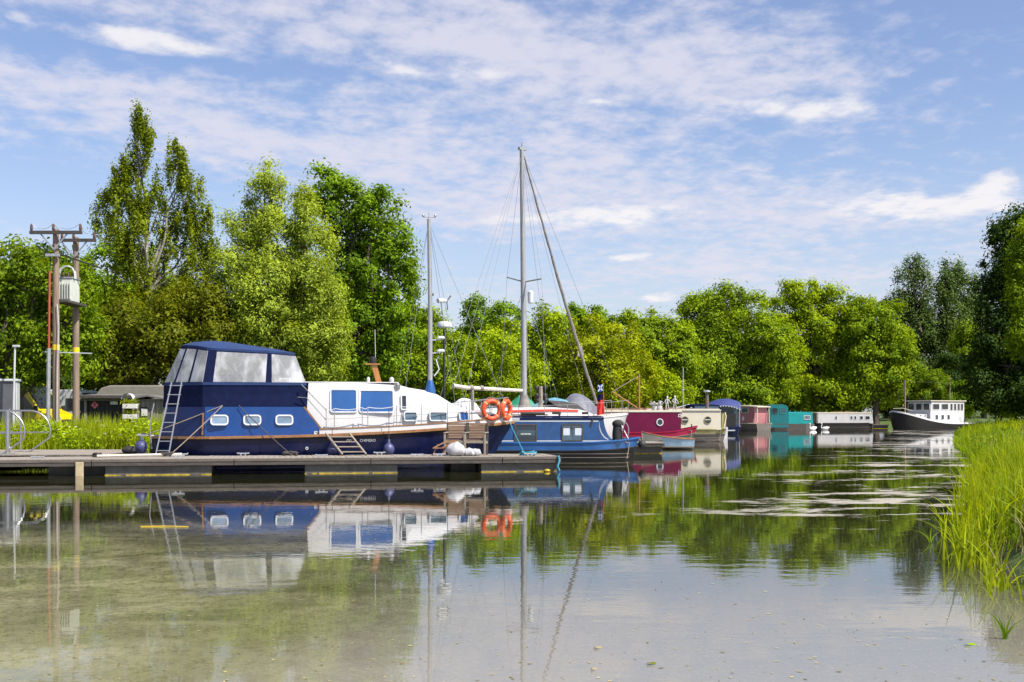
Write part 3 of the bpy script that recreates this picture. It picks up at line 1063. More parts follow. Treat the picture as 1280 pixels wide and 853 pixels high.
    window(o, -1.245, 5.47, 1.985, 0.80, 0.70, 0.09, 'alloy', 'curtain_blue', 0.045, -1, 0.03, rake=0.145)
    window(o, -1.232, 6.42, 1.97, 1.04, 0.69, 0.09, 'alloy', 'curtain_blue', 0.045, -1, 0.03, rake=0.145)
    window(o, -1.185, 7.235, 1.94, 0.20, 0.46, 0.05, 'line_white', 'dark_glass', 0.04, -1, 0.03, 'quarter_light', rake=0.12)
    # forward coachroof
    def fr_out(ins, z, u0, u1):
        near = [(u, -max(cb(u) - ins, 0.10), z(u) if callable(z) else z) for u in np.linspace(u0, u1, 9)]
        return near + [(a, -b, c) for a, b, c in reversed(near)]
    co = MB().loft([fr_out(0.30, lambda u: csheer(u) - 0.02, 6.9, 9.85), fr_out(0.34, 1.5, 6.95, 9.62), fr_out(0.37, lambda u: 1.80 - 0.05 * (u - 7), 7.0, 9.45), fr_out(0.50, lambda u: 1.86 - 0.05 * (u - 7), 7.0, 9.3)])
    co.build('coachroof', 'white_gel', o, True)
    for (u, w, v, ry) in ((7.42, 0.42, -1.20, 0.14), (8.26, 0.58, -1.065, 0.25), (9.07, 0.34, -0.83, 0.36)):
        M = Matrix.Translation((u, v, 1.53)) @ Matrix.Rotation(ry, 4, 'Z')
        window(o, 0, 0, 0, w, 0.29, 0.07, 'alloy', 'sea_glass' if w > .4 else 'curtain_blue', 0.035, -1, 0.05, place=M, rake=0.12)
    # canvas cover over windscreen and foredeck hatch
    cv = []
    for u, hw, z in ((7.02, 1.10, 2.50), (7.5, 1.06, 2.40), (8.0, 1.0, 2.30), (8.35, 0.85, 2.18), (8.7, 0.7, 1.98), (9.05, 0.6, 1.80)):
        zb = 1.80 - 0.05 * (u - 7)
        row = []
        for k in range(9):
            a = -1 + k / 4
            drop = abs(a) ** 3
            row.append((u + 0.02 * math.sin(9 * a + u * 5), a * hw * (1.0 + 0.04 * math.sin(7 * u + k)), lerp(z, zb, drop) + 0.03 * math.sin(5.1 * k + 8 * u) * (1 - drop)))
        cv.append(row)
    MB().loft(cv, False, False).build('windscreen_cover', 'white_cover', o, True)
    # stub mast with lamp and aerial
    sm = MB().bar((6.62, 0, 2.5), (6.46, 0, 3.08), 0.16, 0.20, up=(0, 1, 0))
    st = sm.build('stub_mast', 'orange_wood', o, bevel=0.01)
    MB().box((6.42, 0, 3.10), (0.46, 0.3, 0.035)).build('lamp_board', 'orange_wood', st)
    MB().lathe([(0.10, 3.12), (0.11, 3.16), (0.10, 3.30), (0.04, 3.33)], 12, (6.44, 0, 0)).build('lamp', 'black_rubber', st, True)
    MB().tube([(6.52, 0.05, 3.1), (6.50, 0.05, 4.15)], 0.008, 5).build('aerial', 'line_white', st)
    for uu, rr2 in ((6.95, 0.07), (6.25, 0.05)):
        MB().lathe([(0.05, 2.52), (rr2, 2.58), (rr2, 2.66), (0.02, 2.70)], 10, (uu, -0.5, 0)).build('roof_vent', 'white_gel', o, True)
    MB().lathe([(0.03, 0), (0.085, 0.01), (0.095, 0.12), (0.05, 0.17)], 12, (0, 0, 0)).build('search_light', 'steel', o, True).location = (7.05, -1.1, 2.34)
    # mast
    MB().tube([(8.18, 0, 2.15), (8.18, 0, 5.0), (8.14, 0, 7.55)], [0.075, 0.07, 0.055], 10).build('mast', 'mast_alloy', o, True)
    MB().lathe([(0.16, 2.12), (0.17, 2.3), (0.11, 2.52), (0.08, 2.62)], 12, (8.18, 0, 0)).build('mast_boot', 'curtain_blue', o, True)
    mt = MB()
    mt.tube([(7.98, 0, 7.60), (8.34, 0, 7.60)], 0.012, 5)
    mt.tube([(8.14, 0, 7.5), (8.14, 0, 7.75)], 0.012, 5)
    mt.ball((7.97, 0, 7.65), 0.05, 6, 4).ball((8.34, 0, 7.66), 0.045, 6, 4)
    mt.build('masthead_fitting', 'galv', o)
    fm = MB()
    for z in (3.45, 3.85):
        fm.bar((8.2, 0, z), (8.5, -.05, z + 0.02), 0.03, 0.03)
        fm.lathe([(0.10, z + 0.03), (0.13, z + 0.06), (0.10, z + 0.12)], 8, (8.5, -0.05, 0))
    fm.build('mast_lamps', 'line_white', o)
    MB().tube([(8.3, -0.03, 2.75), (8.45, -0.03, 2.95), (8.36, -0.03, 3.25), (8.45, -0.03, 3.35)], 0.02, 5).build('cable_loop', 'line_white', o)
    for (u, v, z) in ((7.1, -1.3, 1.2), (9.2, -1.0, 1.35), (7.1, 1.3, 1.2), (9.2, 1.0, 1.35), (10.7, 0, 1.5)):
        MB().tube([(8.14, 0, 7.45), (u, v, z)], 0.006, 4).build('stay', 'wire', o)
    # guard rails
    st_u = [4.95, 5.18, 5.98, 6.14, 6.98, 7.72, 8.52, 9.22]
    for s in (-1, 1):
        for u in st_u:
            b = cb(u) - 0.05
            z0 = csheer(u) + 0.12
            MB().tube([(u, s * b, z0), (u, s * b, z0 + 0.62)], 0.014, 6).build('stanchion', 'galv', o, True)
        for k, zz in enumerate((0.60, 0.32)):
            pts = []
            for a, b in zip(st_u[:-1], st_u[1:]):
                for q in np.linspace(0, 1, 5)[:-1]:
                    u = lerp(a, b, q)
                    pts.append((u, s * (cb(u) - 0.05), csheer(u) + 0.12 + zz - 0.05 * math.sin(math.pi * q) * (1 if k == 0 else 0.3)))
            u = st_u[-1]
            pts.append((u, s * (cb(u) - 0.05), csheer(u) + 0.12 + zz))
            MB().tube(pts, 0.011 if k == 0 else 0.006, 5).build('guard_wire', 'line_white' if k == 0 else 'wire', o, True)
        # stair handrails up to the flybridge
        MB().tube([(4.95, s * 1.58, 1.70), (4.25, s * 1.42, 2.45)], 0.013, 6).build('handrail', 'steel', o)
        MB().tube([(4.95, s * 1.58, 1.42), (4.40, s * 1.44, 2.06), (4.15, s * 1.42, 2.08)], 0.013, 6).build('handrail', 'steel', o)
        # pulpit
        pp = [(9.3, s * 0.98, csheer(9.3) + 0.72), (9.9, s * 0.72, csheer(9.9) + 0.74), (10.4, s * 0.40, csheer(10.4) + 0.74), (10.62, 0, csheer(10.6) + 0.74)]
        MB().tube(pp, 0.016, 6).build('pulpit_rail', 'steel', o, True)
        for u, vv in ((9.3, .98), (9.9, .72), (10.4, .40)):
            MB().tube([(u, s * vv, csheer(u) + 0.1), (u, s * vv, csheer(u) + 0.74)], 0.015, 6).build('pulpit_post', 'steel', o, True)
    # bow fittings
    MB().box((10.75, 0, 1.42), (0.42, 0.16, 0.10)).build('bow_roller', 'galv', o, bevel=0.01)
    MB().box((10.05, -0.1, 1.46), (0.36, 0.40, 0.24)).build('anchor_locker', 'navy_canvas', o, bevel=0.03)
    # name on the hull, a hull outlet
    M = Matrix.Translation((5.52, -1.655, 0.80)) @ Matrix.Rotation(R(90), 4, 'X')
    lettering('GG', 0.10, 'grey_white', o, M)
    M = Matrix.Translation((5.90, -1.652, 0.80)) @ Matrix.Rotation(R(90), 4, 'X')
    lettering('CHIMERO', 0.105, 'grey_white', o, M)
    window(o, -1.62, 4.4, 0.62, 0.085, 0.085, 0.042, 'line_white', 'dark_glass', 0.018, -1, 0.03, 'hull_outlet')
    window(o, -1.575, 4.66, 1.06, 0.11, 0.09, 0.02, 'line_white', 'cream_paint', 0.02, -1, 0.025, 'vent_cover')
    # swim platform pipes at the stern
    MB().tube([(-0.02, -0.9, 0.98), (-0.32, -0.9, 1.0), (-0.35, 0.0, 1.0), (-0.32, 0.9, 1.0), (-0.02, 0.9, 0.98)], 0.02, 6).build('stern_rail', 'galv', o, True)
    MB().tube([(0.05, -0.55, 0.6), (0.0, -0.6, 1.3), (0.12, -0.6, 1.9)], 0.015, 6).build('stern_post', 'galv', o, True)
    return o


CR = make_cruiser()
CM = Matrix.Translation((-10.5, 34.95, 0)) @ Matrix.Rotation(R(12), 4, 'Z')


def cpt(u, v, z):
    return CM @ Vector((u, v, z))


def lifebuoy(px, py, Y, yaw, tilt, label):
    o = thing('lifebuoy', label, 'lifebuoy', at(px, py, Y), yaw, 'orange lifebuoys on the cruiser bow')
    Ro, rt = 0.265, 0.072

    def ring(a0, a1, r, n, closed):
        pts = []
        for k in range(n + (0 if closed else 1)):
            a = a0 + (a1 - a0) * k / n
            pts.append((Ro * math.sin(a), math.cos(a) * math.sin(tilt) * Ro * 0.0, Ro * math.cos(a)))
        return pts
    MB().tube(ring(0, 2 * math.pi, rt, 28, True), rt, 12, True).build('ring', 'orange_buoy', o, True)
    for k in range(4):
        a = R(45 + 90 * k)
        MB().tube(ring(a - 0.075, a + 0.075, rt, 4, False), rt + 0.004, 12).build('band', 'buoy_band', o, True)
    pts = []
    for k in range(25):
        a = 2 * math.pi * k / 24
        rr = Ro + rt + 0.012 + 0.03 * abs(math.sin(2 * a))
        pts.append((rr * math.sin(a + R(45)), 0, rr * math.cos(a + R(45))))
    MB().tube(pts, 0.008, 5).build('grab_line', 'rope_tan', o)
    return o


lifebuoy(614.5, 512.5, 35.95, R(24), 0, 'orange lifebuoy facing the viewer on the cruiser bow rail')
lifebuoy(633, 512.5, 36.25, R(64), 0, 'orange lifebuoy seen nearly edge on at the tip of the cruiser bow rail')


# ------------------------------------------------------------------ narrowboats
def narrowboat(name, label, loc, rz, L, beam, gz, rz_, c0, c1, hullm, bandm, cabm, roofm, bow=0.3, group=None, zsplit=None,
               bowround=False, cut=0.0, roof_over=0.03, tumble=0.07, curvecut=0.0):
    o = thing(name, label, 'boat', loc, rz, group)
    hb = beam / 2
    zs = zsplit if zsplit is not None else gz * 0.55
    U = np.concatenate([np.linspace(0, 0.9, 6), np.linspace(1.6, L - 2.4, 5), np.linspace(L - 2.0, L, 11)])

    def b(u):
        s = min(1.0, math.sqrt(max(0, 1 - (1 - min(u / 0.9, 1)) ** 2)) * 0.55 + 0.45)
        k = max(0, (u - (L - 1.9)) / 1.9)
        e = math.sqrt(max(0, 1 - k ** 2.2)) if not bowround else (1 - 0.55 * k ** 4)
        return hb * s * max(e, 0.035)

    def sh(u):
        k = max(0, (u - (L - 2.4)) / 2.4)
        return gz + bow * k ** 2

    def sec(u, z0, z1, f0, f1):
        k = max(0, (u - (L - 1.6)) / 1.6)
        rk = (0.42 * k ** 1.5) * (0.3 if bowround else 1)
        return [(u - rk * f0, -b(u) * (1 - 0.10 * f0 * (1 + 2 * k)), z0), (u - rk * f1, -b(u) * (1 - 0.10 * f1 * (1 + 2 * k)), z1)]
    lo, up = [], []
    for u in U:
        split = zs + (sh(u) - gz) * 0.75
        a = sec(u, -0.35, 0.02, 1.3, 0.9) + sec(u, split - 0.004, split, 0.32, 0.30)
        a = a[:2] + [a[3]]
        lo.append(a + [(p, -q, r) for p, q, r in reversed(a)])
        c = sec(u, split, sh(u), 0.28, 0.0)
        up.append(c)
    MB().loft(lo, False, True).build('hull', hullm, o, True)
    um = MB()
    um.loft(up, False, False)
    um.loft([[(p, -q, r) for p, q, r in c] for c in up], False, False)
    um.add([up[0][0], up[0][1], (up[0][1][0], -up[0][1][1], up[0][1][2]), (up[0][0][0], -up[0][0][1], up[0][0][2])], [(0, 1, 2, 3)])
    um.add([up[-1][0], up[-1][1], (up[-1][1][0], -up[-1][1][1], up[-1][1][2]), (up[-1][0][0], -up[-1][0][1], up[-1][0][2])], [(0, 1, 2, 3)])
    um.build('gunwale_band', bandm, o, True)
    for s in (-1, 1):
        MB().tube([(u, s * (b(u) + 0.006), sh(u)) for u in U], 0.03, 6).build('gunwale_rail', bandm, o, True)
        for zz, f in ((0.09, 0.955), (0.22, 0.978)):
            MB().tube([(lo[i][1][0] * .5 + up[i][0][0] * .5, s * (abs(up[i][0][1]) * f + 0.010), zz) for i in range(1, len(U) - 1)], 0.014, 5).build('hull_strake', 'hull_grey', o, True)
        MB().tube([(up[i][0][0], s * (abs(up[i][0][1]) + 0.012), up[i][0][2]) for i in range(len(U))], 0.022, 6).build('rubbing_strip', hullm, o, True)
    MB().loft([[(u, -b(u) * 0.98, sh(u) - 0.07), (u, b(u) * 0.98, sh(u) - 0.07)] for u in U], False, False).build('deck', 'hull_grey', o)
    # cabin: sides lean in a little
    wv = hb - 0.13
    prof = [(c0, gz - 0.02), (c0 + 0.04, rz_)]
    if curvecut > 0:
        prof += [(c1 - 0.06, rz_)]
        for k in range(1, 8):
            a = R(90 * k / 8)
            prof.append((c1 + curvecut * (1 - math.cos(a)) - 0.05 * (1 - k / 8), rz_ - (rz_ - gz) * math.sin(a) * 0.98))
        prof += [(c1 + curvecut + 0.1, gz - 0.02)]
    else:
        prof += [(c1 - cut, rz_), (c1, gz - 0.02)]
    cab = MB()

    def lean(z):
        return wv - tumble * (z - gz) / (rz_ - gz)
    n = len(prof)
    vs = [(u, -lean(z), z) for u, z in prof] + [(u, lean(z), z) for u, z in prof]
    cab.add(vs, [tuple(range(n)), tuple(reversed(range(n, 2 * n)))] + [((k + 1) % n, k, n + k, n + (k + 1) % n) for k in range(n)])
    cabo = cab.build('cabin', cabm, o)
    wr = wv - tumble
    a0, a1 = c0 + 0.0, c1 - cut - (0.04 if curvecut > 0 else -0.02)
    MB().loft([[(u, -wr - roof_over, rz_ - 0.02), (u, -wr - roof_over, rz_ + 0.025), (u, -wr * 0.6, rz_ + 0.065), (u, 0, rz_ + 0.085), (u, wr * 0.6, rz_ + 0.065),
                (u, wr + roof_over, rz_ + 0.025), (u, wr + roof_over, rz_ - 0.02)] for u in np.linspace(a0, a1, 6)]).build('roof', roofm, o)
    for s in (-1, 1):
        MB().tube([(a0 + 0.1, s * (wr - 0.06), rz_ + 0.075), (a1 - 0.1, s * (wr - 0.06), rz_ + 0.075)], 0.016, 6).build('roof_handrail', roofm, o, True)
    for q_ in (.22, .5, .78):
        uu = lerp(a0, a1, q_)
        MB().lathe([(.035, rz_ + .07), (.035, rz_ + .13), (.085, rz_ + .14), (.075, rz_ + .175), (.02, rz_ + .19)], 9, (uu, 0.08, 0)).build('mushroom_vent', 'steel', o, True)
    MB().tube([(lerp(a0, a1, .3), -wr * .35, rz_ + .12), (lerp(a0, a1, .72), -wr * .30, rz_ + .13)], .022, 6).build('roof_pole', 'varnish', o)
    MB().box((lerp(a0, a1, .62), wr * .3, rz_ + .15), (.55, .4, .13)).build('roof_locker', 'dark_wood', o, bevel=.015)
    MB().tube([(L - .9, -b(L - .9) * .9, sh(L - .9) + .02), (L - .4, -b(L - .4) * 1.02 - .03, sh(L - .4) - .12), (L - .5, -b(L - .5) - .05, .05)], .016, 5).build('bow_line', 'rope_tan', o)
    return o, wv, lean


def make_blue_nb():
    L = 9.0
    o, wv, lean = narrowboat('narrowboat', 'worn blue narrowboat with white lining and black hull beyond the jetty end', (-4.55, 42.0, 0), R(0.0), L, 2.0, 0.60, 1.43,
                             0.9, 7.75, 'hull_black', 'gunwale_blue', 'boat_blue_worn', 'navy_paint', bow=0.16, zsplit=0.32, curvecut=0.45)
    v = -lean(0.95) + 0.0
    rk = 0.08
    def curt(fo, vv):
        for s in (-1, 1):
            MB().box((6.62 + s * 0.20, vv - 0.001, 0.90), (0.22, 0.006, 0.40)).build('curtain', 'curtain', fo)
        MB().box((6.62, vv - 0.004, 0.95), (0.025, 0.012, 0.56)).build('glazing_bar', 'dark_wood', fo)
        MB().box((6.62, vv - 0.004, 1.12), (0.66, 0.010, 0.02)).build('glazing_bar', 'dark_wood', fo)
    window(o, v - 0.004, 5.02, 0.94, 0.78, 0.60, 0.05, 'dark_wood', 'dark_glass', 0.04, -1, 0.035, rake=rk,
           extra=lambda fo, vv: [MB().box((5.02, vv, 0.86), (0.66, 0.008, 0.34)).build('screen', 'sea_glass', fo)] +
           [MB().box((4.86 + 0.036 * k, vv - 0.006, 0.90), (0.026, 0.004, 0.030 + 0.01 * (k % 3))).build('lettering', 'sign_white', fo) for k in range(10)])
    window(o, v - 0.004, 6.62, 0.95, 0.73, 0.60, 0.05, 'dark_wood', 'sea_glass', 0.04, -1, 0.035, rake=rk, extra=curt)
    # coach lines
    def vv(z):
        return -lean(z) - 0.004
    pts = [(1.0, 1.38), (7.50, 1.38)]
    pts2 = [(7.50 + 0.03, 1.32)]
    for k in range(0, 8):
        a = R(90 * k / 8)
        pts2.append((7.53 + 0.40 * (1 - math.cos(a)), 1.32 - 0.62 * math.sin(a)))
    ln = MB().bar((1.0, vv(1.34), 1.34), (7.52, vv(1.34), 1.34), 0.006, 0.035)
    ln.bar((1.0, vv(0.66), 0.66), (7.95, vv(0.66), 0.66), 0.006, 0.04)
    for p, q in zip(pts2[:-1], pts2[1:]):
        ln.bar((p[0], vv(p[1]), p[1]), (q[0], vv(q[1]), q[1]), 0.006, 0.035)
    ln.build('coach_line', 'line_white', o)
    # rust patches of bare metal, irregular
    rng = random.Random(5)
    # bow well: cratch post cover, hoop, fender
    cv = MB().lathe([(0.17, 0.5), (0.18, 0.9), (0.15, 1.15)], 10, (8.22, -0.2, 0))
    cv.ball((8.24, -0.2, 1.24), (0.21, 0.19, 0.15), 10, 6)
    cv.build('covered_post', 'black_cloth', o, True)
    pts = []
    for k in range(12):
        a = R(180 * k / 11)
        pts.append((8.42 + 0.14 * math.sin(a) * 1.2, -0.45, 1.0 + 0.30 * math.cos(a)))
    MB().tube(pts, 0.018, 6).build('hoop', 'ladder_grey', o, True)
    MB().tube([(8.35, -0.3, 1.2), (8.62, -0.55, 0.62)], 0.02, 6).build('grab_rail', 'ladder_grey', o)
    fd = MB().ball((9.10, 0, 0.52), (0.15, 0.16, 0.15), 10, 7)
    fd.build('bow_fender', 'black_rubber', o, True)
    MB().tube([(8.98, 0, 0.74), (9.08, 0, 0.62)], 0.012, 5).build('fender_chain', 'galv', o)
    # clutter on the roof
    for u, w, h in ((2.0, .5, .12), (5.3, .8, .07), (6.1, .3, .10), (7.1, .22, .09)):
        MB().box((u, -0.2, 1.57 + h / 2), (w, 0.3, h)).build('roof_box', 'dark_wood', o, bevel=0.02)
    MB().box((7.28, vv(1.28) - 0.01, 1.28), (0.06, 0.02, 0.30), Matrix.Rotation(R(18), 3, 'Y')).build('hanging_tool', 'black_rubber', o)
    return o


make_blue_nb()


def roof_figure(x, y, z, h, parent_label, pose):
    o = thing('figure_ornament', parent_label, 'ornament', (x, y, z), R(20), 'pale ornaments on the narrowboat roof')
    b = MB()
    b.tube([(-0.10 * h, 0, 0), (-0.09 * h, 0, 0.25 * h), (-0.05 * h, 0, 0.5 * h)], [0.05 * h, 0.035 * h, 0.05 * h], 7)
    b.tube([(0.12 * h, 0.02, 0), (0.10 * h, 0, 0.25 * h), (0.05 * h, 0, 0.5 * h)], [0.05 * h, 0.035 * h, 0.05 * h], 7)
    b.tube([(0, 0, 0.45 * h), (0, 0, 0.6 * h), (0.01, 0, 0.76 * h), (0, 0, 0.83 * h)], [0.09 * h, 0.075 * h, 0.115 * h, 0.04 * h], 9)
    b.tube([(-0.1 * h, 0, 0.77 * h), (-0.2 * h, -0.02, 0.6 * h), (-0.15 * h * pose, -0.08, 0.45 * h)], [0.04 * h, 0.03 * h, 0.025 * h], 6)
    b.tube([(0.1 * h, 0, 0.77 * h), (0.21 * h, -0.02, 0.6 * h), (0.25 * h, -0.08, 0.45 * h)], [0.04 * h, 0.03 * h, 0.025 * h], 6)
    b.build('body', 'grey_white', o, True)
    MB().ball((0, -0.01, 0.91 * h), (0.07 * h, 0.08 * h, 0.095 * h), 9, 7).build('head', 'sign_white', o, True)
    MB().box((0, 0, -0.01), (0.4 * h, 0.3 * h, 0.03)).build('base', 'dark_wood', o)


def make_red_nb():
    L = 7.6
    X0 = wx(876, 61) - L
    o, wv, lean = narrowboat('narrowboat', 'dark red narrowboat with round porthole and raised crimson bow', (X0, 62.0, 0), R(1.0), L, 2.0, 0.60, 1.66,
                             0.5, L - 1.0, 'hull_grey', 'bow_red', 'dark_red', 'cream_paint', bow=0.32, zsplit=0.34, cut=-0.06)
    v = -lean(1.1) - 0.002
    for px in (825, 745):
        u = wx(px, 61.1) - X0
        window(o, v, u, 1.13, 0.36, 0.38, 0.18, 'line_white', 'dark_glass', 0.045, -1, 0.04, 'porthole', rake=0.066)
    u = wx(850.5, 61) - X0
    em = MB()
    for k in range(5):
        a = R(72 * k)
        em.box((u + 0.07 * math.cos(a), -lean(1.48) - 0.006, 1.47 + 0.07 * math.sin(a)), (0.06, 0.006, 0.06), Matrix.Rotation(a, 3, 'Y'))
    em.build('emblem', 'line_white', o)
    MB().tube([(L - 0.3, 0, 0.85), (L - 0.3, 0, 1.02)], 0.03, 6).build('bow_stud', 'black_rubber', o)
    for pxx in (806, 832):
        uu = wx(pxx, 62) - X0
        MB().lathe([(0.10, 1.75), (0.13, 1.80), (0.05, 1.86)], 8, (uu, 0, 0)).build('roof_vent', 'dark_red', o, True)
    return o, X0


_, RX0 = make_red_nb()
roof_figure(wx(834, 62), 62.0, 1.75, 0.72, 'pale standing figure ornament, left of the two on the dark red roof', 1.0)
roof_figure(wx(843.5, 62), 62.0, 1.75, 0.74, 'pale standing figure ornament, right of the two on the dark red roof', -1.0)


def clutter_pots():
    for i, (px, h, lb) in enumerate(((818, 0.42, 'weathered pale planter with twiggy plant, leftmost on the dark red roof'),
                                     (824, 0.46, 'weathered pale planter with twiggy plant beside the standing figures'))):
        o = thing('planter', lb, 'planter', (wx(px, 62), 62.0, 1.745), 0, 'pale planters on the narrowboat roof')
        MB().lathe([(0.10, 0), (0.14, 0.02), (0.17, 0.2), (0.16, 0.22)], 10).build('pot', 'grey_white', o, True)
        rng = random.Random(i)
        tw = MB()
        for k in range(14):
            a = rng.uniform(0, 6.28)
            r = rng.uniform(0.1, 0.28)
            tw.tube([(0, 0, 0.18), (r * .5 * math.cos(a), r * .5 * math.sin(a), h * .6), (r * math.cos(a), r * math.sin(a), h * rng.uniform(.7, 1.1))], [0.02, 0.016, 0.03], 5)
        tw.build('twigs', 'grey_white', o)


clutter_pots()


def make_white_wb():
    L = 7.4
    X0 = wx(911.5, 66.5) - L
    o, wv, lean = narrowboat('wide_beam_boat', 'cream wide canal boat with round portholes and tall flue behind the red bow', (X0, 68.2, 0), R(0), L, 3.3, 0.68, 1.74,
                             0.4, L - 0.42, 'hull_grey', 'olive_paint', 'cream_paint', 'cream_paint', bow=0.0, zsplit=0.42, bowround=True, cut=0.0, roof_over=0.06)
    for px in (856.5, 885):
        u = wx(px, 66.6) - X0
        window(o, -lean(1.2) - 0.002, u, 1.20, 0.40, 0.42, 0.2, 'olive_paint', 'dark_glass', 0.03, -1, 0.04, 'porthole', rake=0.066,
               extra=lambda fo, vv, u=u: MB().box((u, vv, 1.22), (0.33, 0.008, 0.05)).build('bar', 'cream_paint', fo))
    u = wx(886, 67.6) - X0
    fl = MB().lathe([(0.10, 1.8), (0.10, 2.62), (0.075, 2.63), (0.075, 2.76)], 12, (u, 0, 0)).build('flue', 'hull_grey', o, True)
    MB().lathe([(0.20, 2.78), (0.21, 2.82), (0.16, 2.87), (0.03, 2.89)], 12, (u, 0, 0)).build('flue_cap', 'galv', fl, True)
    MB().lathe([(0.115, 2.2), (0.115, 2.26)], 12, (u, 0, 0)).build('flue_band', 'varnish', fl, True)
    # olive dodger panels round the stern deck
    MB().loft([[(L - 0.36, -1.45, 0.70), (L - 0.36, -1.42, 1.55)], [(L - 0.1, -1.25, 0.72), (L - 0.1, -1.2, 1.58)], [(L - 0.03, -0.9, 0.74), (L - 0.02, -0.85, 1.62)], [(L + 0.0, 0.9, 0.74), (L + 0.0, 0.85, 1.62)]], False, False).build('dodger', 'olive_paint', o)
    MB().tube([(L - 0.25, -1.4, 0.72), (L - 0.1, -1.3, 1.4), (L - 0.15, -1.25, 1.62)], 0.03, 6).build('dodger_rail', 'sail_cream', o)
    # thin mast and roof boxes
    MB().tube([(wx(855.5, 68) - X0, 0.3, 1.8), (wx(855.5, 68) - X0, 0.3, wz(459, 68))], 0.03, 6).build('pole', 'mast_alloy', o)
    MB().box((wx(855.5, 68) - X0, 0.3, wz(487, 68)), (0.2, 0.06, 0.05)).build('pole_bracket', 'mast_alloy', o)
    return o


make_white_wb()


def cabin_cruiser(name, label, loc, rz, L, beam, hullm, cabm, roofm, gz, rfz, cab, group=None, roof_h=0.06):
    """small cruiser: hull, cabin with raked screen, hard or canvas top"""
    o = thing(name, label, 'boat', loc, rz, group)
    hb = beam / 2
    U = np.linspace(0, L, 13)

    def b(u):
        k = max(0, (u - 0.55 * L) / (0.45 * L))
        return hb * (0.93 + 0.07 * min(1, u / (0.3 * L))) * max(0.04, math.sqrt(max(0, 1 - k ** 2.1)))

    def sh(u):
        return gz + 0.22 * (u / L) ** 2
    rings = []
    for u in U:
        k = max(0, (u - 0.6 * L) / (0.4 * L))
        a = [(u - 0.6 * k ** 1.5, -b(u) * (0.75 - .3 * k), -0.25), (u - 0.4 * k ** 1.5, -b(u) * (0.88 - .2 * k), 0.08), (u, -b(u), sh(u))]
        rings.append(a + [(p, -q, r) for p, q, r in reversed(a)])
    MB().loft(rings, False, True).build('hull', hullm, o, True)
    MB().loft([[(u, -b(u) * 0.99, sh(u) - 0.01), (u, b(u) * 0.99, sh(u) - 0.01)] for u in U], False, False).build('deck', roofm, o)
    for s in (-1, 1):
        MB().tube([(u, s * (b(u) + .01), sh(u)) for u in U], 0.035, 6).build('rubbing_strake', roofm, o, True)
    return o, b, sh


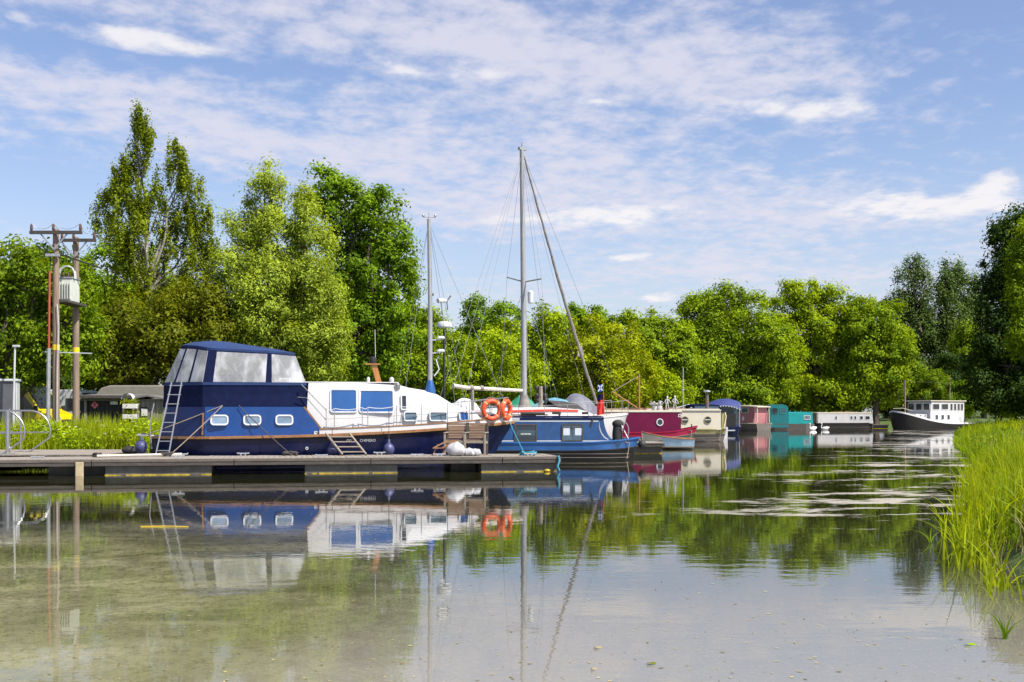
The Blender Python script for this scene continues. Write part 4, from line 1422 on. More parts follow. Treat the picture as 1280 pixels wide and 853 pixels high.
def make_far_boats():
    # boat under the purple-blue canopy
    L, bm = 5.5, 2.3
    X0, Y0 = wx(905, 91), 91.5
    o, b, sh = cabin_cruiser('canopy_boat', 'dark boat under an arched purple blue canopy beside the cream canal boat', (X0, Y0, 0), R(72), L, bm,
                             'navy_paint', 'purple_canvas', 'purple_canvas', 0.55, 2.5, None)
    o.rotation_euler.z = R(80)
    o.location = (wx(906, 89), 89.0, 0)
    hb = bm / 2
    rows = []
    for u, z in ((0.03, 2.12), (0.1, 2.22), (0.9, 2.58), (2.0, 2.66), (3.6, 2.5)):
        rows.append([(u, hb * 1.02 * a, z - 0.30 * a * a) for a in np.linspace(-1, 1, 11)])
    top = MB().loft(rows, False, False).build('canopy_top', 'canopy_blue', o, True)
    va = MB()
    for k in range(12):
        a = -0.95 + 1.9 * k / 11
        va.add([(0.02, hb * (a - .08), 2.13 - 0.30 * (a - .08) ** 2), (0.02, hb * (a + .08), 2.13 - 0.30 * (a + .08) ** 2), (0.02, hb * a, 2.03 - 0.30 * a * a)], [(0, 1, 2)])
    va.build('canopy_fringe', 'line_white', top)
    for (u, s) in ((0.15, -1), (0.15, 1), (3.4, -1), (3.4, 1)):
        MB().tube([(u, s * hb * 0.93, 0.5), (u, s * hb * 0.95, 2.25)], 0.025, 6).build('canopy_post', 'mast_alloy', o)
    MB().box((0.03, 0.72, 0.95), (0.05, 0.75, 1.0)).build('transom_panel', 'purple_canvas', o)
    MB().box((0.06, -0.25, 0.9), (0.05, 1.1, 1.25)).build('stern_curtain', 'black_cloth', o)
    MB().loft([[(0.2, hb * .93, 0.6), (0.2, hb * .95, 2.2)], [(3.3, hb * .93, 0.6), (3.3, hb * .95, 2.2)]], False, False).build('side_curtain', 'vinyl', o)
    MB().box((2.9, 0, 1.35), (0.1, 1.9, 1.5)).build('bulkhead', 'sea_glass', o)
    MB().box((-0.15, 0.2, 0.28), (0.3, 1.9, 0.08)).build('swim_step', 'line_white', o)
    # a lower blue canopy behind the cream boat
    o2 = thing('covered_cruiser', 'cruiser with pale blue framed canopy mostly hidden behind the cream boat', 'boat', (wx(880, 76), 76.5, 0), R(188))
    MB().loft([[(-1.3, -1.0, -.2), (-1.3, -1.1, 0.7), (-1.3, 1.1, 0.7), (-1.3, 1.0, -.2)], [(1.0, -1.0, -.2), (1.0, -1.1, 0.7), (1.0, 1.1, 0.7), (1.0, 1.0, -.2)], [(2.3, -.1, .1), (2.4, -.15, 0.85), (2.4, .15, 0.85), (2.3, .1, .1)]]).build('hull', 'white_gel', o2)
    MB().loft([[(-0.95, -0.9, 1.75), (-0.8, -0.9, 2.08), (0.4, -0.9, 2.16), (0.85, -0.9, 2.10), (0.95, -0.9, 1.75)], [(-0.95, 0.9, 1.75), (-0.8, 0.9, 2.08), (0.4, 0.9, 2.16), (0.85, 0.9, 2.10), (0.95, 0.9, 1.75)]], False, True).build('canopy', 'navy_canvas', o2)
    MB().loft([[(-0.85, 0.92, 0.7), (-0.75, 0.92, 2.0)], [(0.85, 0.92, 0.7), (0.8, 0.92, 2.0)]], False, False).build('canopy_window', 'sea_glass', o2)
    MB().box((0, 0, 1.2), (1.9, 1.8, 1.1)).build('cabin', 'navy_canvas', o2, bevel=0.05)
    o3 = thing('windscreen_cruiser', 'low cruiser whose raked windscreen shows above the cream boat roof', 'boat', (wx(858, 78), 79.0, 0), R(0))
    MB().loft([[(-2.2, -1.0, -.2), (-2.2, -1.1, 0.8), (-2.2, 1.1, 0.8), (-2.2, 1.0, -.2)], [(0.6, -1.0, -.2), (0.6, -1.1, 0.8), (0.6, 1.1, 0.8), (0.6, 1.0, -.2)], [(2.0, -.1, .1), (2.1, -.15, 0.95), (2.1, .15, 0.95), (2.0, .1, .1)]]).build('hull', 'white_gel', o3)
    MB().loft([[(-1.0, -0.9, 0.8), (-0.7, -0.8, 1.9), (0.2, -0.75, 2.12), (1.3, -0.9, 1.55), (1.4, -.9, .8)], [(-1.0, 0.9, 0.8), (-0.7, 0.8, 1.9), (0.2, 0.75, 2.12), (1.3, 0.9, 1.55), (1.4, .9, .8)]], True, True).build('windscreen', 'sea_glass', o3)
    MB().tube([(-0.7, -0.82, 1.9), (0.2, -0.77, 2.13), (1.3, -0.92, 1.56)], 0.035, 6).build('screen_frame', 'line_white', o3)
    # pink cabin cruiser, stern-on three-quarter
    L, bm = 5.6, 2.2
    o, b, sh = cabin_cruiser('cabin_cruiser', 'dusty pink cabin cruiser with cream roof between dark canopy boat and teal boat', (wx(956, 106), 106.3, 0), R(128), L, bm,
                             'hull_grey', 'pink_paint', 'cream_paint', 0.62, 2.2, None)
    wv = bm / 2 - 0.12
    cabp = [(0.45, 0.6), (0.35, 1.45), (0.45, 2.1), (2.7, 2.2), (3.4, 1.45), (4.3, 1.3), (4.6, 0.72)]
    cb_ = MB()
    n = len(cabp)

    def ln(z):
        return wv - 0.16 * max(0, (z - 0.6)) / 1.6
    cb_.loft([[(u, -ln(z), z) for u, z in cabp], [(u, ln(z), z) for u, z in cabp]], True, True).build('cabin', 'pink_paint', o)
    MB().loft([[(u, -ln(2.1) - .08, z), (u, -ln(2.1) - .05, z + .08), (u, ln(2.1) + .05, z + .08), (u, ln(2.1) + .08, z)] for u, z in ((0.0, 2.06), (1.0, 2.13), (2.4, 2.18), (2.85, 2.16))]).build('roof', 'cream_paint', o)
    for s in (-1, 1):
        MB().tube([(0.1, s * 0.8, 0.7), (0.12, s * 0.78, 2.08)], 0.05, 6).build('roof_post', 'cream_paint', o)
        for (u, w) in ((1.45, .8), (2.4, .7)):
            window(o, s * (ln(1.8) + 0.002), u, 1.80, w, 0.46, 0.08, 'cream_paint', 'sea_glass', 0.04, s, 0.03, rake=-0.10 * s)
        for u in (1.6, 2.9):
            window(o, s * (ln(1.05) + 0.002), u, 1.05, 0.22, 0.40, 0.1, 'line_white', 'curtain', 0.035, s, 0.03, 'side_light', rake=-0.10 * s)
    MB().add([(2.76, -.72, 2.10), (2.76, .72, 2.10), (3.38, .78, 1.53), (3.38, -.78, 1.53)], [(0, 1, 2, 3)]).build('windscreen', 'sea_glass', o)
    # teal boat: wheelhouse and low cabin
    o = thing('trip_boat', 'bright teal boat with tall rounded wheelhouse and low cabin', 'boat', (wx(958, 112), 111.6, 0), R(0))
    s = 0.0747
    Lb = (1016 - 958) * s
    rings = []
    for k in np.linspace(0, 1, 10):
        u = k * Lb
        w = 1.1 * (1 - 0.85 * max(0, (k - 0.8) / 0.2) ** 2) * (0.8 + 0.2 * min(1, k / 0.1))
        rings.append([(u, -w * .85, -.2), (u, -w, 0.55), (u, w, 0.55), (u, w * .85, -.2)])
    MB().loft(rings, False, True).build('hull', 'hull_grey', o)
    wh = [(0.0, 0.2), (0.0, 2.0), (0.12, 2.24), (0.4, 2.33), (1.2, 2.33), (1.55, 2.24), (1.70, 2.0), (1.72, 0.2)]
    MB().prism(wh, -1.08, 1.08).build('wheelhouse', 'teal_dark', o, bevel=0.03)
    window(o, -1.085, 1.22, 1.75, 0.55, 0.55, 0.1, 'teal_paint', 'sea_glass', 0.04, -1, 0.03)
    window(o, -1.085, 0.45, 1.75, 0.55, 0.55, 0.1, 'teal_dark', 'dark_glass', 0.04, -1, 0.03)
    MB().prism([(1.73, 0.52), (1.73, 1.62), (3.95, 1.56), (4.02, 0.52)], -1.0, 1.0).build('cabin', 'teal_paint', o, bevel=0.04)
    MB().box((2.85, 0, 1.62), (2.2, 1.9, 0.06)).build('cabin_roof', 'teal_paint', o, bevel=0.02)
    window(o, -1.005, 3.45, 1.13, 0.62, 0.42, 0.04, 'line_white', 'sea_glass', 0.05, -1, 0.03,
           extra=lambda fo, vv: [MB().box((3.45 + k * 0.16, vv, 1.13), (0.03, 0.01, 0.36)).build('bar', 'line_white', fo) for k in (-1, 0, 1)])
    for k in (2.1, 2.6, 3.1):
        MB().lathe([(0.04, 1.62), (0.06, 1.72), (0.02, 1.78)], 8, (k, 0, 0)).build('roof_vent', 'teal_dark', o)
    # grey-white narrowboat
    Lb = 6.0
    o, wv, lean = narrowboat('narrowboat', 'pale grey narrowboat with small dark windows near the far bend', (wx(1017, 116.5), 117.2, 0), R(9), Lb + 0.4, 2.1, 0.55, 1.52,
                             0.25, Lb - 0.05, 'hull_black', 'hull_black', 'grey_white', 'cream_paint', bow=0.05, zsplit=0.3, cut=0.1)
    for px, w in ((1042, .22), (1062, .26), (1067, .26), (1075, .34), (1083, .5)):
        u = (wx(px, 117) - wx(1017, 116.5)) / 0.985
        window(o, -lean(1.05) - .002, u, 1.08, w, 0.36, 0.04, 'line_white', 'dark_glass', 0.03, -1, 0.03, rake=0.07)
    MB().box((0.20, 0, 1.0), (0.10, 1.7, 0.95)).build('shaded_end', 'van_grey', o)  # darker grey panel puts the shade of the cabin end into the colour


make_far_boats()


def make_barge():
    L, bm = 10.5, 3.2
    a = R(209)
    bow = Vector((wx(1116, 113.5), 113.5, 0))
    d = Vector((math.cos(a), math.sin(a), 0))
    loc = bow - d * L
    o = thing('barge', 'black hulled barge with white wheelhouse moored beyond the reeds', 'boat', loc, a)
    hb = bm / 2
    U = np.concatenate([np.linspace(0, 2, 4), np.linspace(3, 7.5, 5), np.linspace(7.9, L, 9)])

    def b(u):
        k = max(0, (u - 7.0) / 3.5)
        return hb * (0.8 + 0.2 * min(1, u / 2)) * max(0.06, math.sqrt(max(0, 1 - k ** 2.6)))

    def sh(u):
        return 0.50 + 1.15 * max(0, (u - 3.5) / 7.0) ** 2.0
    rings = []
    for u in U:
        k = max(0, (u - 8) / 2.5)
        p = [(u - 0.5 * k, -b(u) * (.8 - .2 * k), -.3), (u - 0.3 * k, -b(u) * (.93 - .1 * k), 0.2), (u, -b(u), sh(u))]
        rings.append(p + [(x, -y, z) for x, y, z in reversed(p)])
    MB().loft(rings, False, True).build('hull', 'hull_black', o, True)
    MB().loft([[(u, -b(u) * .99, sh(u) - .02), (u, b(u) * .99, sh(u) - .02)] for u in U], False, False).build('deck', 'grey_white', o)
    for s in (-1, 1):
        MB().loft([[(u, s * (b(u) + .02), sh(u) - 0.02), (u, s * (b(u) - 0.0), sh(u) + 0.14), (u, s * (b(u) - 0.08), sh(u) + 0.14), (u, s * (b(u) - .08), sh(u) - 0.02)] for u in U]).build('bulwark', 'white_gel', o, True)
    # long low cabin with wheelhouse at the stern; near side is +v
    MB().prism([(7.0, 0.55), (7.0, 1.40), (8.6, 1.47), (8.9, 1.0)], -1.1, 1.1).build('cabin', 'white_gel', o, bevel=0.04)
    MB().prism([(2.4, 0.45), (2.4, 2.62), (6.9, 2.62), (7.05, 1.6), (7.05, .7)], -1.42, 1.42).build('wheelhouse', 'white_gel', o, bevel=0.03)
    MB().box((4.65, 0, 2.70), (4.9, 3.05, 0.10)).build('wheelhouse_roof', 'cream_paint', o, bevel=0.03)
    for u, w in ((6.3, .95), (5.1, .95)):
        window(o, 1.425, u, 2.15, w, 0.60, 0.08, 'white_gel', 'dark_glass', 0.05, 1, 0.03)
    for u in (4.2, 3.7, 3.2, 2.75):
        window(o, 1.425, u, 2.12, 0.32, 0.66, 0.03, 'white_gel', 'dark_glass', 0.03, 1, 0.03)
    for u in (6.2, 5.4, 4.6):
        window(o, 1.427, u, 1.15, 0.34, 0.46, 0.04, 'line_white', 'dark_glass', 0.03, 1, 0.03)
    for u in (7.4, 8.0):
        window(o, 1.105, u, 1.3, 0.2, 0.2, 0.1, 'line_white', 'dark_glass', 0.03, 1, 0.03, 'porthole')
    for v in (-.95, 0, .95):
        M = Matrix.Translation((6.98, v, 2.15)) @ Matrix.Rotation(R(90), 4, 'Z')
        window(o, 0, 0, 0, .8, .66, .06, 'white_gel', 'dark_glass', .04, -1, .08, place=M)
    zt = wz(476, 116)
    MB().tube([(8.9, 0, 1.2), (8.9, 0, zt)], [0.10, 0.06], 8).build('mast', 'pole_wood', o, True)
    MB().tube([(3.0, 0.2, 2.95), (3.0, 0.2, zt + 0.4)], 0.05, 6).build('rear_mast', 'pole_wood', o)
    for p, q in (((8.9, 0, zt - .1), (3.0, .2, zt - .2)), ((8.9, 0, 1.9), (3.2, .2, zt - .2)), ((8.9, 0, zt - .2), (10.4, 0, 1.9)), ((8.9, 0, zt - .3), (9.2, 1.2, 1.7))):
        MB().tube([p, q], 0.009, 4).build('stay', 'rope_dark', o)
    MB().tube([(10.45, 0, 1.95), (9.9, .6, 2.0), (9.0, 1.1, 1.75)], 0.03, 5).build('bow_rail', 'cream_paint', o)


make_barge()


# ------------------------------------------------------------------ sailing yacht
def make_yacht():
    L = 9.8
    bow = Vector((wx(783, 50.2), 50.2, 0))
    stern = Vector((-2.35, 43.9, 0))
    rz = math.atan2(bow.y - stern.y, bow.x - stern.x)
    L = (bow - stern).length
    o = thing('sailing_yacht', 'white sailing yacht with tall mast and furled headsail behind the blue narrowboat', 'boat', stern, rz)
    hb = 1.4
    U = np.linspace(0, L, 15)

    def b(u):
        k = u / L
        return hb * max(0.03, (0.72 + 0.28 * min(1, k / 0.4)) * math.sqrt(max(0, 1 - max(0, (k - 0.42) / 0.58) ** 2.0)))

    def sh(u):
        return 1.25 + 0.32 * (u / L) ** 2
    rings = []
    for u in U:
        k = max(0, (u - 0.6 * L) / (0.4 * L))
        a = [(u - 0.9 * k, -b(u) * .6, -.1), (u - .5 * k, -b(u) * .9, .4), (u, -b(u), sh(u))]
        rings.append(a + [(p, -q, r) for p, q, r in reversed(a)])
    MB().loft(rings, False, True).build('hull', 'white_gel', o, True)
    MB().loft([[(u, -b(u) * .99, sh(u) - .02), (u, 0, sh(u) + .05), (u, b(u) * .99, sh(u) - .02)] for u in U], False, False).build('deck', 'cream_paint', o)
    for s in (-1, 1):
        MB().tube([(u, s * b(u), sh(u) + .02) for u in U], 0.03, 6).build('toe_rail', 'white_gel', o, True)
    rr = []
    for u, w, z in ((1.6, .85, 1.62), (2.5, .95, 1.78), (4.4, .95, 1.82), (6.0, .75, 1.80), (7.0, .5, 1.62)):
        rr.append([(u, -w - .08, 1.25), (u, -w, z - .05), (u, -w * .6, z + .03), (u, w * .6, z + .03), (u, w, z - .05), (u, w + .08, 1.25)])
    MB().loft(rr).build('coachroof', 'white_gel', o, True)
    for s in (-1, 1):
        MB().loft([[(u, s * (w + .035), 1.60 + dz), (u, s * (w + .03), 1.68 + dz), (u, s * (w + .0), 1.68 + dz), (u, s * (w + .0), 1.60 + dz)] for u, w, dz in ((1.7, .88, 0), (2.5, .96, .05), (4.4, .97, .08), (5.9, .78, .06))]).build('red_stripe', 'stripe_red', o)
    # mast, spreaders, boom
    um = 3.76
    zt = wz(186, 46.2)
    MB().tube([(um, 0, 1.75), (um - .03, 0, 6), (um - 0.12, 0, zt)], [.115, .11, .085], 12).build('mast', 'mast_alloy', o, True)
    MB().tube([(um, 0, 1.72), (um, 0, 2.3)], [.26, .15], 10).build('mast_coat', 'sail_grey', o, True)
    MB().tube([(um, -1.0, 6.72), (um, 0, 6.68), (um, 1.0, 6.95)], 0.03, 6).build('spreader', 'galv', o)
    MB().lathe([(.06, 5.85), (.11, 5.88), (.11, 6.3), (.06, 6.34)], 10, (um + .2, -.15, 0)).build('radar_reflector', 'line_white', o, True)
    MB().tube([(um + .2, -.15, 5.5), (um, 0, 5.6)], .025, 5).build('reflector_bracket', 'galv', o)
    MB().tube([(um - .12, 0, zt), (um - .12, 0, zt + .25)], .012, 5).build('wind_vane', 'black_rubber', o)
    MB().box((um - .1, 0, zt + .02), (.35, .12, .1)).build('masthead', 'galv', o)
    MB().tube([(um - .1, 0, 2.48), (.9, 0, 2.55), (.25, 0, 2.62)], [.06, .075, .075], 10).build('boom', 'sail_cream', o, True)
    for u in (1.1, 1.6):
        MB().tube([(u - .07, 0, 2.55), (u + .07, 0, 2.55)], .10, 10).build('sail_tie', 'sail_grey', o, True)
    MB().tube([(1.15, 0, 2.5), (1.2, 0, 1.5)], .07, 6).build('mainsheet', 'sail_grey', o)
    # furled headsail on the forestay
    uf, zf = 7.75, 2.0
    pts, rs = [], []
    rng = random.Random(2)
    for k in range(41):
        q = k / 40
        pts.append((lerp(um - .05, uf, q), 0.02 * rng.uniform(-1, 1), lerp(zt - .15, zf, q) - .25 * math.sin(math.pi * q)))
        rs.append(0.028 + 0.045 * q * (1 - 0.55 * max(0, (q - .7) / .3)) + rng.uniform(0, .012))
    MB().tube(pts, rs, 7).build('furled_headsail', 'sail_grey', o, True)
    q = 0.775
    c = Vector((lerp(um, uf, q), 0, lerp(zt, zf, q) - .2))
    MB().add([c + Vector((-.25, -.02, -.12)), c + Vector((.02, 0, .42)), c + Vector((.2, .03, -.05)), c + Vector((0, .05, -.15))], [(0, 1, 2, 3)]).build('sail_clew', 'sail_grey', o)
    # rigging
    rig = [((um - .1, 0, zt - .1), (-.1, -.8, 1.35)), ((um - .1, 0, zt - .1), (-.1, .8, 1.35)), ((um, -1.0, 6.72), (um - .1, -1.38, 1.35)), ((um - .1, 0, zt - .1), (um, -1.0, 6.72)),
           ((um, 1.0, 6.95), (um - .1, 1.38, 1.35)), ((um - .1, 0, zt - .1), (um, 1.0, 6.95)), ((um, 0, 6.6), (um - .8, -1.36, 1.35)), ((um, 0, 6.6), (um - .8, 1.36, 1.35)),
           ((um, 0, 6.6), (um + .9, -1.3, 1.35)), ((um, 0, 6.6), (um + .9, 1.3, 1.35)), ((um - .1, 0, zt - .2), (.3, 0, 2.65)), ((um - .1, 0, zt - .1), (L - .05, 0, 1.65)), ((um - .1, 0, zt - .3), (6.2, .9, 1.5)), ((um - .1, 0, zt - .3), (6.4, -.9, 1.5))]
    for p, q in rig:
        MB().tube([p, q], .0075, 4).build('rigging_wire', 'wire', o)
    # stern gantry: black pole with radar dome and wind generator
    po = MB().tube([(-.05, 0.15, 1.2), (-.05, .15, 4.72)], .045, 8).build('gantry_pole', 'black_rubber', o)
    MB().lathe([(.16, 4.74), (.27, 4.77), (.28, 4.87), (.24, 4.95), (.05, 4.98)], 16, (-.05, .15, 0)).build('radar_dome', 'line_white', o, True)
    wg = MB().tube([(-.30, .2, 5.72), (-.0, .2, 5.74), (.18, .2, 5.72)], [.09, .08, .03], 8).build('wind_generator', 'line_white', o, True)
    for k in range(3):
        a = R(20 + 120 * k)
        MB().bar((.12, .2, 5.72), (.12, .2 + .32 * math.cos(a), 5.72 + .32 * math.sin(a)), .06, .015, up=(1, 0, 0)).build('blade', 'galv', wg)
    MB().tube([(-.15, .2, 5.7), (-.05, .16, 5.0)], .02, 6).build('generator_pole', 'galv', o)
    # guard rails
    for s in (-1, 1):
        pr = []
        for u in (0.1, 1.2, 2.4, 3.6, 4.8, 6.0, 7.2, 8.4, 9.2):
            u = min(u, L - .4)
            MB().tube([(u, s * (b(u) - .05), sh(u)), (u, s * (b(u) - .05), sh(u) + .6)], .012, 5).build('stanchion', 'steel', o)
            pr.append((u, s * (b(u) - .05), sh(u) + .6))
        MB().tube(pr, .008, 4).build('guard_wire', 'wire', o)
    # black cover over the fore hatch, wooden bitt post with fittings
    MB().loft([[(5.0, -.7, 1.80), (5.0, 0, 2.12), (5.0, .7, 1.80)], [(5.9, -.7, 1.8), (5.9, 0, 2.08), (5.9, .7, 1.8)], [(6.6, -.55, 1.7), (6.6, 0, 1.98), (6.6, .55, 1.7)]], False, False).build('hatch_cover', 'dark_tarp', o)
    return o


make_yacht()


def make_post():
    o = thing('deck_post', 'grey wooden post with black fittings standing behind the narrowboat roof', 'post', (wx(676, 46.5), 46.5, 1.3), 0)
    MB().tube([(0, 0, 0), (0, 0, .8), (0, 0, 1.35)], [.10, .09, .08], 8).build('shaft', 'weathered_wood', o)
    for z, x in ((1.28, -.16), (1.30, .16), (1.0, -.15), (.98, .17), (.82, .2), (.80, -.12)):
        MB().ball((x, 0, z), (.10, .09, .10), 8, 5).build('fitting', 'black_rubber', o, True)


make_post()


# flag staff and ensign
def make_flag():
    Y = 49.3
    x0 = wx(753, Y)
    o = thing('flag_staff', 'thin staff with hanging red ensign and small blue and white flag', 'flag', (x0, Y, 1.55), 0)
    zt = wz(478, Y) - 1.55
    MB().tube([(0.08, 0, 0), (.02, 0, zt)], .014, 6).build('staff', 'orange_wood', o)

    def cloth(name, m, x1, x0_, z0, z1, n=7):
        rows = []
        for k in range(n):
            a = k / (n - 1)
            x = lerp(x0_, x1, a)
            rows.append([(x, .05 * math.sin(a * 7 + zz * 2), lerp(z0, z1, zz) - .06 * a) for zz in np.linspace(0, 1, 5)])
        f = MB().loft(rows, False, False).build(name, m, o, True)
        return f
    cloth('ensign', 'flag_red', -.22, .06, .02, .62)
    cloth('ensign_fold', 'navy_canvas', -.2, .05, .60, .86)
    cloth('courtesy_flag', 'flag_blue', -.2, .02, zt - .36, zt - .08)
    c = MB()
    za, zb = zt - .44, zt - .10
    c.bar((-.18, -.07, za + .06), (.0, -.07, zb), .01, .05)
    c.bar((-.18, -.07, zb - .02), (.0, -.07, za + .1), .01, .05)
    c.build('saltire', 'line_white', o)


make_flag()


def make_jib_crane():
    Y = 63.5
    o = thing('derrick', 'orange wooden derrick mast with raised boom on the dark red boat', 'derrick', (wx(799, Y), Y, 1.3), 0)
    z = lambda py: wz(py, Y) - 1.3
    MB().tube([(0, 0, 0), (0, 0, z(467))], [.06, .04], 8).build('mast', 'orange_wood', o, True)
    MB().tube([(-.05, 0, z(511)), (wx(765.5, Y) - wx(799, Y), 0, z(490))], .04, 7).build('boom', 'orange_wood', o, True)
    MB().tube([(wx(765.5, Y) - wx(799, Y), 0, z(490)), (0, 0, z(470))], .022, 5).build('boom_line', 'rope_tan', o)
    h = thing('punt', 'low dark punt carrying the derrick, hidden behind the red cabin', 'boat', (wx(790, Y), 64.4, 0), 0)
    MB().loft([[(-2.2, -.55, -.1), (-2.4, -.7, .9), (-2.4, .7, .9), (-2.2, .55, -.1)], [(2.0, -.55, -.1), (2.0, -.7, .9), (2.0, .7, .9), (2.0, .55, -.1)]]).build('hull', 'hull_black', h)
    MB().box((0.0, -.9, 1.28), (1.2, .3, .08)).build('thwart', 'dark_wood', h)
    MB().box((0.2, -.5, 1.1), (1.2, 1.0, .36)).build('box', 'hull_black', h)


make_jib_crane()


def tarp_boat(px0, px1, pytop, Y, m, label, seed, hullm='white_gel'):
    x0, x1 = wx(px0, Y), wx(px1, Y)
    L = x1 - x0
    zt = wz(pytop, Y)
    o = thing('covered_boat', label, 'boat', ((x0 + x1) / 2, Y, 0), 0, 'boats under tarpaulins')
    rng = random.Random(seed)
    MB().loft([[(u, -w * .8, -.15), (u, -w, 1.0), (u, w, 1.0), (u, w * .8, -.15)] for u, w in ((-L * .46, .8), (0, 1.1), (L * .35, .8), (L * .5, .12))]).build('hull', hullm, o)
    rows = []
    for k in range(11):
        a = k / 10
        u = -L * .5 + L * a
        zr = 1.15 + (zt - 1.15) * (math.sin(math.pi * (0.12 + .8 * a)) ** .7) + rng.uniform(-.03, .03)
        w = 1.2 * (1 - .8 * max(0, (a - .6) / .4) ** 2)
        rows.append([(u, y * w, lerp(zr, .95, abs(y) ** 1.4) + rng.uniform(-.025, .025)) for y in np.linspace(-1, 1, 9)])
    MB().loft(rows, False, False).build('tarpaulin', m, o, True)


tarp_boat(632, 674, 495, 57, 'tarp_green', 'boat under a green tarpaulin behind the yacht mast', 1)
tarp_boat(660, 728, 497.5, 55, 'tarp_blue', 'boat under a pale blue tarpaulin right of the yacht mast', 2)
tarp_boat(698, 748, 492, 60, 'tarp_grey', 'boat under a slate grey tarpaulin near the flag', 3)
tarp_boat(560, 604, 497, 52, 'white_cover', 'boat with white cover glimpsed between cruiser bow and yacht stern', 4)


# ------------------------------------------------------------------ dinghy and far pontoons
def make_dinghy():
    Y = 53.5
    x0, x1 = wx(802, Y), wx(859, Y)
    L = x1 - x0
    o = thing('dinghy', 'small pale blue rowing dinghy with wooden gunwale moored under the red bow', 'boat', (x1, Y, 0), R(180))
    rings, top = [], []
    for k in np.linspace(0, 1, 9):
        u = -0.25 + k * (L + .25)
        w = .62 * (0.85 + .15 * min(1, k * 4)) * math.sqrt(max(.004, 1 - max(0, (k - .45) / .55) ** 2.2))
        zs = .46 + .30 * k ** 2
        rk = .25 * max(0, k - .6)
        rings.append([(u, -w, zs), (u - rk, -w * .82, .12), (u - rk, 0, -.05), (u - rk, w * .82, .12), (u, w, zs)])
        top.append([(u, w, zs)])
    MB().loft(rings, False, False).build('hull', 'cream_paint', o, True)
    r0 = rings[0]
    MB().add([(p[0] - .005, p[1], p[2]) for p in r0], [(0, 1, 2, 3, 4)]).build('transom', 'dinghy_blue', o)
    for s in (0, 4):
        MB().tube([r[s] for r in rings], .03, 6).build('gunwale', 'varnish', o, True)
    MB().tube([r0[0], r0[4]], .03, 6).build('transom_cap', 'varnish', o)
    for u in (.5, 1.2):
        MB().box((u, 0, .38), (.24, 1.1, .03)).build('thwart', 'varnish', o)
    # side facing the camera is the +v side here: blue lower panel
    pl = MB()
    for i in range(0, 5):
        a, b = rings[i], rings[i + 1]
        def pt(r, f):
            p, q = Vector(r[4]), Vector(r[3])
            return p.lerp(q, f) + Vector((0, .008, 0))
        pl.add([pt(a, .1), pt(b, .1), pt(b, .95), pt(a, .95)], [(0, 1, 2, 3)])
    pl.build('side_panel', 'dinghy_blue', o)


make_dinghy()


def pontoon(label, loc, rz, L, Wd, m='deck_wood'):
    o = thing('finger_pontoon', label, 'pontoon', loc, rz, 'short finger pontoons')
    n = int(L / .15)
    me = MB().box((0, 0, 0), (.143, Wd, .03)).mesh('plank', m)
    for i in range(n):
        q = link('plank', me, o)
        q.location = (.075 + i * .15, Wd / 2, .42)
    MB().box((L / 2, Wd / 2, .34), (L, Wd - .06, .12)).build('frame', 'dark_wood', o)
    f = MB().box((L / 2, Wd / 2, .08), (L * .9, Wd * .8, .4)).build('float', 'concrete', o)
    MB().box((L / 2, Wd * .1 - .01, .01), (L * .9, .02, .04)).build('algae_line', 'algae', f)


pontoon('short grey pontoon between blue narrowboat bow and the dinghy', (wx(792, 47.5), 47.5, 0), R(4), 1.25, 2.4)
pontoon('pale floating landing stage beside the grey narrowboat at the bend', (wx(1090, 118), 118, 0), 0, 1.7, 1.6)


# ------------------------------------------------------------------ swans
def swan(px, Y, rz, label):
    o = thing('swan', label, 'swan', (wx(px, Y), Y, 0), rz, 'swans on the far water')
    o.scale = (.68, .68, .68)
    b = MB()
    rings = []
    for u, w, z0, z1 in ((-.62, .03, .34, .38), (-.45, .15, .10, .42), (-.2, .24, -.05, .46), (.1, .25, -.06, .42), (.32, .17, .0, .34), (.45, .05, .10, .24)):
        rings.append([(u, w * math.cos(t), (z0 + z1) / 2 + (z1 - z0) / 2 * math.sin(t)) for t in np.linspace(0, 2 * math.pi, 11)[:-1]])
    b.loft(rings)
    b.tube([(.34, 0, .2), (.46, 0, .36), (.42, 0, .58), (.36, 0, .78), (.42, 0, .92), (.52, 0, .90)], [.10, .065, .05, .045, .055, .05], 8)
    b.build('body', 'swan_white', o, True)
    MB().tube([(.54, 0, .895), (.66, 0, .86)], [.03, .012], 6).build('beak', 'swan_orange', o)
    for s in (-1, 1):
        MB().loft([[(-.55, s * .04, .38), (-.2, s * .20, .30), (.2, s * .22, .30)], [(-.6, s * .05, .46), (-.2, s * .16, .50), (.15, s * .12, .44)]], False, False).build('wing', 'swan_white', o)


swan(1016, 109, R(200), 'white swan, left of the pair, by the teal boat')
swan(1031, 110, R(160), 'white swan, right of the pair, in front of the grey narrowboat')

# ------------------------------------------------------------------ trees
def leaf_mesh(name, pos, nrm, size, tint, rng, aspect=0.5, axis=None):
    n = len(pos)
    nrm = nrm / (np.linalg.norm(nrm, axis=1, keepdims=True) + 1e-9)
    rv = rng.normal(size=(n, 3)) if axis is None else axis + rng.normal(size=(n, 3)) * 0.35
    t = rv - (rv * nrm).sum(1, keepdims=True) * nrm
    t /= (np.linalg.norm(t, axis=1, keepdims=True) + 1e-9)
    b = np.cross(nrm, t)
    s = size[:, None]
    co = np.empty((n, 4, 3))
    co[:, 0] = pos - t * s
    co[:, 1] = pos + b * s * aspect + nrm * s * 0.18
    co[:, 2] = pos + t * s - nrm * s * 0.15
    co[:, 3] = pos - b * s * aspect + nrm * s * 0.18
    f = np.arange(4 * n).reshape(n, 4)
    me = bpy.data.meshes.new(name)
    fill_mesh(me, co.reshape(-1, 3), f)
    a = me.attributes.new('tint', 'FLOAT', 'FACE')
    a.data.foreach_set('value', np.clip(tint, 0, 1).astype(np.float32))
    return me


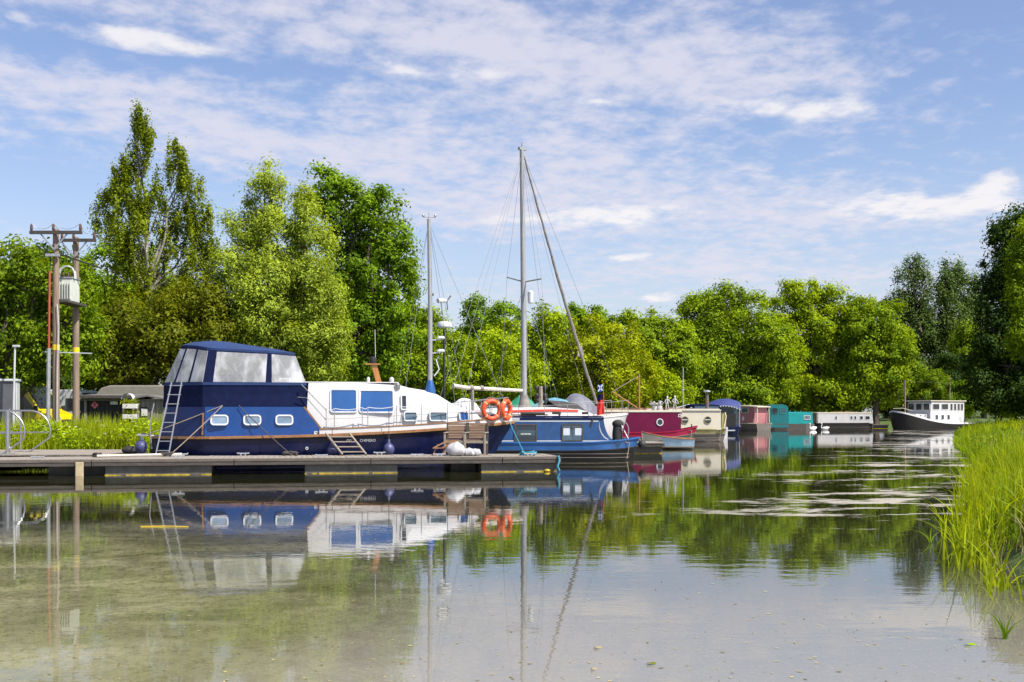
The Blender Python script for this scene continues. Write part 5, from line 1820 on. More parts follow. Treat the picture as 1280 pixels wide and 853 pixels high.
LEAVES = [0]


def crown(lobes, rng, dens=1.0, leaf=0.12, per=34, clump=0.45, droop=1.0, aspect=0.5, inner=0.55, flat=0.75, hang=False, ragged=0.16, nbk=1.0, sprig=6):
    """leaves in clumps on boughs, the boughs spread over overlapping lobes (centre, radii)"""
    P, D = [], []
    C = np.array([l[0] for l in lobes])
    Rr = np.array([l[1] for l in lobes])
    for i, (c, r) in enumerate(lobes):
        rm = float(np.mean(r))
        nb = int(np.clip(6 + 4 * rm, 6, 17))
        nb = int(nb * nbk)
        for b in range(nb + sprig):
            d = rng.normal(size=3)
            d /= np.linalg.norm(d)
            d[2] = d[2] * 0.9 + 0.1
            br = rm * rng.uniform(0.26, 0.52)
            bc = c + d * (r - 0.75 * br) * rng.uniform(0.75, 1.0 + ragged)
            if b >= nb:            # small sprigs that break the outline
                br = rm * rng.uniform(0.10, 0.20)
                bc = c + d * r * rng.uniform(0.95, 1.22)
            n = max(3, int(4 * math.pi * br * br * dens * 0.8))
            e = rng.normal(size=(n, 3))
            e /= np.linalg.norm(e, axis=1, keepdims=True)
            e = e + 0.45 * d + np.array([0, 0, 0.35])
            e /= np.linalg.norm(e, axis=1, keepdims=True)
            p = bc + e * (br * np.array([1, 1, 0.85 if not hang else 1.2])) * (0.62 + 0.45 * rng.random(n) + rng.normal(size=n) * 0.05)[:, None]
            keep = np.ones(n, bool)
            for j in range(len(lobes)):
                if j != i:
                    keep &= (((p - C[j]) / Rr[j]) ** 2).sum(1) > 0.34
            P.append(p[keep])
            D.append(e[keep])
    P = np.concatenate(P)
    D = np.concatenate(D)
    n = len(P)
    rc = clump * (0.5 + 0.9 * rng.random(n))
    m = max(12, int(per * 0.74))
    leaf = leaf * 1.13
    off = rng.normal(size=(n, m, 3)) * rc[:, None, None] * 0.6
    off[:, :, 2] *= flat * droop
    if hang:
        off[:, :, 2] -= np.abs(rng.normal(size=(n, m))) * rc[:, None] * droop * 0.6
        off[:, :, :2] *= 0.6
    pos = P[:, None, :] + off
    nr = off / (rc[:, None, None] + 1e-6) * 0.45 + D[:, None, :] * 0.8 + rng.normal(size=(n, m, 3)) * 0.40
    nr[:, :, 2] += 0.25
    ct = rng.random(n)
    tint = 0.04 + 0.70 * ct[:, None] + 0.26 * rng.random((n, m))
    size = leaf * (0.6 + 0.8 * rng.random((n, m)))
    LEAVES[0] += n * m
    return pos.reshape(-1, 3), nr.reshape(-1, 3), size.ravel(), tint.ravel(), P


def limb(mb, p, q, r0, r1, rng, n=5, bend=0.12):
    p, q = Vector(p), Vector(q)
    L = (q - p).length
    pts = []
    for k in range(n + 1):
        a = k / n
        x = p.lerp(q, a)
        j = math.sin(math.pi * a) * L * bend
        x += Vector((rng.normal() * j * .5, rng.normal() * j * .5, j * .35))
        pts.append(x)
    mb.tube(pts, [lerp(r0, r1, k / n) for k in range(n + 1)], 7)


def tree(name, label, Y, base_px, lobes_px, lm, seed, bark='bark', dens=1.0, leaf=0.12, per=34, clump=0.45, group=None, trunk_r=0.22, base_z=0.35,
         depth=0.85, stems=1, lean=0.0, zfork=0.28, ground=None, back=True, **kw):
    rng = np.random.default_rng(seed)
    bx = wx(base_px, Y)
    base = Vector((bx, Y, base_z if ground is None else ground))
    lobes = []
    for i, l in enumerate(lobes_px):
        px, py, rx, ry = l[:4]
        k = Y / FPX
        dy = (l[4] if len(l) > 4 else rng.uniform(-0.35, 0.35)) * min(rx, ry) * k
        c = np.array([wx(px, Y) - bx, dy, wz(py, Y) - base.z])
        rd = depth * (0.5 * (rx + ry) if ry < 2 * rx else rx) * k
        lobes.append((c, np.array([rx * k, rd, ry * k])))
    if back:
        # a fuller far side so that the crown has depth
        big = sorted(range(len(lobes)), key=lambda i: -np.prod(lobes[i][1]))[:3]
        for i in big:
            c, r = lobes[i]
            lobes.append((c + np.array([rng.uniform(-.2, .2) * r[0], r[1] * 0.9, -0.1 * r[2]]), r * 0.85))
    pos, nr, size, tint, P = crown(lobes, rng, dens, leaf, per, clump, **kw)
    o = thing(name, label, 'tree' if 'shrub' not in name and 'bush' not in name else 'bush', base, 0, group)
    me = leaf_mesh('crown', pos, nr, size, tint, rng, kw.get('aspect', 0.5))
    link('crown', me, o, lm)
    # trunk and limbs into every lobe
    tb = MB()
    top = max(l[0][2] for l in lobes)
    zf = top * zfork
    fork = Vector((lean, 0, zf))
    if stems == 1:
        tb.tube([(0, 0, -0.3), (0.03, 0, 0.25), (lean * .4, 0, zf * .5), fork], [trunk_r * 1.5, trunk_r * 1.1, trunk_r, trunk_r * .85], 9)
    for i, (c, r) in enumerate(lobes):
        tgt = Vector(c) + Vector((0, 0, r[2] * .25))
        st = fork if stems == 1 else Vector((rng.uniform(-.3, .3), rng.uniform(-.2, .2), -0.2))
        if tgt.z < st.z + .3:
            st = Vector((0, 0, max(0.1, tgt.z * .5)))
        limb(tb, st, tgt, trunk_r * (.62 if stems == 1 else .5), trunk_r * .10, rng)
        for k in range(3):
            dd = rng.normal(size=3)
            dd /= np.linalg.norm(dd)
            limb(tb, Vector(c) * .75 + st * .25, Vector(c + dd * r * .8), trunk_r * .22, trunk_r * .05, rng, 4)
    tb.build('trunk', bark, o, True)
    return o


def make_trees():
    # left broad tree
    tree('sycamore_tree', 'broad green tree behind the electricity poles at the left edge', 48, 22, [
        (5, 345, 38, 38), (-40, 360, 50, 55), (48, 335, 30, 30), (82, 358, 30, 30), (100, 395, 30, 32), (60, 405, 44, 44), (15, 425, 50, 50),
        (-45, 440, 55, 55), (100, 445, 26, 26), (62, 448, 26, 20), (35, 372, 34, 34), (40, 470, 16, 8, -1)], 'leaf_maple', 1, dens=2.6, leaf=0.075, per=60, clump=0.42, trunk_r=0.26)
    # weeping birch
    tree('birch_tree', 'tall weeping birch rising above the poles at left', 63, 196, [
        (174, 150, 10.6, 15.4, 0), (178, 174, 15.3, 16.5, 0), (171, 198, 16.5, 16.5, 0), (150, 213, 15.3, 9.9, .5), (137, 238, 16.5, 15.4, .6), (160, 234, 18.9, 15.4), (190, 240, 26.0, 20.9),
        (222, 196, 11.8, 14.3, -.4), (228, 216, 17.7, 13.2, -.3), (241, 234, 14.2, 13.2, -.6), (205, 266, 40.1, 19.8), (251, 266, 16.5, 13.2, -.4), (130, 270, 16.5, 19.8, .5), (165, 272, 26.0, 24.2),
        (256, 298, 15.3, 22.0), (225, 298, 35.4, 26.4), (185, 306, 37.8, 30.8), (142, 308, 23.6, 30.8), (262, 330, 10.6, 19.8), (150, 346, 33.0, 35.2), (200, 346, 49.6, 35.2), (240, 346, 28.3, 30.8)],
        'leaf_birch', 2, 'birch_bark', dens=2.9, leaf=0.062, per=54, clump=0.27, trunk_r=0.15, droop=2.2, nbk=1.0, sprig=5, hang=True, aspect=0.55, inner=0.35, zfork=0.45, ragged=0.24, lean=-.4, back=False)
    # dark tree mass behind birch and yellow-olive tree below it
    tree('hornbeam_tree', 'dark leafy tree standing behind the weeping birch', 70, 150, [(150, 345, 48, 40), (120, 385, 40, 45), (190, 400, 55, 55), (240, 420, 40, 50)],
         'leaf_deep', 3, dens=1.7, leaf=0.10, per=46, clump=0.5)
    tree('hazel_tree', 'olive yellow leafy tree below the weeping birch', 58, 195, [
        (235, 385, 44, 36), (265, 410, 24, 40), (165, 405, 42, 36), (200, 430, 50, 42), (130, 430, 36, 44), (160, 462, 44, 34), (225, 468, 44, 34), (262, 462, 24, 34)],
        'leaf_olive', 4, dens=2.4, leaf=0.082, per=60, clump=0.42, stems=3, droop=1.2)
    # pale willow
    tree('willow_tree', 'tall pale grey green willow behind the cruiser', 60, 345, [
        (338, 226, 15, 22, 0), (330, 258, 27, 28), (382, 254, 12, 22, -.4), (388, 285, 18, 30, -.4), (305, 290, 24, 32), (345, 305, 32, 44), (396, 325, 22, 40, -.3), (362, 335, 24, 40, .6), (295, 355, 30, 50), (335, 380, 50, 56),
        (390, 378, 36, 56), (405, 430, 30, 46, -.4), (360, 440, 50, 46), (300, 425, 36, 50), (415, 460, 24, 26), (318, 470, 40, 26)],
        'leaf_willow', 5, dens=3.4, leaf=0.075, per=64, clump=0.38, aspect=0.36, droop=1.3, trunk_r=.3, ragged=0.15, sprig=4)
    # deep green maple
    tree('maple_tree', 'deep green maple right of the pale willow', 67, 458, [
        (410, 250, 20, 36, 0), (432, 262, 24, 38), (468, 270, 28, 30), (445, 300, 40, 40), (490, 300, 22, 24), (500, 330, 20, 24), (465, 345, 46, 44), (430, 355, 40, 50),
        (500, 365, 22, 30), (455, 400, 46, 44), (495, 410, 30, 36), (425, 420, 36, 46), (465, 450, 50, 36)],
        'leaf_deep', 6, dens=2.0, leaf=0.092, per=56, clump=0.42, trunk_r=.26, ragged=0.22)
    # shrubs along the middle
    mid = [
        ('elder_bush', 'fresh green bush between the deep green maple and the short mast', 72, 520, [(500, 440, 40, 40), (530, 425, 32, 40), (555, 450, 34, 34), (480, 468, 44, 30), (530, 475, 50, 28)], 'leaf_fresh', 7),
        ('oak_tree', 'dark round headed oak behind the yacht mast', 96, 606, [(595, 402, 24, 24), (622, 395, 24, 20), (635, 415, 26, 28), (590, 430, 30, 30), (575, 455, 26, 30), (612, 448, 36, 36)], 'leaf_deep', 8),
        ('willow_shrub', 'bright yellow green shrub left of the yacht mast', 74, 600, [(575, 465, 34, 30), (610, 452, 38, 36), (640, 470, 36, 34), (600, 485, 60, 26)], 'leaf_bright', 9),
        ('willow_shrub', 'bright green tall shrub directly right of the yacht mast', 78, 672, [(655, 435, 36, 34), (690, 422, 34, 32), (675, 455, 44, 42), (705, 450, 34, 44), (660, 485, 50, 24)], 'leaf_bright', 10),
        ('thorn_tree', 'rounded dark green tree top showing above the yellow shrubs', 112, 728, [(728, 402, 28, 20), (712, 420, 30, 28), (745, 425, 28, 28), (728, 450, 42, 40)], 'leaf_deep', 11),
        ('sallow_shrub', 'yellow green sallow behind the furled headsail foot', 76, 755, [(745, 430, 34, 30), (775, 442, 32, 36), (735, 465, 38, 38), (785, 475, 34, 34), (760, 490, 50, 24)], 'leaf_yellow', 12),
        ('ash_tree', 'mid green ash left of the tall far trees', 100, 812, [(795, 410, 26, 20), (820, 412, 24, 20), (845, 432, 24, 28), (800, 440, 34, 36), (832, 460, 36, 40)], 'leaf_fresh', 13),
        ('sallow_shrub', 'light green low sallow behind the dark red boat', 80, 830, [(822, 488, 26, 28), (845, 500, 20, 16), (800, 496, 24, 18)], 'leaf_bright', 14),
    ]
    for nm, lb, Y, bp, lob, lm, sd in mid:
        tree(nm, lb, Y, bp, lob, lm, sd, dens=1.7, leaf=0.092 * Y / 80, per=52, clump=0.42, trunk_r=.14, stems=3 if 'shrub' in nm or 'bush' in nm else 1)
    far = [
        ('oak_tree', 'large leafy tree left of the far pair, behind the canopied boat', 122, 925, [(905, 378, 34, 20), (880, 392, 30, 24), (935, 395, 34, 28), (865, 415, 20, 18), (905, 420, 46, 34), (955, 430, 34, 34), (880, 450, 40, 32), (930, 462, 50, 40),
                                        (975, 465, 24, 40), (890, 485, 44, 30), (945, 500, 50, 28)], 'leaf_fresh', 20),
        ('oak_tree', 'tall leafy tree with twin top above the teal boat', 126, 1012, [(1000, 368, 28, 14), (1025, 380, 30, 20), (985, 395, 26, 24), (1045, 400, 24, 26), (1010, 415, 44, 34), (1045, 445, 32, 40), (1000, 462, 40, 40), (1030, 495, 44, 32), (985, 500, 30, 30)], 'leaf_bright', 21),
        ('lime_tree', 'rounded light green tree above the grey narrowboat', 124, 1095, [(1078, 388, 22, 16), (1098, 405, 26, 26), (1075, 425, 26, 34), (1115, 435, 24, 30), (1095, 460, 38, 36), (1128, 450, 14, 20), (1078, 492, 34, 32), (1108, 490, 22, 20)], 'leaf_fresh', 22),
    ]
    for nm, lb, Y, bp, lob, lm, sd in far:
        tree(nm, lb, Y, bp, lob, lm, sd, dens=1.1, leaf=0.13, per=52, clump=0.62, trunk_r=.32)
    # poplars
    for i, (bp, lob, lb) in enumerate((
            (1140, [(1142, 345, 9, 22), (1128, 372, 12, 30), (1155, 370, 12, 34), (1115, 400, 12, 34), (1142, 410, 22, 50), (1120, 445, 22, 46), (1155, 455, 24, 56), (1135, 495, 32, 40)], 'grey green poplar with feathery top, left of the far pair'),
            (1195, [(1190, 345, 9, 20), (1178, 368, 12, 30), (1204, 360, 11, 28), (1190, 400, 22, 48), (1215, 395, 14, 44), (1180, 445, 24, 50), (1210, 450, 26, 56), (1190, 500, 36, 36)], 'grey green poplar, right of the far pair beside the dark tree'))):
        tree('poplar_tree', lb, 148, bp, lob, 'leaf_poplar', 30 + i, dens=1.0, leaf=0.125, per=46, clump=0.6, trunk_r=.3, droop=1.8, ragged=0.26, group='poplars beyond the bend')
    # dark tree on the right bank
    tree('alder_tree', 'big dark tree overhanging the right bank at the edge', 78, 1290, [
        (1268, 295, 22, 26), (1295, 290, 40, 36), (1250, 318, 20, 20), (1275, 345, 36, 34), (1240, 355, 16, 18), (1255, 385, 30, 32), (1300, 380, 50, 60), (1240, 420, 30, 34), (1285, 430, 46, 46), (1250, 465, 34, 36), (1230, 490, 26, 28), (1300, 490, 60, 40)],
        'leaf_shade', 40, dens=1.6, leaf=0.10, per=50, clump=0.46, trunk_r=.35, ground=.6)
    tree('alder_tree', 'lighter leafy branches in front of the dark right hand tree', 66, 1330, [(1285, 330, 26, 22), (1300, 370, 30, 26), (1290, 420, 26, 26), (1310, 300, 34, 30)], 'leaf_maple', 41, dens=2.0, leaf=0.09, per=50, clump=0.42, trunk_r=.3, ground=.7)
    # background wood: one shared crown, a few individual trees
    protos = []
    rng = np.random.default_rng(77)
    for k in range(3):
        lob = []
        for j in range(9):
            a, h = rng.uniform(0, 6.28), rng.uniform(2.0, 9.0)
            rr = 2.6 * (1 - abs(h - 5) / 9)
            lob.append((np.array([rr * math.cos(a), rr * math.sin(a), h]), np.array([2.4, 2.4, 2.2]) * rng.uniform(.8, 1.2)))
        pos, nr, size, tint, P = crown(lob, rng, 1.0, .15, 44, .6)
        me = leaf_mesh('crown', pos, nr, size, tint, rng)
        me.materials.append(MATS[('leaf_deep', 'leaf_shade', 'leaf_maple')[k]])
        tb = MB().tube([(0, 0, -.3), (0, 0, 2), (.1, 0, 6), (.2, 0, 9)], [.4, .3, .2, .05], 8)
        for c, r in lob:
            limb(tb, (0, 0, max(1, c[2] * .5)), c, .14, .03, rng)
        protos.append((me, tb.mesh('trunk', 'bark', True)))
    spots = [(-60, 78, 1.0), (40, 82, 1.05), (110, 84, 1.0), (270, 80, .8), (330, 86, .9), (420, 88, 1.0), (500, 92, .9), (545, 104, .75), (580, 112, .85), (650, 108, .62), (690, 118, .72), (760, 124, .75),
             (805, 128, .85), (850, 134, .95), (895, 138, 1.0), (960, 142, 1.05), (1060, 140, 1.0), (1110, 138, .9), (1150, 152, .85), (1180, 136, .75), (1230, 140, .95), (1290, 118, 1.1), (1120, 132, .45), (1165, 130, .5), (1205, 128, .55), (1250, 120, .7), (870, 122, .42), (915, 124, .45), (1045, 128, .5), (1000, 126, .45)]
    places = ['beyond the frame edge left of the yellow van', 'above the yellow van', 'behind the transformer poles', 'between birch and willow', 'behind the pale willow', 'behind the deep green maple',
              'right of the deep green maple', 'left of the radar dome', 'behind the radar dome', 'just right of the yacht mast', 'behind the furled headsail', 'above the flag staff', 'above the orange derrick',
              'behind the figure ornaments', 'behind the tall flue', 'behind the pink cruiser', 'above the grey narrowboat', 'left of the first poplar', 'behind the first poplar', 'between the poplars', 'behind the second poplar',
              'behind the dark right bank tree', 'low behind the barge bow', 'low behind the barge mast', 'low behind the barge wheelhouse', 'low right of the barge', 'low behind the cream boat', 'low behind the purple canopy',
              'low right of the teal boat', 'low behind the teal wheelhouse']
    for i, (px, Y, s) in enumerate(spots):
        me, tm = protos[i % 3]
        o = thing('woodland_tree', ('dark' if i % 3 < 2 else 'lighter') + ' leafy woodland tree ' + places[i], 'tree', (wx(px, Y), Y, .3), i * 1.7, 'background trees of the wood')
        o.scale = (s, s, s * (1 + .12 * math.sin(i * 2.3)))
        link('crown', me, o)
        link('trunk', tm, o)


make_trees()
print('LEAVES', LEAVES[0])


# ------------------------------------------------------------------ grass and reeds
def blades(name, pts, length, width, rng, m, label, lean=0.35, tip=None, segs=3, tint=None):
    n = len(pts)
    az = rng.random(n) * 6.283
    dirv = np.stack([np.cos(az), np.sin(az), np.zeros(n)], 1)
    side = np.stack([-np.sin(az), np.cos(az), np.zeros(n)], 1)
    # face roughly any way
    tw = rng.random(n) * 3.14
    side = side * np.cos(tw)[:, None] + dirv * np.sin(tw)[:, None]
    ln = np.abs(rng.normal(0, lean, n))
    co = []
    K = segs
    for k in range(K + 1):
        a = k / K
        h = length * (a - 0.5 * np.minimum(ln, 1.0) * a ** 2.2 * 0.8)
        off = length * ln * a ** 2
        c = pts + dirv * off[:, None]
        c[:, 2] += h
        w = width * (1 - a ** 1.6) * 0.5 + width * 0.02
        co.append(c - side * w[:, None])
        co.append(c + side * w[:, None])
    co = np.stack(co, 1)
    V = 2 * (K + 1)
    f = []
    base = np.arange(n)[:, None] * V
    for k in range(K):
        f.append(np.concatenate([base + 2 * k, base + 2 * k + 1, base + 2 * k + 3, base + 2 * k + 2], 1))
    f = np.stack(f, 1).reshape(-1, 4)
    me = bpy.data.meshes.new(name)
    fill_mesh(me, co.reshape(-1, 3), f)
    tt = (0.25 + 0.75 * rng.random(n)) if tint is None else tint
    a = me.attributes.new('tint', 'FLOAT', 'FACE')
    a.data.foreach_set('value', np.repeat(tt, K).astype(np.float32))
    o = link(name, me, None, m)
    return setprops(o, label, 'grass', None, 'stuff')


def bank_points(n, rng, y0, y1, d0, d1, gamma=1.0):
    """points on the right bank between y0 and y1, at distance d0..d1 inland of the water's edge"""
    rb = np.array(RIGHT_BANK[2:])
    y = y0 + (y1 - y0) * rng.random(n) ** gamma
    xe = np.interp(y, rb[:, 1], rb[:, 0])
    d = d0 + (d1 - d0) * rng.random(n) ** 1.5
    x = xe + d
    return x, y, d


def make_grass():
    rng = np.random.default_rng(5)
    sets = []
    # near reeds at the edge and in the shallow water
    x, y, d = bank_points(12000, rng, 8.8, 25, -0.30, 3.0, 1.2)
    keep = rng.random(len(x)) < np.clip(0.12 + 0.9 * (d + .35) / 0.9, 0, 1)
    edge_n = np.sin(y * 1.7) + np.sin(y * 0.6 + 1)
    keep &= (d > 0.12 * edge_n)
    x, y, d = x[keep], y[keep], d[keep]
    z = np.maximum(ground_h(x, y), -0.06)
    L = (0.30 + 0.36 * rng.random(len(x))) * np.clip(0.85 + .2 * np.sin(x * 2.1 + y), .6, 1.3)
    L *= np.clip((y - 6.5) / 8.5, 0.35, 1) * np.clip(1.15 - .25 * d, .6, 1.1) * (.7 + .6 * (.5 + .5 * np.sin(x * 4.3 + y * 1.9)))
    tn = np.clip(.05 + .55 * (.5 + .5 * np.sin(x * 3.1 + 2 * np.sin(y * 1.4))) + .5 * rng.random(len(x)), 0, 1)
    blades('reeds', np.stack([x, y, z], 1), L, 0.018 + 0.016 * rng.random(len(x)), rng, 'reed_green', 'tall green reeds fringing the near right bank', .36, segs=4, tint=tn)
    # taller clumped sedge, bent over the water
    cx, cy, cd = bank_points(90, rng, 9.5, 30, -0.45, 1.0)
    px, py = [], []
    for a, b in zip(cx, cy):
        k = rng.integers(18, 36)
        px.append(a + rng.normal(size=k) * .13)
        py.append(b + rng.normal(size=k) * .16)
    px, py = np.concatenate(px), np.concatenate(py)
    z = np.maximum(ground_h(px, py), -0.08)
    L = (0.5 + .5 * rng.random(len(px))) * np.clip((py - 5.5) / 8.0, 0.4, 1)
    blades('sedge', np.stack([px, py, z], 1), L, .018 + .012 * rng.random(len(px)), rng, 'grass_bright', 'arching sedge leaves in clumps at the water edge', .5, segs=5)
    # dead straw at the foot
    x, y, d = bank_points(500, rng, 11, 28, -0.2, 1.4)
    z = np.maximum(ground_h(x, y), -0.02)
    blades('dead_stalks', np.stack([x, y, z], 1), .2 + .3 * rng.random(len(x)), .010 + .006 * rng.random(len(x)), rng, 'straw', 'pale dead stalks among the reeds', .7, segs=3)
    # meadow bank behind
    x, y, d = bank_points(26000, rng, 12, 48, .6, 13, 1.0)
    z = ground_h(x, y)
    patch = .5 + .5 * np.sin(x * .8 + 2 * np.sin(y * .33)) * np.sin(y * .45)
    L = (.16 + .26 * rng.random(len(x))) * (.5 + .9 * patch) * (1 + .9 * (rng.random(len(x)) > .94))
    blades('meadow_grass', np.stack([x, y, z], 1), L, .024 + .022 * rng.random(len(x)), rng, 'grass_bright', 'long bright meadow grass on the right bank', .4, tint=np.clip(.15 + .55 * patch + .45 * rng.random(len(x)), 0, 1))
    x, y, d = bank_points(16000, rng, 40, 100, .1, 18, 1.2)
    z = ground_h(x, y)
    L = (.18 + .34 * rng.random(len(x))) * (.7 + .6 * (.5 + .5 * np.sin(x * .9 + y * .35) * np.sin(y * .5))) * (1 + .8 * (rng.random(len(x)) > .95))
    blades('far_grass', np.stack([x, y, z], 1), L, .05 + .04 * rng.random(len(x)), rng, 'grass_bright', 'tall grass along the far right bank', .35)
    x, y, d = bank_points(7000, rng, 30, 100, -.25, 1.6, 1.2)
    z = np.maximum(ground_h(x, y), -.05)
    blades('edge_grass', np.stack([x, y, z], 1), .25 + .35 * rng.random(len(x)), .035 + .03 * rng.random(len(x)), rng, 'reed_green', 'grass hanging over the edge of the far right bank', .45)
    # a belt of tall reeds at px 1200-1280 above the grass
    x, y, d = bank_points(2600, rng, 30, 46, 3.0, 8.0)
    z = ground_h(x, y)
    L = (.8 + .5 * rng.random(len(x)))
    blades('reed_belt', np.stack([x, y, z], 1), L, .03 + .02 * rng.random(len(x)), rng, 'reed_green', 'upright reed belt on top of the right bank', .18)
    # near left-hand bank: weeds behind the boardwalk
    n = 15000
    x = rng.uniform(-21, -10.6, n)
    y = rng.uniform(38.3, 44, n) ** 1.0
    z = ground_h(x, y)
    ok = z > .1
    x, y, z = x[ok], y[ok], z[ok]
    pt = .5 + .5 * np.sin(x * 1.9 + np.sin(y * 1.3) * 2)
    L = (.5 + .5 * rng.random(len(x))) * (.55 + .75 * pt)
    blades('bank_weeds', np.stack([x, y, z], 1), L, .025 + .02 * rng.random(len(x)), rng, 'grass_bright', 'rank grass and weeds behind the boardwalk', .3, tint=np.clip(.1 + .5 * pt + .4 * rng.random(len(x)), 0, 1))
    # leafy weeds between
    n = 420
    cx = rng.uniform(-21, -10.8, n)
    cy = rng.uniform(38.6, 41.5, n)
    cz = ground_h(cx, cy)
    ok = cz > .1
    cx, cy, cz = cx[ok], cy[ok], cz[ok]
    P = []
    for a, b, c in zip(cx, cy, cz):
        k = 34
        h = rng.random(k)
        q = np.stack([a + rng.normal(size=k) * .14, b + rng.normal(size=k) * .14, c + h * (.45 + .5 * (.5 + .5 * math.sin(a * 1.9)))], 1)
        P.append(q)
    P = np.concatenate(P)
    me = leaf_mesh('weed_leaves', P, rng.normal(size=P.shape) * .5 + np.array([.1, -.2, .8]), .04 + .05 * rng.random(len(P)), rng.random(len(P)), rng, .4)
    setprops(link('leafy_weeds', me, None, 'leaf_bright'), 'leafy nettles and weeds on the left bank', 'weeds', None, 'stuff')
    cx, cy, cd = bank_points(520, rng, 11, 48, .25, 8, 1.2)
    cz = ground_h(cx, cy)
    P = []
    for a, b, c, e in zip(cx, cy, cz, rng.random(len(cx))):
        k = 30
        P.append(np.stack([a + rng.normal(size=k) * .16, b + rng.normal(size=k) * .16, c + rng.random(k) * (.18 + .35 * e)], 1))
    P = np.concatenate(P)
    me = leaf_mesh('dock_leaves', P, rng.normal(size=P.shape) * .6 + np.array([.1, -.2, .7]), .03 + .06 * rng.random(len(P)), rng.random(len(P)), rng, .42)
    setprops(link('bank_herbs', me, None, 'leaf_deep'), 'darker leafy herbs scattered through the right bank grass', 'weeds', None, 'stuff')
    x, y, d = bank_points(1500, rng, 12, 48, .1, 9, 1.3)
    z = ground_h(x, y)
    blades('seed_stalks', np.stack([x, y, z], 1), .35 + .4 * rng.random(len(x)), .010 + .008 * rng.random(len(x)) * y / 20, rng, 'straw', 'straw coloured seed stalks standing in the right bank grass', .3)
    # flower heads
    n = 70
    cx = np.concatenate([rng.uniform(-20, -10.8, n), bank_points(60, rng, 20, 45, 2, 9)[0] * 0 + 0])[:n]
    cy = rng.uniform(38.5, 40.5, n)
    x2, y2, _ = bank_points(70, rng, 22, 46, 2, 10)
    cx, cy = np.concatenate([cx, x2]), np.concatenate([cy, y2])
    cz = ground_h(cx, cy) + rng.uniform(.55, .95, len(cx))
    P, Nn = [], []
    for a, b, c in zip(cx, cy, cz):
        k = 26
        r = rng.random(k) ** .5 * .055
        t = rng.random(k) * 6.28
        P.append(np.stack([a + r * np.cos(t), b + r * np.sin(t), c - r * .2], 1))
    P = np.concatenate(P)
    me = leaf_mesh('flower_heads', P, rng.normal(size=P.shape) * .2 + np.array([0, -.2, 1.]), .010 + .010 * rng.random(len(P)), rng.random(len(P)), rng, .8)
    setprops(link('cow_parsley', me, None, 'flower_white'), 'white umbel flower heads among the bank grass', 'flowers', None, 'stuff')


make_grass()


def near_reeds():
    """single water plants one can pick out in the foreground"""
    rng = random.Random(4)

    def plant(x, y, specs, label):
        o = thing('iris_plant', label, 'plant', (x, y, 0), 0, 'iris plants standing in the foreground water')
        for (a, L, ln, w) in specs:
            rows = []
            for k in range(8):
                q = k / 7
                h = L * (q - .45 * ln * q ** 2.4)
                r = L * ln * q ** 2 * .8
                ww = w * (1 - q ** 2) + .001
                c = Vector((r * math.cos(a), r * math.sin(a), h - .05))
                s = Vector((-math.sin(a + .6), math.cos(a + .6), 0)) * ww / 2
                s = Vector((ww / 2, 0, 0))
                rows.append([c - s, c + Vector((0, .004, 0)), c + s])
            m = MB().loft(rows, False, False).mesh('leaf', 'reed_green')
            at_ = m.attributes.new('tint', 'FLOAT', 'FACE')
            at_.data.foreach_set('value', [rng.uniform(.2, .9)] * len(m.polygons))
            link('leaf', m, o)
    Y = 8.75
    x = wx(1256, Y)
    plant(x, Y, [(R(165), .36, .55, .022), (R(150), .25, .25, .020), (R(100), .20, .1, .016), (R(20), .28, .35, .020), (R(5), .30, .75, .018), (R(-20), .2, .5, .014)], 'lone iris plant with arching leaves in the lower right water')
    plant(wx(1163, 15.2), 15.2, [(R(170), .35, .9, .02), (R(10), .32, .8, .018), (R(60), .3, .3, .018), (R(190), .28, .5, .016)], 'small bent iris furthest left off the reed bank')
    plant(wx(1178, 16.4), 16.4, [(R(170), .4, .5, .02), (R(20), .42, .4, .02), (R(90), .4, .2, .02)], 'small iris just left of the reed bank edge')


near_reeds()


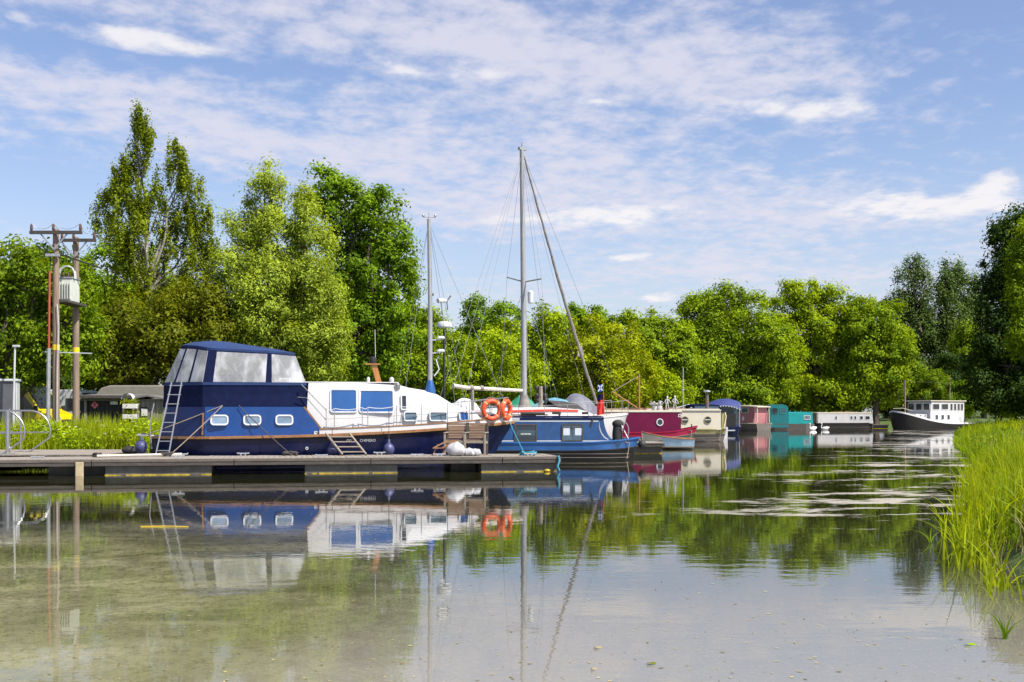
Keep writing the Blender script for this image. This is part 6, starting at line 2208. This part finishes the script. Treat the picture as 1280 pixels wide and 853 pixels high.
def make_debris():
    rng = np.random.default_rng(12)
    n = 3600
    y = 7.2 + 24 * rng.random(n) ** 1.8
    x = (rng.random(n) - .5) * y * .95
    ok = poly_sd(x, y) < -.1
    x, y = x[ok], y[ok]
    P = np.stack([x, y, np.full(len(x), .004)], 1)
    me = leaf_mesh('floating_debris', P, rng.normal(size=P.shape) * .05 + np.array([0, 0, 1.]), .005 + .022 * rng.random(len(P)) ** 4, rng.random(len(P)), rng, .45)
    co = np.empty(len(me.vertices) * 3, np.float32)
    me.vertices.foreach_get('co', co)
    co = co.reshape(-1, 3)
    co[:, 2] = .004
    me.vertices.foreach_set('co', co.ravel())
    setprops(link('floating_debris', me, None, 'debris'), 'specks of leaf and seed floating on the water', 'debris', None, 'stuff')
    for (px, py, s, m, lb) in ((1212, 807, .04, 'leaf_bright', 'round green leaf pad floating in the lower right'), (747, 811, .028, 'straw', 'curled brown leaf floating in the lower middle'),
                               (742, 838, .02, 'straw', 'small dry brown leaf floating near the lower middle edge'), (814, 831, .03, 'leaf_olive', 'dark leaf scrap floating below the middle')):
        Y = 2490 / (py - 515)
        o = MB()
        k = 10
        ring = [(s * math.cos(6.283 * i / k) * (1 + .15 * math.sin(3 * i)), s * .7 * math.sin(6.283 * i / k), .006 + .006 * math.sin(i * 1.3)) for i in range(k)]
        o.add(ring + [(0, 0, .012)], [(i, (i + 1) % k, k) for i in range(k)])
        q = o.build('floating_leaf', m)
        q.location = (wx(px, Y), Y, 0.004)
        setprops(q, lb, 'leaf', 'single floating leaves')
        at_ = q.data.attributes.new('tint', 'FLOAT', 'FACE')
        at_.data.foreach_set('value', [.6] * len(q.data.polygons))
    # a long yellow reed stem afloat
    p0, p1 = at(176, 0, 1), at(236, 0, 1)
    Y = 2490 / (659 - 515)
    q = MB().tube([(wx(176, Y), Y, .008), (wx(205, Y), Y + .02, .01), (wx(236, Y), Y - .03, .008)], .006, 5).build('reed_stem', 'band_yellow')
    setprops(q, 'yellow reed stem floating in front of the jetty', 'stem')


make_debris()

# ------------------------------------------------------------------ electricity poles with transformer
def make_poles():
    o = thing('transformer_pole', 'pair of wooden electricity poles carrying a pale transformer', 'utility pole', (wx(70, 44), 44, .4), 0)
    zt = wz(287, 44) - .4
    x2 = wx(95, 46) - wx(70, 44)
    for (x, y) in ((0, 0), (x2, 2.0)):
        p = MB().tube([(x, y, -.5), (x, y, 4), (x, y, zt)], [.135, .125, .11], 12).build('pole', 'pole_wood', o, True)
        MB().tube([(x, y, wz(438, 44) - .4), (x, y, wz(431, 44) - .4)], .133, 12).build('band', 'band_yellow', p, True)
    for (x, y, a, b) in ((0, -.2, wx(40, 44) - wx(70, 44), wx(105, 44) - wx(70, 44)), (x2, 1.8, wx(78, 46) - wx(95, 46) + x2, wx(122, 46) - wx(95, 46) + x2)):
        z = zt - .14
        arm = MB().box(((a + b) / 2, y, z), (b - a, .10, .12)).build('crossarm', 'dark_wood', o)
        MB().bar((x, y, z - .62), (x - .48, y, z - .06), .05, .02, up=(0, 1, 0)).bar((x, y, z - .62), (x + .48, y, z - .06), .05, .02, up=(0, 1, 0)).build('brace', 'galv', o)
        for xx in (a + .06, x - .02, b - .06):
            MB().lathe([(.03, z + .06), (.05, z + .09), (.06, z + .16), (.045, z + .2), (.055, z + .24), (.02, z + .32)], 8, (xx, y, 0)).build('insulator', 'porcelain', arm, True)
    # transformer
    yt = 1.0
    zb = wz(378, 45) - .4
    tx = (wx(88, 45) - wx(70, 44))
    h = wz(350, 45) - wz(378, 45)
    t = MB().box((tx, yt - .1, zb + h / 2), (.48, .8, h)).build('transformer_tank', 'trafo', o, bevel=.02)
    for k in range(5):
        MB().box((tx - .19 + k * .095, yt - .54, zb + h * .48), (.016, .10, h * .78)).build('cooling_fin', 'trafo', t)
    MB().box((tx, yt - .1, zb + h + .03), (.53, .85, .05)).build('tank_lid', 'galv', t)
    for k in (-1, 0, 1):
        MB().lathe([(.05, zb + h + .05), (.06, zb + h + .1), (.04, zb + h + .14), (.055, zb + h + .18), (.025, zb + h + .26)], 8, (tx + k * .19, yt - .2, 0)).build('bushing', 'porcelain', t, True)
    MB().box((tx, yt, zb - .05), (.56, 2.05, .08)).build('platform', 'dark_wood', o)
    hp = MB()
    for s in (0, .12):
        pts = [(tx - .32, yt - .4 + s, zb + h * .1)] + [(tx - .3 * math.cos(R(k * 20)), yt - .4 + s, zb + h + .15 + .32 * math.sin(R(k * 20))) for k in range(10)] + [(tx + .3, yt - .4 + s, zb + h)]
        hp.tube(pts, .022, 6)
    hp.build('cable_hoop', 'line_white', o, True)
    # conduit down the near pole
    MB().tube([(-.2, -.16, wz(436, 44) - .4), (-.17, -.16, wz(340, 44) - .4)], .04, 8).build('orange_conduit', 'conduit_orange', o, True)
    MB().tube([(-.24, -.16, -.3), (-.20, -.16, wz(436, 44) - .4)], .075, 8).build('cable_guard', 'galv', o, True)
    MB().tube([(-.17, -.16, wz(340, 44) - .4), (-.15, -.1, wz(322, 44) - .4), (-.35, -.1, wz(314, 44) - .4), (-.42, -.05, wz(322, 44) - .4)], .02, 6).build('cable', 'black_rubber', o)
    MB().tube([(0.1, -.18, .8), (.12, -.19, 2.6), (.17, -.18, 4.4), (.1, -.16, 5.2)], .018, 6).build('cable', 'cabinet_light', o)
    for z in (wz(440, 44) - .4,):
        MB().bar((-.5, 0, z), (.9, 1.2, z), .05, .04).build('stay_bar', 'galv', o)
    MB().box((-.05, -.2, wz(320, 44) - .4), (.5, .12, .1)).build('fuse_arm', 'galv', o)
    MB().tube([(.15, -.1, wz(318, 44) - .4), (1.2, 1.4, wz(330, 44) - .4)], .03, 6).build('cable', 'black_rubber', o)
    a0, b0 = wx(40, 44) - wx(70, 44) + .06, wx(105, 44) - wx(70, 44) - .06
    for p, q in (((a0, -.2, zt + .18), (-.02, -.2, zt + .18)), ((-.02, -.2, zt + .18), (b0, -.2, zt + .18)), ((b0, -.2, zt + .18), (x2 + .6, 1.8, zt + .18)), ((-.02, -.2, zt + .18), (x2, 1.8, zt + .18))):
        m = ((p[0] + q[0]) / 2, (p[1] + q[1]) / 2, zt - .02)
        MB().tube([p, ((p[0] * .75 + q[0] * .25), (p[1] * .75 + q[1] * .25), zt + .03), m, ((p[0] * .25 + q[0] * .75), (p[1] * .25 + q[1] * .75), zt + .03), q], .008, 4).build('jumper_wire', 'wire', o)


make_poles()


def make_leftbank():
    # service cabinet
    Y = 40.5
    o = thing('service_cabinet', 'dark grey service cabinet at the left edge behind the railing', 'cabinet', (wx(2, Y), Y, .4), R(14))
    z = wz(477, Y) - .4
    MB().box((0, 0, z / 2), (.95, .6, z)).build('body', 'cabinet_grey', o, bevel=.01)
    MB().box((.505, 0, z / 2), (.05, .64, z)).build('side_panel', 'cabinet_light', o, bevel=.01)
    MB().box((0.02, 0, z + .04), (1.1, .72, .08)).build('lid', 'cabinet_light', o, bevel=.02)
    MB().box((.3, -.305, z * .55), (.04, .03, .2)).build('handle', 'galv', o)
    # pale lamp post
    Y = 39.8
    o = thing('bollard_light', 'slim pale lamp post beside the grey cabinet', 'lamp post', (wx(16.5, Y), Y, .4), 0)
    z = wz(434, Y) - .4
    MB().tube([(0, 0, -.1), (.02, 0, z * .5), (.06, 0, z)], [.045, .036, .032], 8).build('post', 'cabinet_light', o, True)
    MB().box((.10, 0, z + .03), (.22, .12, .07)).build('lamp_head', 'cabinet_light', o, bevel=.015)
    # stainless hoops of the gangway rails
    for i, (px0, px1, Y, lb) in enumerate(((-30, 31, 34.2, 'stainless steel hoop rail with rounded end, nearer one on the boardwalk'), (-20, 63, 36.2, 'stainless steel hoop rail with rounded end, further one on the boardwalk'))):
        o = thing('hoop_rail', lb, 'railing', (wx(px0, Y), Y, ZD + .01), 0, 'stainless gangway rails')
        zt = wz(514, Y) - ZD
        xe = wx(px1, Y) - wx(px0, Y)
        r = .62
        pts = [(0, 0, zt)]
        for k in range(10):
            a = R(90 - 12 * k)
            pts.append((xe - r + r * math.cos(a), 0, zt - r + r * math.sin(a)))
        pts.append((xe - r * .95, 0, .04))
        pts.append((xe - r * 1.15, 0, 0))
        MB().tube(pts, .027, 10).build('rail', 'steel', o, True)
        MB().tube([(0, 0, zt * .48), (xe - .04, 0, zt * .48)], .02, 8).build('mid_rail', 'steel', o, True)
        for px in ((10,) if i == 0 else (26, -8)):
            MB().tube([(wx(px, Y) - wx(px0, Y), 0, 0), (wx(px, Y) - wx(px0, Y), 0, zt)], .07 if i == 0 else .025, 8).build('post', 'steel', o, True)
            MB().box((wx(px, Y) - wx(px0, Y), 0, .015), (.3, .25, .03)).build('foot_plate', 'steel', o)
    # black open-fronted shed
    Y = 48.0
    x0, x1 = wx(101, Y), wx(160, Y)
    o = thing('store_shed', 'low black timber store with flat felt roof and pink hazard sign', 'shed', ((x0 + x1) / 2, Y, .42), R(2))
    w = x1 - x0
    h = wz(497, Y) - .42
    n = 12
    bw_ = w / n
    for i in range(n):
        MB().box((-w / 2 + (i + .5) * bw_, 0, h / 2), (bw_ - .012, .04, h)).build('board', 'shed_black', o)
    for s in (-1, 1):
        MB().box((s * (w / 2 - .02), .9, h / 2), (.05, 1.7, h)).build('side_wall', 'shed_black', o)
    MB().box((0, 1.75, h / 2), (w, .05, h)).build('back_wall', 'shed_black', o)
    MB().box((.1, .8, h + .07), (w + .5, 2.3, .09), Matrix.Rotation(R(2), 3, 'X')).build('roof', 'felt', o)
    MB().box((.1, -.37, h + .02), (w + .5, .04, .12)).build('fascia', 'dark_wood', o)
    for px in (108, 156.5):
        MB().box((wx(px, Y) - (x0 + x1) / 2, -.08, h / 2), (.09, .09, h)).build('corner_post', 'weathered_wood', o)
    MB().box((0, -.07, h - .1), (w, .06, .07)).build('lintel', 'shed_grey', o)
    sx, sz = wx(119, Y) - (x0 + x1) / 2, wz(506.5, Y) - .42
    sg = MB()
    d = .155
    sg.prism([(sx, sz - d), (sx + d, sz), (sx, sz + d), (sx - d, sz)], -.06, -.03)
    so_ = sg.build('hazard_sign', 'sign_pink', o)
    MB().prism([(sx - .035, sz - .01), (sx - .03, sz + .06), (sx - .01, sz + .045), (sx + .005, sz + .11), (sx + .03, sz + .05), (sx + .035, sz - .01), (sx, sz - .03)], -.066, -.061).build('flame_symbol', 'black_rubber', so_)
    MB().box((sx, -.063, sz - .055), (.10, .004, .012)).build('symbol_bar', 'black_rubber', so_)
    MB().box((wx(143, Y) - (x0 + x1) / 2, -.06, wz(504, Y) - .42), (.30, .03, .12)).build('notice_board', 'sign_white', o)
    # second grey hut with notice
    Y = 47.5
    o = thing('grey_hut', 'small weathered grey hut with white notice behind the cruiser stern', 'shed', (wx(186, Y), Y, .42), 0)
    h = wz(499, Y) - .42
    for i in range(7):
        MB().box((-.62 + i * .2, 0, h / 2), (.188, .04, h)).build('board', 'shed_grey', o)
    MB().box((0, .8, h / 2), (1.4, 1.5, h - .02)).build('wall', 'shed_grey', o)
    MB().prism([(-.85, h), (0, h + .16), (.85, h), (.85, h - .06), (0, h + .10), (-.85, h - .06)], -.25, 1.7).build('roof', 'felt', o)
    MB().box((-.18, -.03, h * .70), (.30, .02, .40)).build('window', 'dark_glass', o)
    MB().box((-.16, -.045, h * .70), (.24, .012, .28)).build('notice', 'sign_white', o)
    MB().box((.12, -.03, h * .66), (.05, .03, .6)).build('frame_post', 'weathered_wood', o)
    # crate planters in front
    for i, (px, py, lb) in enumerate(((163, 508, 'pale box planter with green plant, upper one by the black store'), (163, 521, 'pale box planter with green plant, lower one by the black store'))):
        Y = 46.8
        o = thing('box_planter', lb, 'planter', (wx(px, Y), Y, wz(py, Y)), 0, 'pale box planters')
        MB().box((0, 0, 0), (.55, .25, .18)).build('box', 'sign_white', o, bevel=.01)
        MB().box((-.25, .05, -wz(py, Y) / 2 + .2), (.05, .05, wz(py, Y) - .4)).build('stand', 'weathered_wood', o)
        MB().box((.25, .05, -wz(py, Y) / 2 + .2), (.05, .05, wz(py, Y) - .4)).build('stand', 'weathered_wood', o)
        rng = np.random.default_rng(i)
        P = rng.normal(size=(160, 3)) * np.array([.17, .07, .08]) + np.array([0, 0, .17])
        me = leaf_mesh('plant', P, rng.normal(size=P.shape) + np.array([0, 0, .8]), .03 + .03 * rng.random(160), rng.random(160), rng)
        link('plant', me, o, 'leaf_yellow')
    o = thing('chimney_cowl', 'pale rounded canopy top standing between the store and the hut', 'canopy', (wx(160.5, 47.2), 47.2, .42), 0)
    z = wz(499, 47.2) - .42
    MB().loft([[(.22 * math.cos(R(a)), y, z + .22 * math.sin(R(a))) for a in range(0, 181, 20)] for y in (-.2, .2)], False, False).build('arch', 'line_white', o)
    MB().box((-.19, 0, z / 2), (.05, .05, z)).build('leg', 'weathered_wood', o)
    MB().box((.19, 0, z / 2), (.05, .05, z)).build('leg', 'weathered_wood', o)


make_leftbank()


def wheel(parent, u, v, r, w):
    t = MB()
    rings = []
    for (rr, vv) in ((r * .62, -w / 2), (r * .95, -w / 2), (r, -w * .35), (r, w * .35), (r * .95, w / 2), (r * .62, w / 2)):
        rings.append([(u + rr * math.cos(2 * math.pi * k / 18), v + vv, r + rr * math.sin(2 * math.pi * k / 18)) for k in range(18)])
    t.loft(rings, True, True)
    wo = t.build('wheel', 'black_rubber', parent, True)
    rings = [[(u + rr * math.cos(2 * math.pi * k / 14), v + (vv if v > 0 else -vv), r + rr * math.sin(2 * math.pi * k / 14)) for k in range(14)] for rr, vv in ((r * .6, w * .5), (r * .55, w * .54), (r * .2, w * .52), (r * .05, w * .55))]
    MB().loft(rings, True, True).build('rim', 'alloy', wo, True)


def van(name, label, cat, loc, rz, L, h, bodym, wid=1.95, hood=1.0, group=None, beacon=False, stripes=False):
    """panel van, front at +u"""
    o = thing(name, label, cat, loc, rz, group)
    bz = .38
    prof = [(0, bz), (0, h - .15), (.12, h), (L - hood - .95, h), (L - hood - .55, h - .12), (L - hood + .25, 1.32), (L - .25, 1.12), (L - .04, .92), (L, .55), (L - .06, bz)]
    MB().prism(prof, -wid / 2, wid / 2).build('body', bodym, o, bevel=.06)
    for s in (-1, 1):
        v = s * (wid / 2 + .004)
        pts = [(L - hood - 1.25, 1.28), (L - hood - 1.25, h - .42), (L - hood - .62, h - .42), (L - hood + .08, 1.32)]
        MB().prism(pts, v, v + s * .012).build('side_window', 'dark_glass', o)
        MB().box((L - hood + .18, s * (wid / 2 + .14), 1.36), (.10, .2, .28)).build('mirror', 'black_rubber', o, bevel=.02)
        MB().box((L - hood - 1.3, v, 1.0), (.015, .012, 1.1)).build('door_gap', 'black_rubber', o)
        MB().box((L - hood - 1.12, v + s * .01, 1.12), (.16, .02, .04)).build('door_handle', 'black_rubber', o)
        MB().box((L / 2, v, .62), (L * .9, .014, .10)).build('side_trim', 'black_rubber', o)
        MB().box((L - .045, s * (wid / 2 - .28), .92), (.10, .32, .2)).build('headlight', 'port_glass', o, bevel=.03)
        for u in (.95, L - .95):
            MB().prism([(u + .43 * math.cos(R(a)), .36 + .43 * math.sin(R(a))) for a in range(0, 181, 15)], v, v + s * .01).build('wheel_arch', 'black_rubber', o)
            wheel(o, u, s * (wid / 2 - .06), .35, .24)
    u0, z0, u1, z1 = L - hood - .50, h - .17, L - hood + .20, 1.36
    MB().add([(u0 + .02, -wid * .42, z0), (u0 + .02, wid * .42, z0), (u1 + .03, wid * .46, z1), (u1 + .03, -wid * .46, z1)], [(0, 1, 2, 3)]).build('windscreen', 'dark_glass', o)
    MB().box((L + .005, 0, .82), (.03, .9, .16)).build('grille', 'black_rubber', o)
    MB().box((L + .01, 0, .50), (.10, wid - .1, .2)).build('bumper', 'black_rubber' if not beacon else bodym, o, bevel=.03)
    if beacon:
        MB().box((L - hood - 1.0, 0, h + .08), (.34, 1.5, .16)).build('light_bar', bodym, o, bevel=.04)
        for s in (-1, 1):
            MB().box((L - hood - .93, s * .5, h + .10), (.26, .4, .13)).build('beacon', 'van_white', o, bevel=.03)
            for k in range(4):
                MB().box((.6 + k * 1.0, s * (wid / 2 + .006), .95), (.48, .012, .3)).build('check_panel', 'dark_tarp', o)
    return o


def make_vehicles():
    rz = R(-9)
    nose = Vector((wx(84, 52), 52.0, .43))
    L = 5.8
    d = Vector((math.cos(rz), math.sin(rz), 0))
    van('emergency_van', 'bright yellow emergency van parked under the left trees', 'van', nose - d * L, rz, L, 2.55, 'yellow_vehicle', beacon=True)
    van('camper_van', 'dull grey van parked behind the black store', 'van', (wx(235, 56), 56, .43), R(178), 5.2, 2.45, 'van_grey', hood=.9)
    van('white_van', 'white van mostly hidden behind the wooden poles', 'van', (wx(30, 58), 59, .43), R(-12), 4.6, 2.3, 'van_white', hood=.9)


make_vehicles()


# ------------------------------------------------------------------ things on the jetty
def chair(u, v, yaw, label):
    p = jpt(u, v, ZD)
    o = thing('garden_chair', label, 'chair', p, yaw, 'wooden chairs on the jetty')
    W_, D_ = .56, .52        # front is -v
    for s in (-1, 1):
        MB().box((s * W_ / 2, -D_ / 2, .31), (.055, .055, .62)).build('front_leg', 'weathered_wood', o, bevel=.006)
        MB().bar((s * W_ / 2, D_ / 2, 0), (s * W_ / 2, D_ / 2 + .14, .92), .05, .05, up=(0, 1, 0)).build('rear_leg', 'dark_wood', o)
        MB().box((s * W_ / 2, .03, .64), (.07, .66, .03)).build('armrest', 'weathered_wood', o, bevel=.006)
        MB().box((s * W_ / 2, 0, .36), (.035, D_, .06)).build('side_rail', 'weathered_wood', o)
    MB().box((0, -D_ / 2, .38), (W_ - .06, .03, .07)).build('front_rail', 'weathered_wood', o)
    for k in range(6):
        MB().box((0, -D_ / 2 + .05 + k * .085, .425), (W_ - .03, .07, .02)).build('seat_slat', 'chair_wood', o)
    for k in range(6):
        z = .50 + k * .075
        MB().box((0, D_ / 2 + .03 + .15 * (z / .92) * .9, z), (W_ - .06, .022, .062), Matrix.Rotation(R(-9), 3, 'X')).build('back_slat', 'chair_wood', o)


chair(jx(577), 1.25, JR + R(-14), 'slatted wooden garden chair on the jetty, left of the pair')
chair(jx(603), 1.18, JR + R(-16), 'slatted wooden garden chair on the jetty, right of the pair')


def bag(u, v, sx, sy, sz, label, seed):
    p = jpt(u, v, ZD)
    rng = random.Random(seed)
    o = MB().ball((0, 0, sz * .48), (sx, sy, sz * .5), 20, 12)
    vs = []
    for x, y, z in o.v:
        k = 1 + .10 * math.sin(4 * z / sz + seed) + .07 * math.sin(7 * x / sx + 3 * seed) + .06 * math.sin(9 * y / sy + 5 * z / sz)
        zz = z + .05 * sz * math.sin(6 * x / sx + seed)
        vs.append((x * k * (1.15 - .25 * z / sz) + .05 * math.sin(seed + z / sz), y * k, max(.003, min(zz, sz * .93 + .02 * math.sin(8 * x / sx)))))
    o.v = vs
    q = o.build('sack', 'bag_white', None, True)
    q.location = p
    q.rotation_euler.z = JR
    setprops(q, label, 'bag', 'white sacks on the jetty')


bag(jx(571), .55, .24, .2, .42, 'tall white sack left of the chairs on the jetty', 1)
bag(jx(589), .62, .18, .17, .24, 'round white sack between the chair legs', 2)
bag(jx(599), .66, .17, .15, .22, 'small white sack under the right chair', 3)


def folded_frame():
    p = jpt(jx(562), .85, ZD)
    o = thing('wooden_frame', 'small orange brown folding wooden frame beside the tall sack', 'frame', p, JR + R(-10))
    for s in (-1, 1):
        MB().bar((-.22 + .12 * s, -.12, .22), (.16 + .12 * s, .1, .42), .035, .03).build('slat', 'varnish', o)
        MB().bar((-.25 + .25 * s * .5, 0, 0), (-.1 + .25 * s * .5, .05, .32), .03, .03).build('leg', 'varnish', o)
    MB().bar((-.36, -.13, .22), (-.06, -.13, .22), .035, .03).build('cross_slat', 'varnish', o)
    MB().bar((.02, .1, .42), (.30, .1, .42), .035, .03).build('cross_slat', 'varnish', o)


folded_frame()


def boarding_steps():
    o = thing('boarding_steps', 'wooden boarding steps leaning against the cruiser side', 'steps', jpt(jx(440), 1.45, ZD), JR)
    # rails run up to the left towards the hull
    for s in (0, 1):
        v = s * 0
        x = -.30 + s * .66
        MB().bar((x + .10, .0, 0.02), (x - .36, .42, .62), .10, .04, up=(1, 0, 0)).build('side_rail', 'weathered_wood', o, bevel=.006)
    for k in range(4):
        a = (k + .6) / 4.3
        z = .02 + .60 * a
        xo = .10 - .46 * a
        MB().box((.03 + xo, .42 * a, z), (.66, .14, .03)).build('tread', 'weathered_wood', o, bevel=.004)


boarding_steps()


def ladder():
    b = jpt(jx(193), 1.75, ZD)
    t = cpt(0.80, -1.42, 2.50)
    o = thing('ladder', 'aluminium ladder leaning against the canopy at the cruiser stern', 'ladder', b, 0)
    d = t - b
    L = d.length
    for s in (-.2, .2):
        MB().bar((s * .9, 0, 0), (d.x + s * .7, d.y, d.z), .032, .03, up=(0, 1, 0)).build('side_rail', 'ladder_grey', o)
    n = 8
    for k in range(n):
        a = (k + .6) / n
        MB().tube([(d.x * a - .19, d.y * a, d.z * a), (d.x * a + .19, d.y * a, d.z * a)], .013, 6).build('rung', 'ladder_grey', o)


ladder()


def rope(p, q, r, m, label, sag=.06, cat='rope'):
    p, q = Vector(p), Vector(q)
    pts = []
    for k in range(13):
        a = k / 12
        c = p.lerp(q, a)
        c.z -= sag * 4 * a * (1 - a)
        pts.append(c - p)
    o = MB().tube(pts, r, 6).build('mooring_rope', m, None, True)
    o.location = p
    return setprops(o, label, cat, 'mooring ropes of the cruiser')


rope(cpt(2.05, -1.47, 1.84), cpt(-.1, -1.0, 1.0), .012, 'rope_tan', 'tan rope slanting from the aft cabin down to the stern', .02)
rope(cpt(2.05, -1.47, 1.83), jpt(jx(203), 1.8, ZD + .03), .013, 'rope_tan', 'tan mooring rope crossing the first porthole down to the jetty', .02)
rope(cpt(2.5, -1.47, 1.84), jpt(jx(362), 1.75, ZD + .05), .014, 'rope_dark', 'dark mooring rope slanting right past the last porthole to the jetty', .03)
rope(cpt(10.6, -.25, 1.36), jpt(jx(660), .45, ZD + .03), .013, 'rope_blue', 'blue mooring rope from the cruiser bow to the jetty end', .02)


def coil(u, v, r, m, label, seed, z=ZD, n=3, rt=.022):
    rng = random.Random(seed)
    pts = []
    for k in range(n * 14):
        a = k * 2 * math.pi / 14
        rr = r * (1 + .25 * rng.uniform(-1, 1))
        pts.append((rr * math.cos(a) * 1.2, rr * math.sin(a), rt + .03 * (k / 14) + .015 * rng.uniform(-1, 1)))
    o = MB().tube(pts, rt, 6).build('rope_coil', m, None, True)
    o.location = jpt(u, v, z)
    return setprops(o, label, 'rope', 'rope coils on the jetty')


coil(jx(362), 1.6, .16, 'rope_dark', 'dark heap of rope at the foot of the slanting mooring line', 1)
coil(jx(200), 1.6, .13, 'rope_dark', 'dark rope coil at the foot of the ladder', 2)
coil(jx(664), .5, .17, 'rope_blue', 'blue rope coil at the foot of the bow line', 3)
coil(jx(111), 1.3, .10, 'rope_dark', 'small dark rope bundle on the left of the jetty', 4)
q = MB().tube([(0, 0, .0), (.03, -.02, -.12), (-.02, -.03, -.3), (.04, -.03, -.42)], [.03, .035, .03, .025], 7).build('hanging_rope', 'rope_blue', None, True)
q.location = jpt(jx(697), -.07, ZD + .02)
setprops(q, 'blue rope end hanging off the right end of the jetty', 'rope')
q = MB().ball((0, 0, 0), (.09, .07, .05), 9, 6).build('weed_tuft', 'algae', None, True)
q.location = jpt(jx(684), .02, .03)
setprops(q, 'yellow green weed tuft on the last jetty float', 'weed')


def fender(u, v, z, r, label, ztop):
    p = cpt(u, v, z)
    o = thing('fender', label, 'fender', p, 0, 'dark ball fenders along the cruiser')
    MB().ball((0, 0, 0), (r, r, r * 1.12), 12, 9).build('ball', 'fender_blue', o, True)
    MB().lathe([(.05, r), (.04, r + .08), (.02, r + .12)], 8).build('eye', 'fender_blue', o, True)
    MB().tube([(0, 0, r + .1), (0, 0.02, ztop - z)], .010, 5).build('line', 'rope_dark', o)


fender(6.72, -1.83, .58, .165, 'dark ball fender hanging from a black line beside the boarding steps', 1.75)
fender(5.10, -1.84, .56, .15, 'dark ball fender left of the boarding steps', 1.2)
fender(-.22, -.75, .66, .18, 'dark pear fender at the cruiser stern', 1.1)


def boom_on_deck():
    p = jpt(jx(112), 1.15, ZD)
    o = thing('boat_hook', 'pale pole lying along the left part of the jetty', 'pole', p, JR + R(6))
    MB().tube([(0, 0, .04), (2.2, .25, .06)], .035, 8).build('shaft', 'sail_cream', o, True)
    MB().tube([(2.2, .25, .06), (2.35, .27, .06), (2.36, .33, .08)], .02, 6).build('hook', 'galv', o)


boom_on_deck()
q = MB().ball((0, 0, .09), (.26, .2, .13), 12, 7).build('dark_bundle', 'black_cloth', None, True)
q.location = (wx(163, 35.2), 35.2, ZD + .01)
setprops(q, 'dark cloth bundle lying on the deck left of the cruiser stern', 'bundle')
print('SCENE DONE', len(bpy.data.objects))
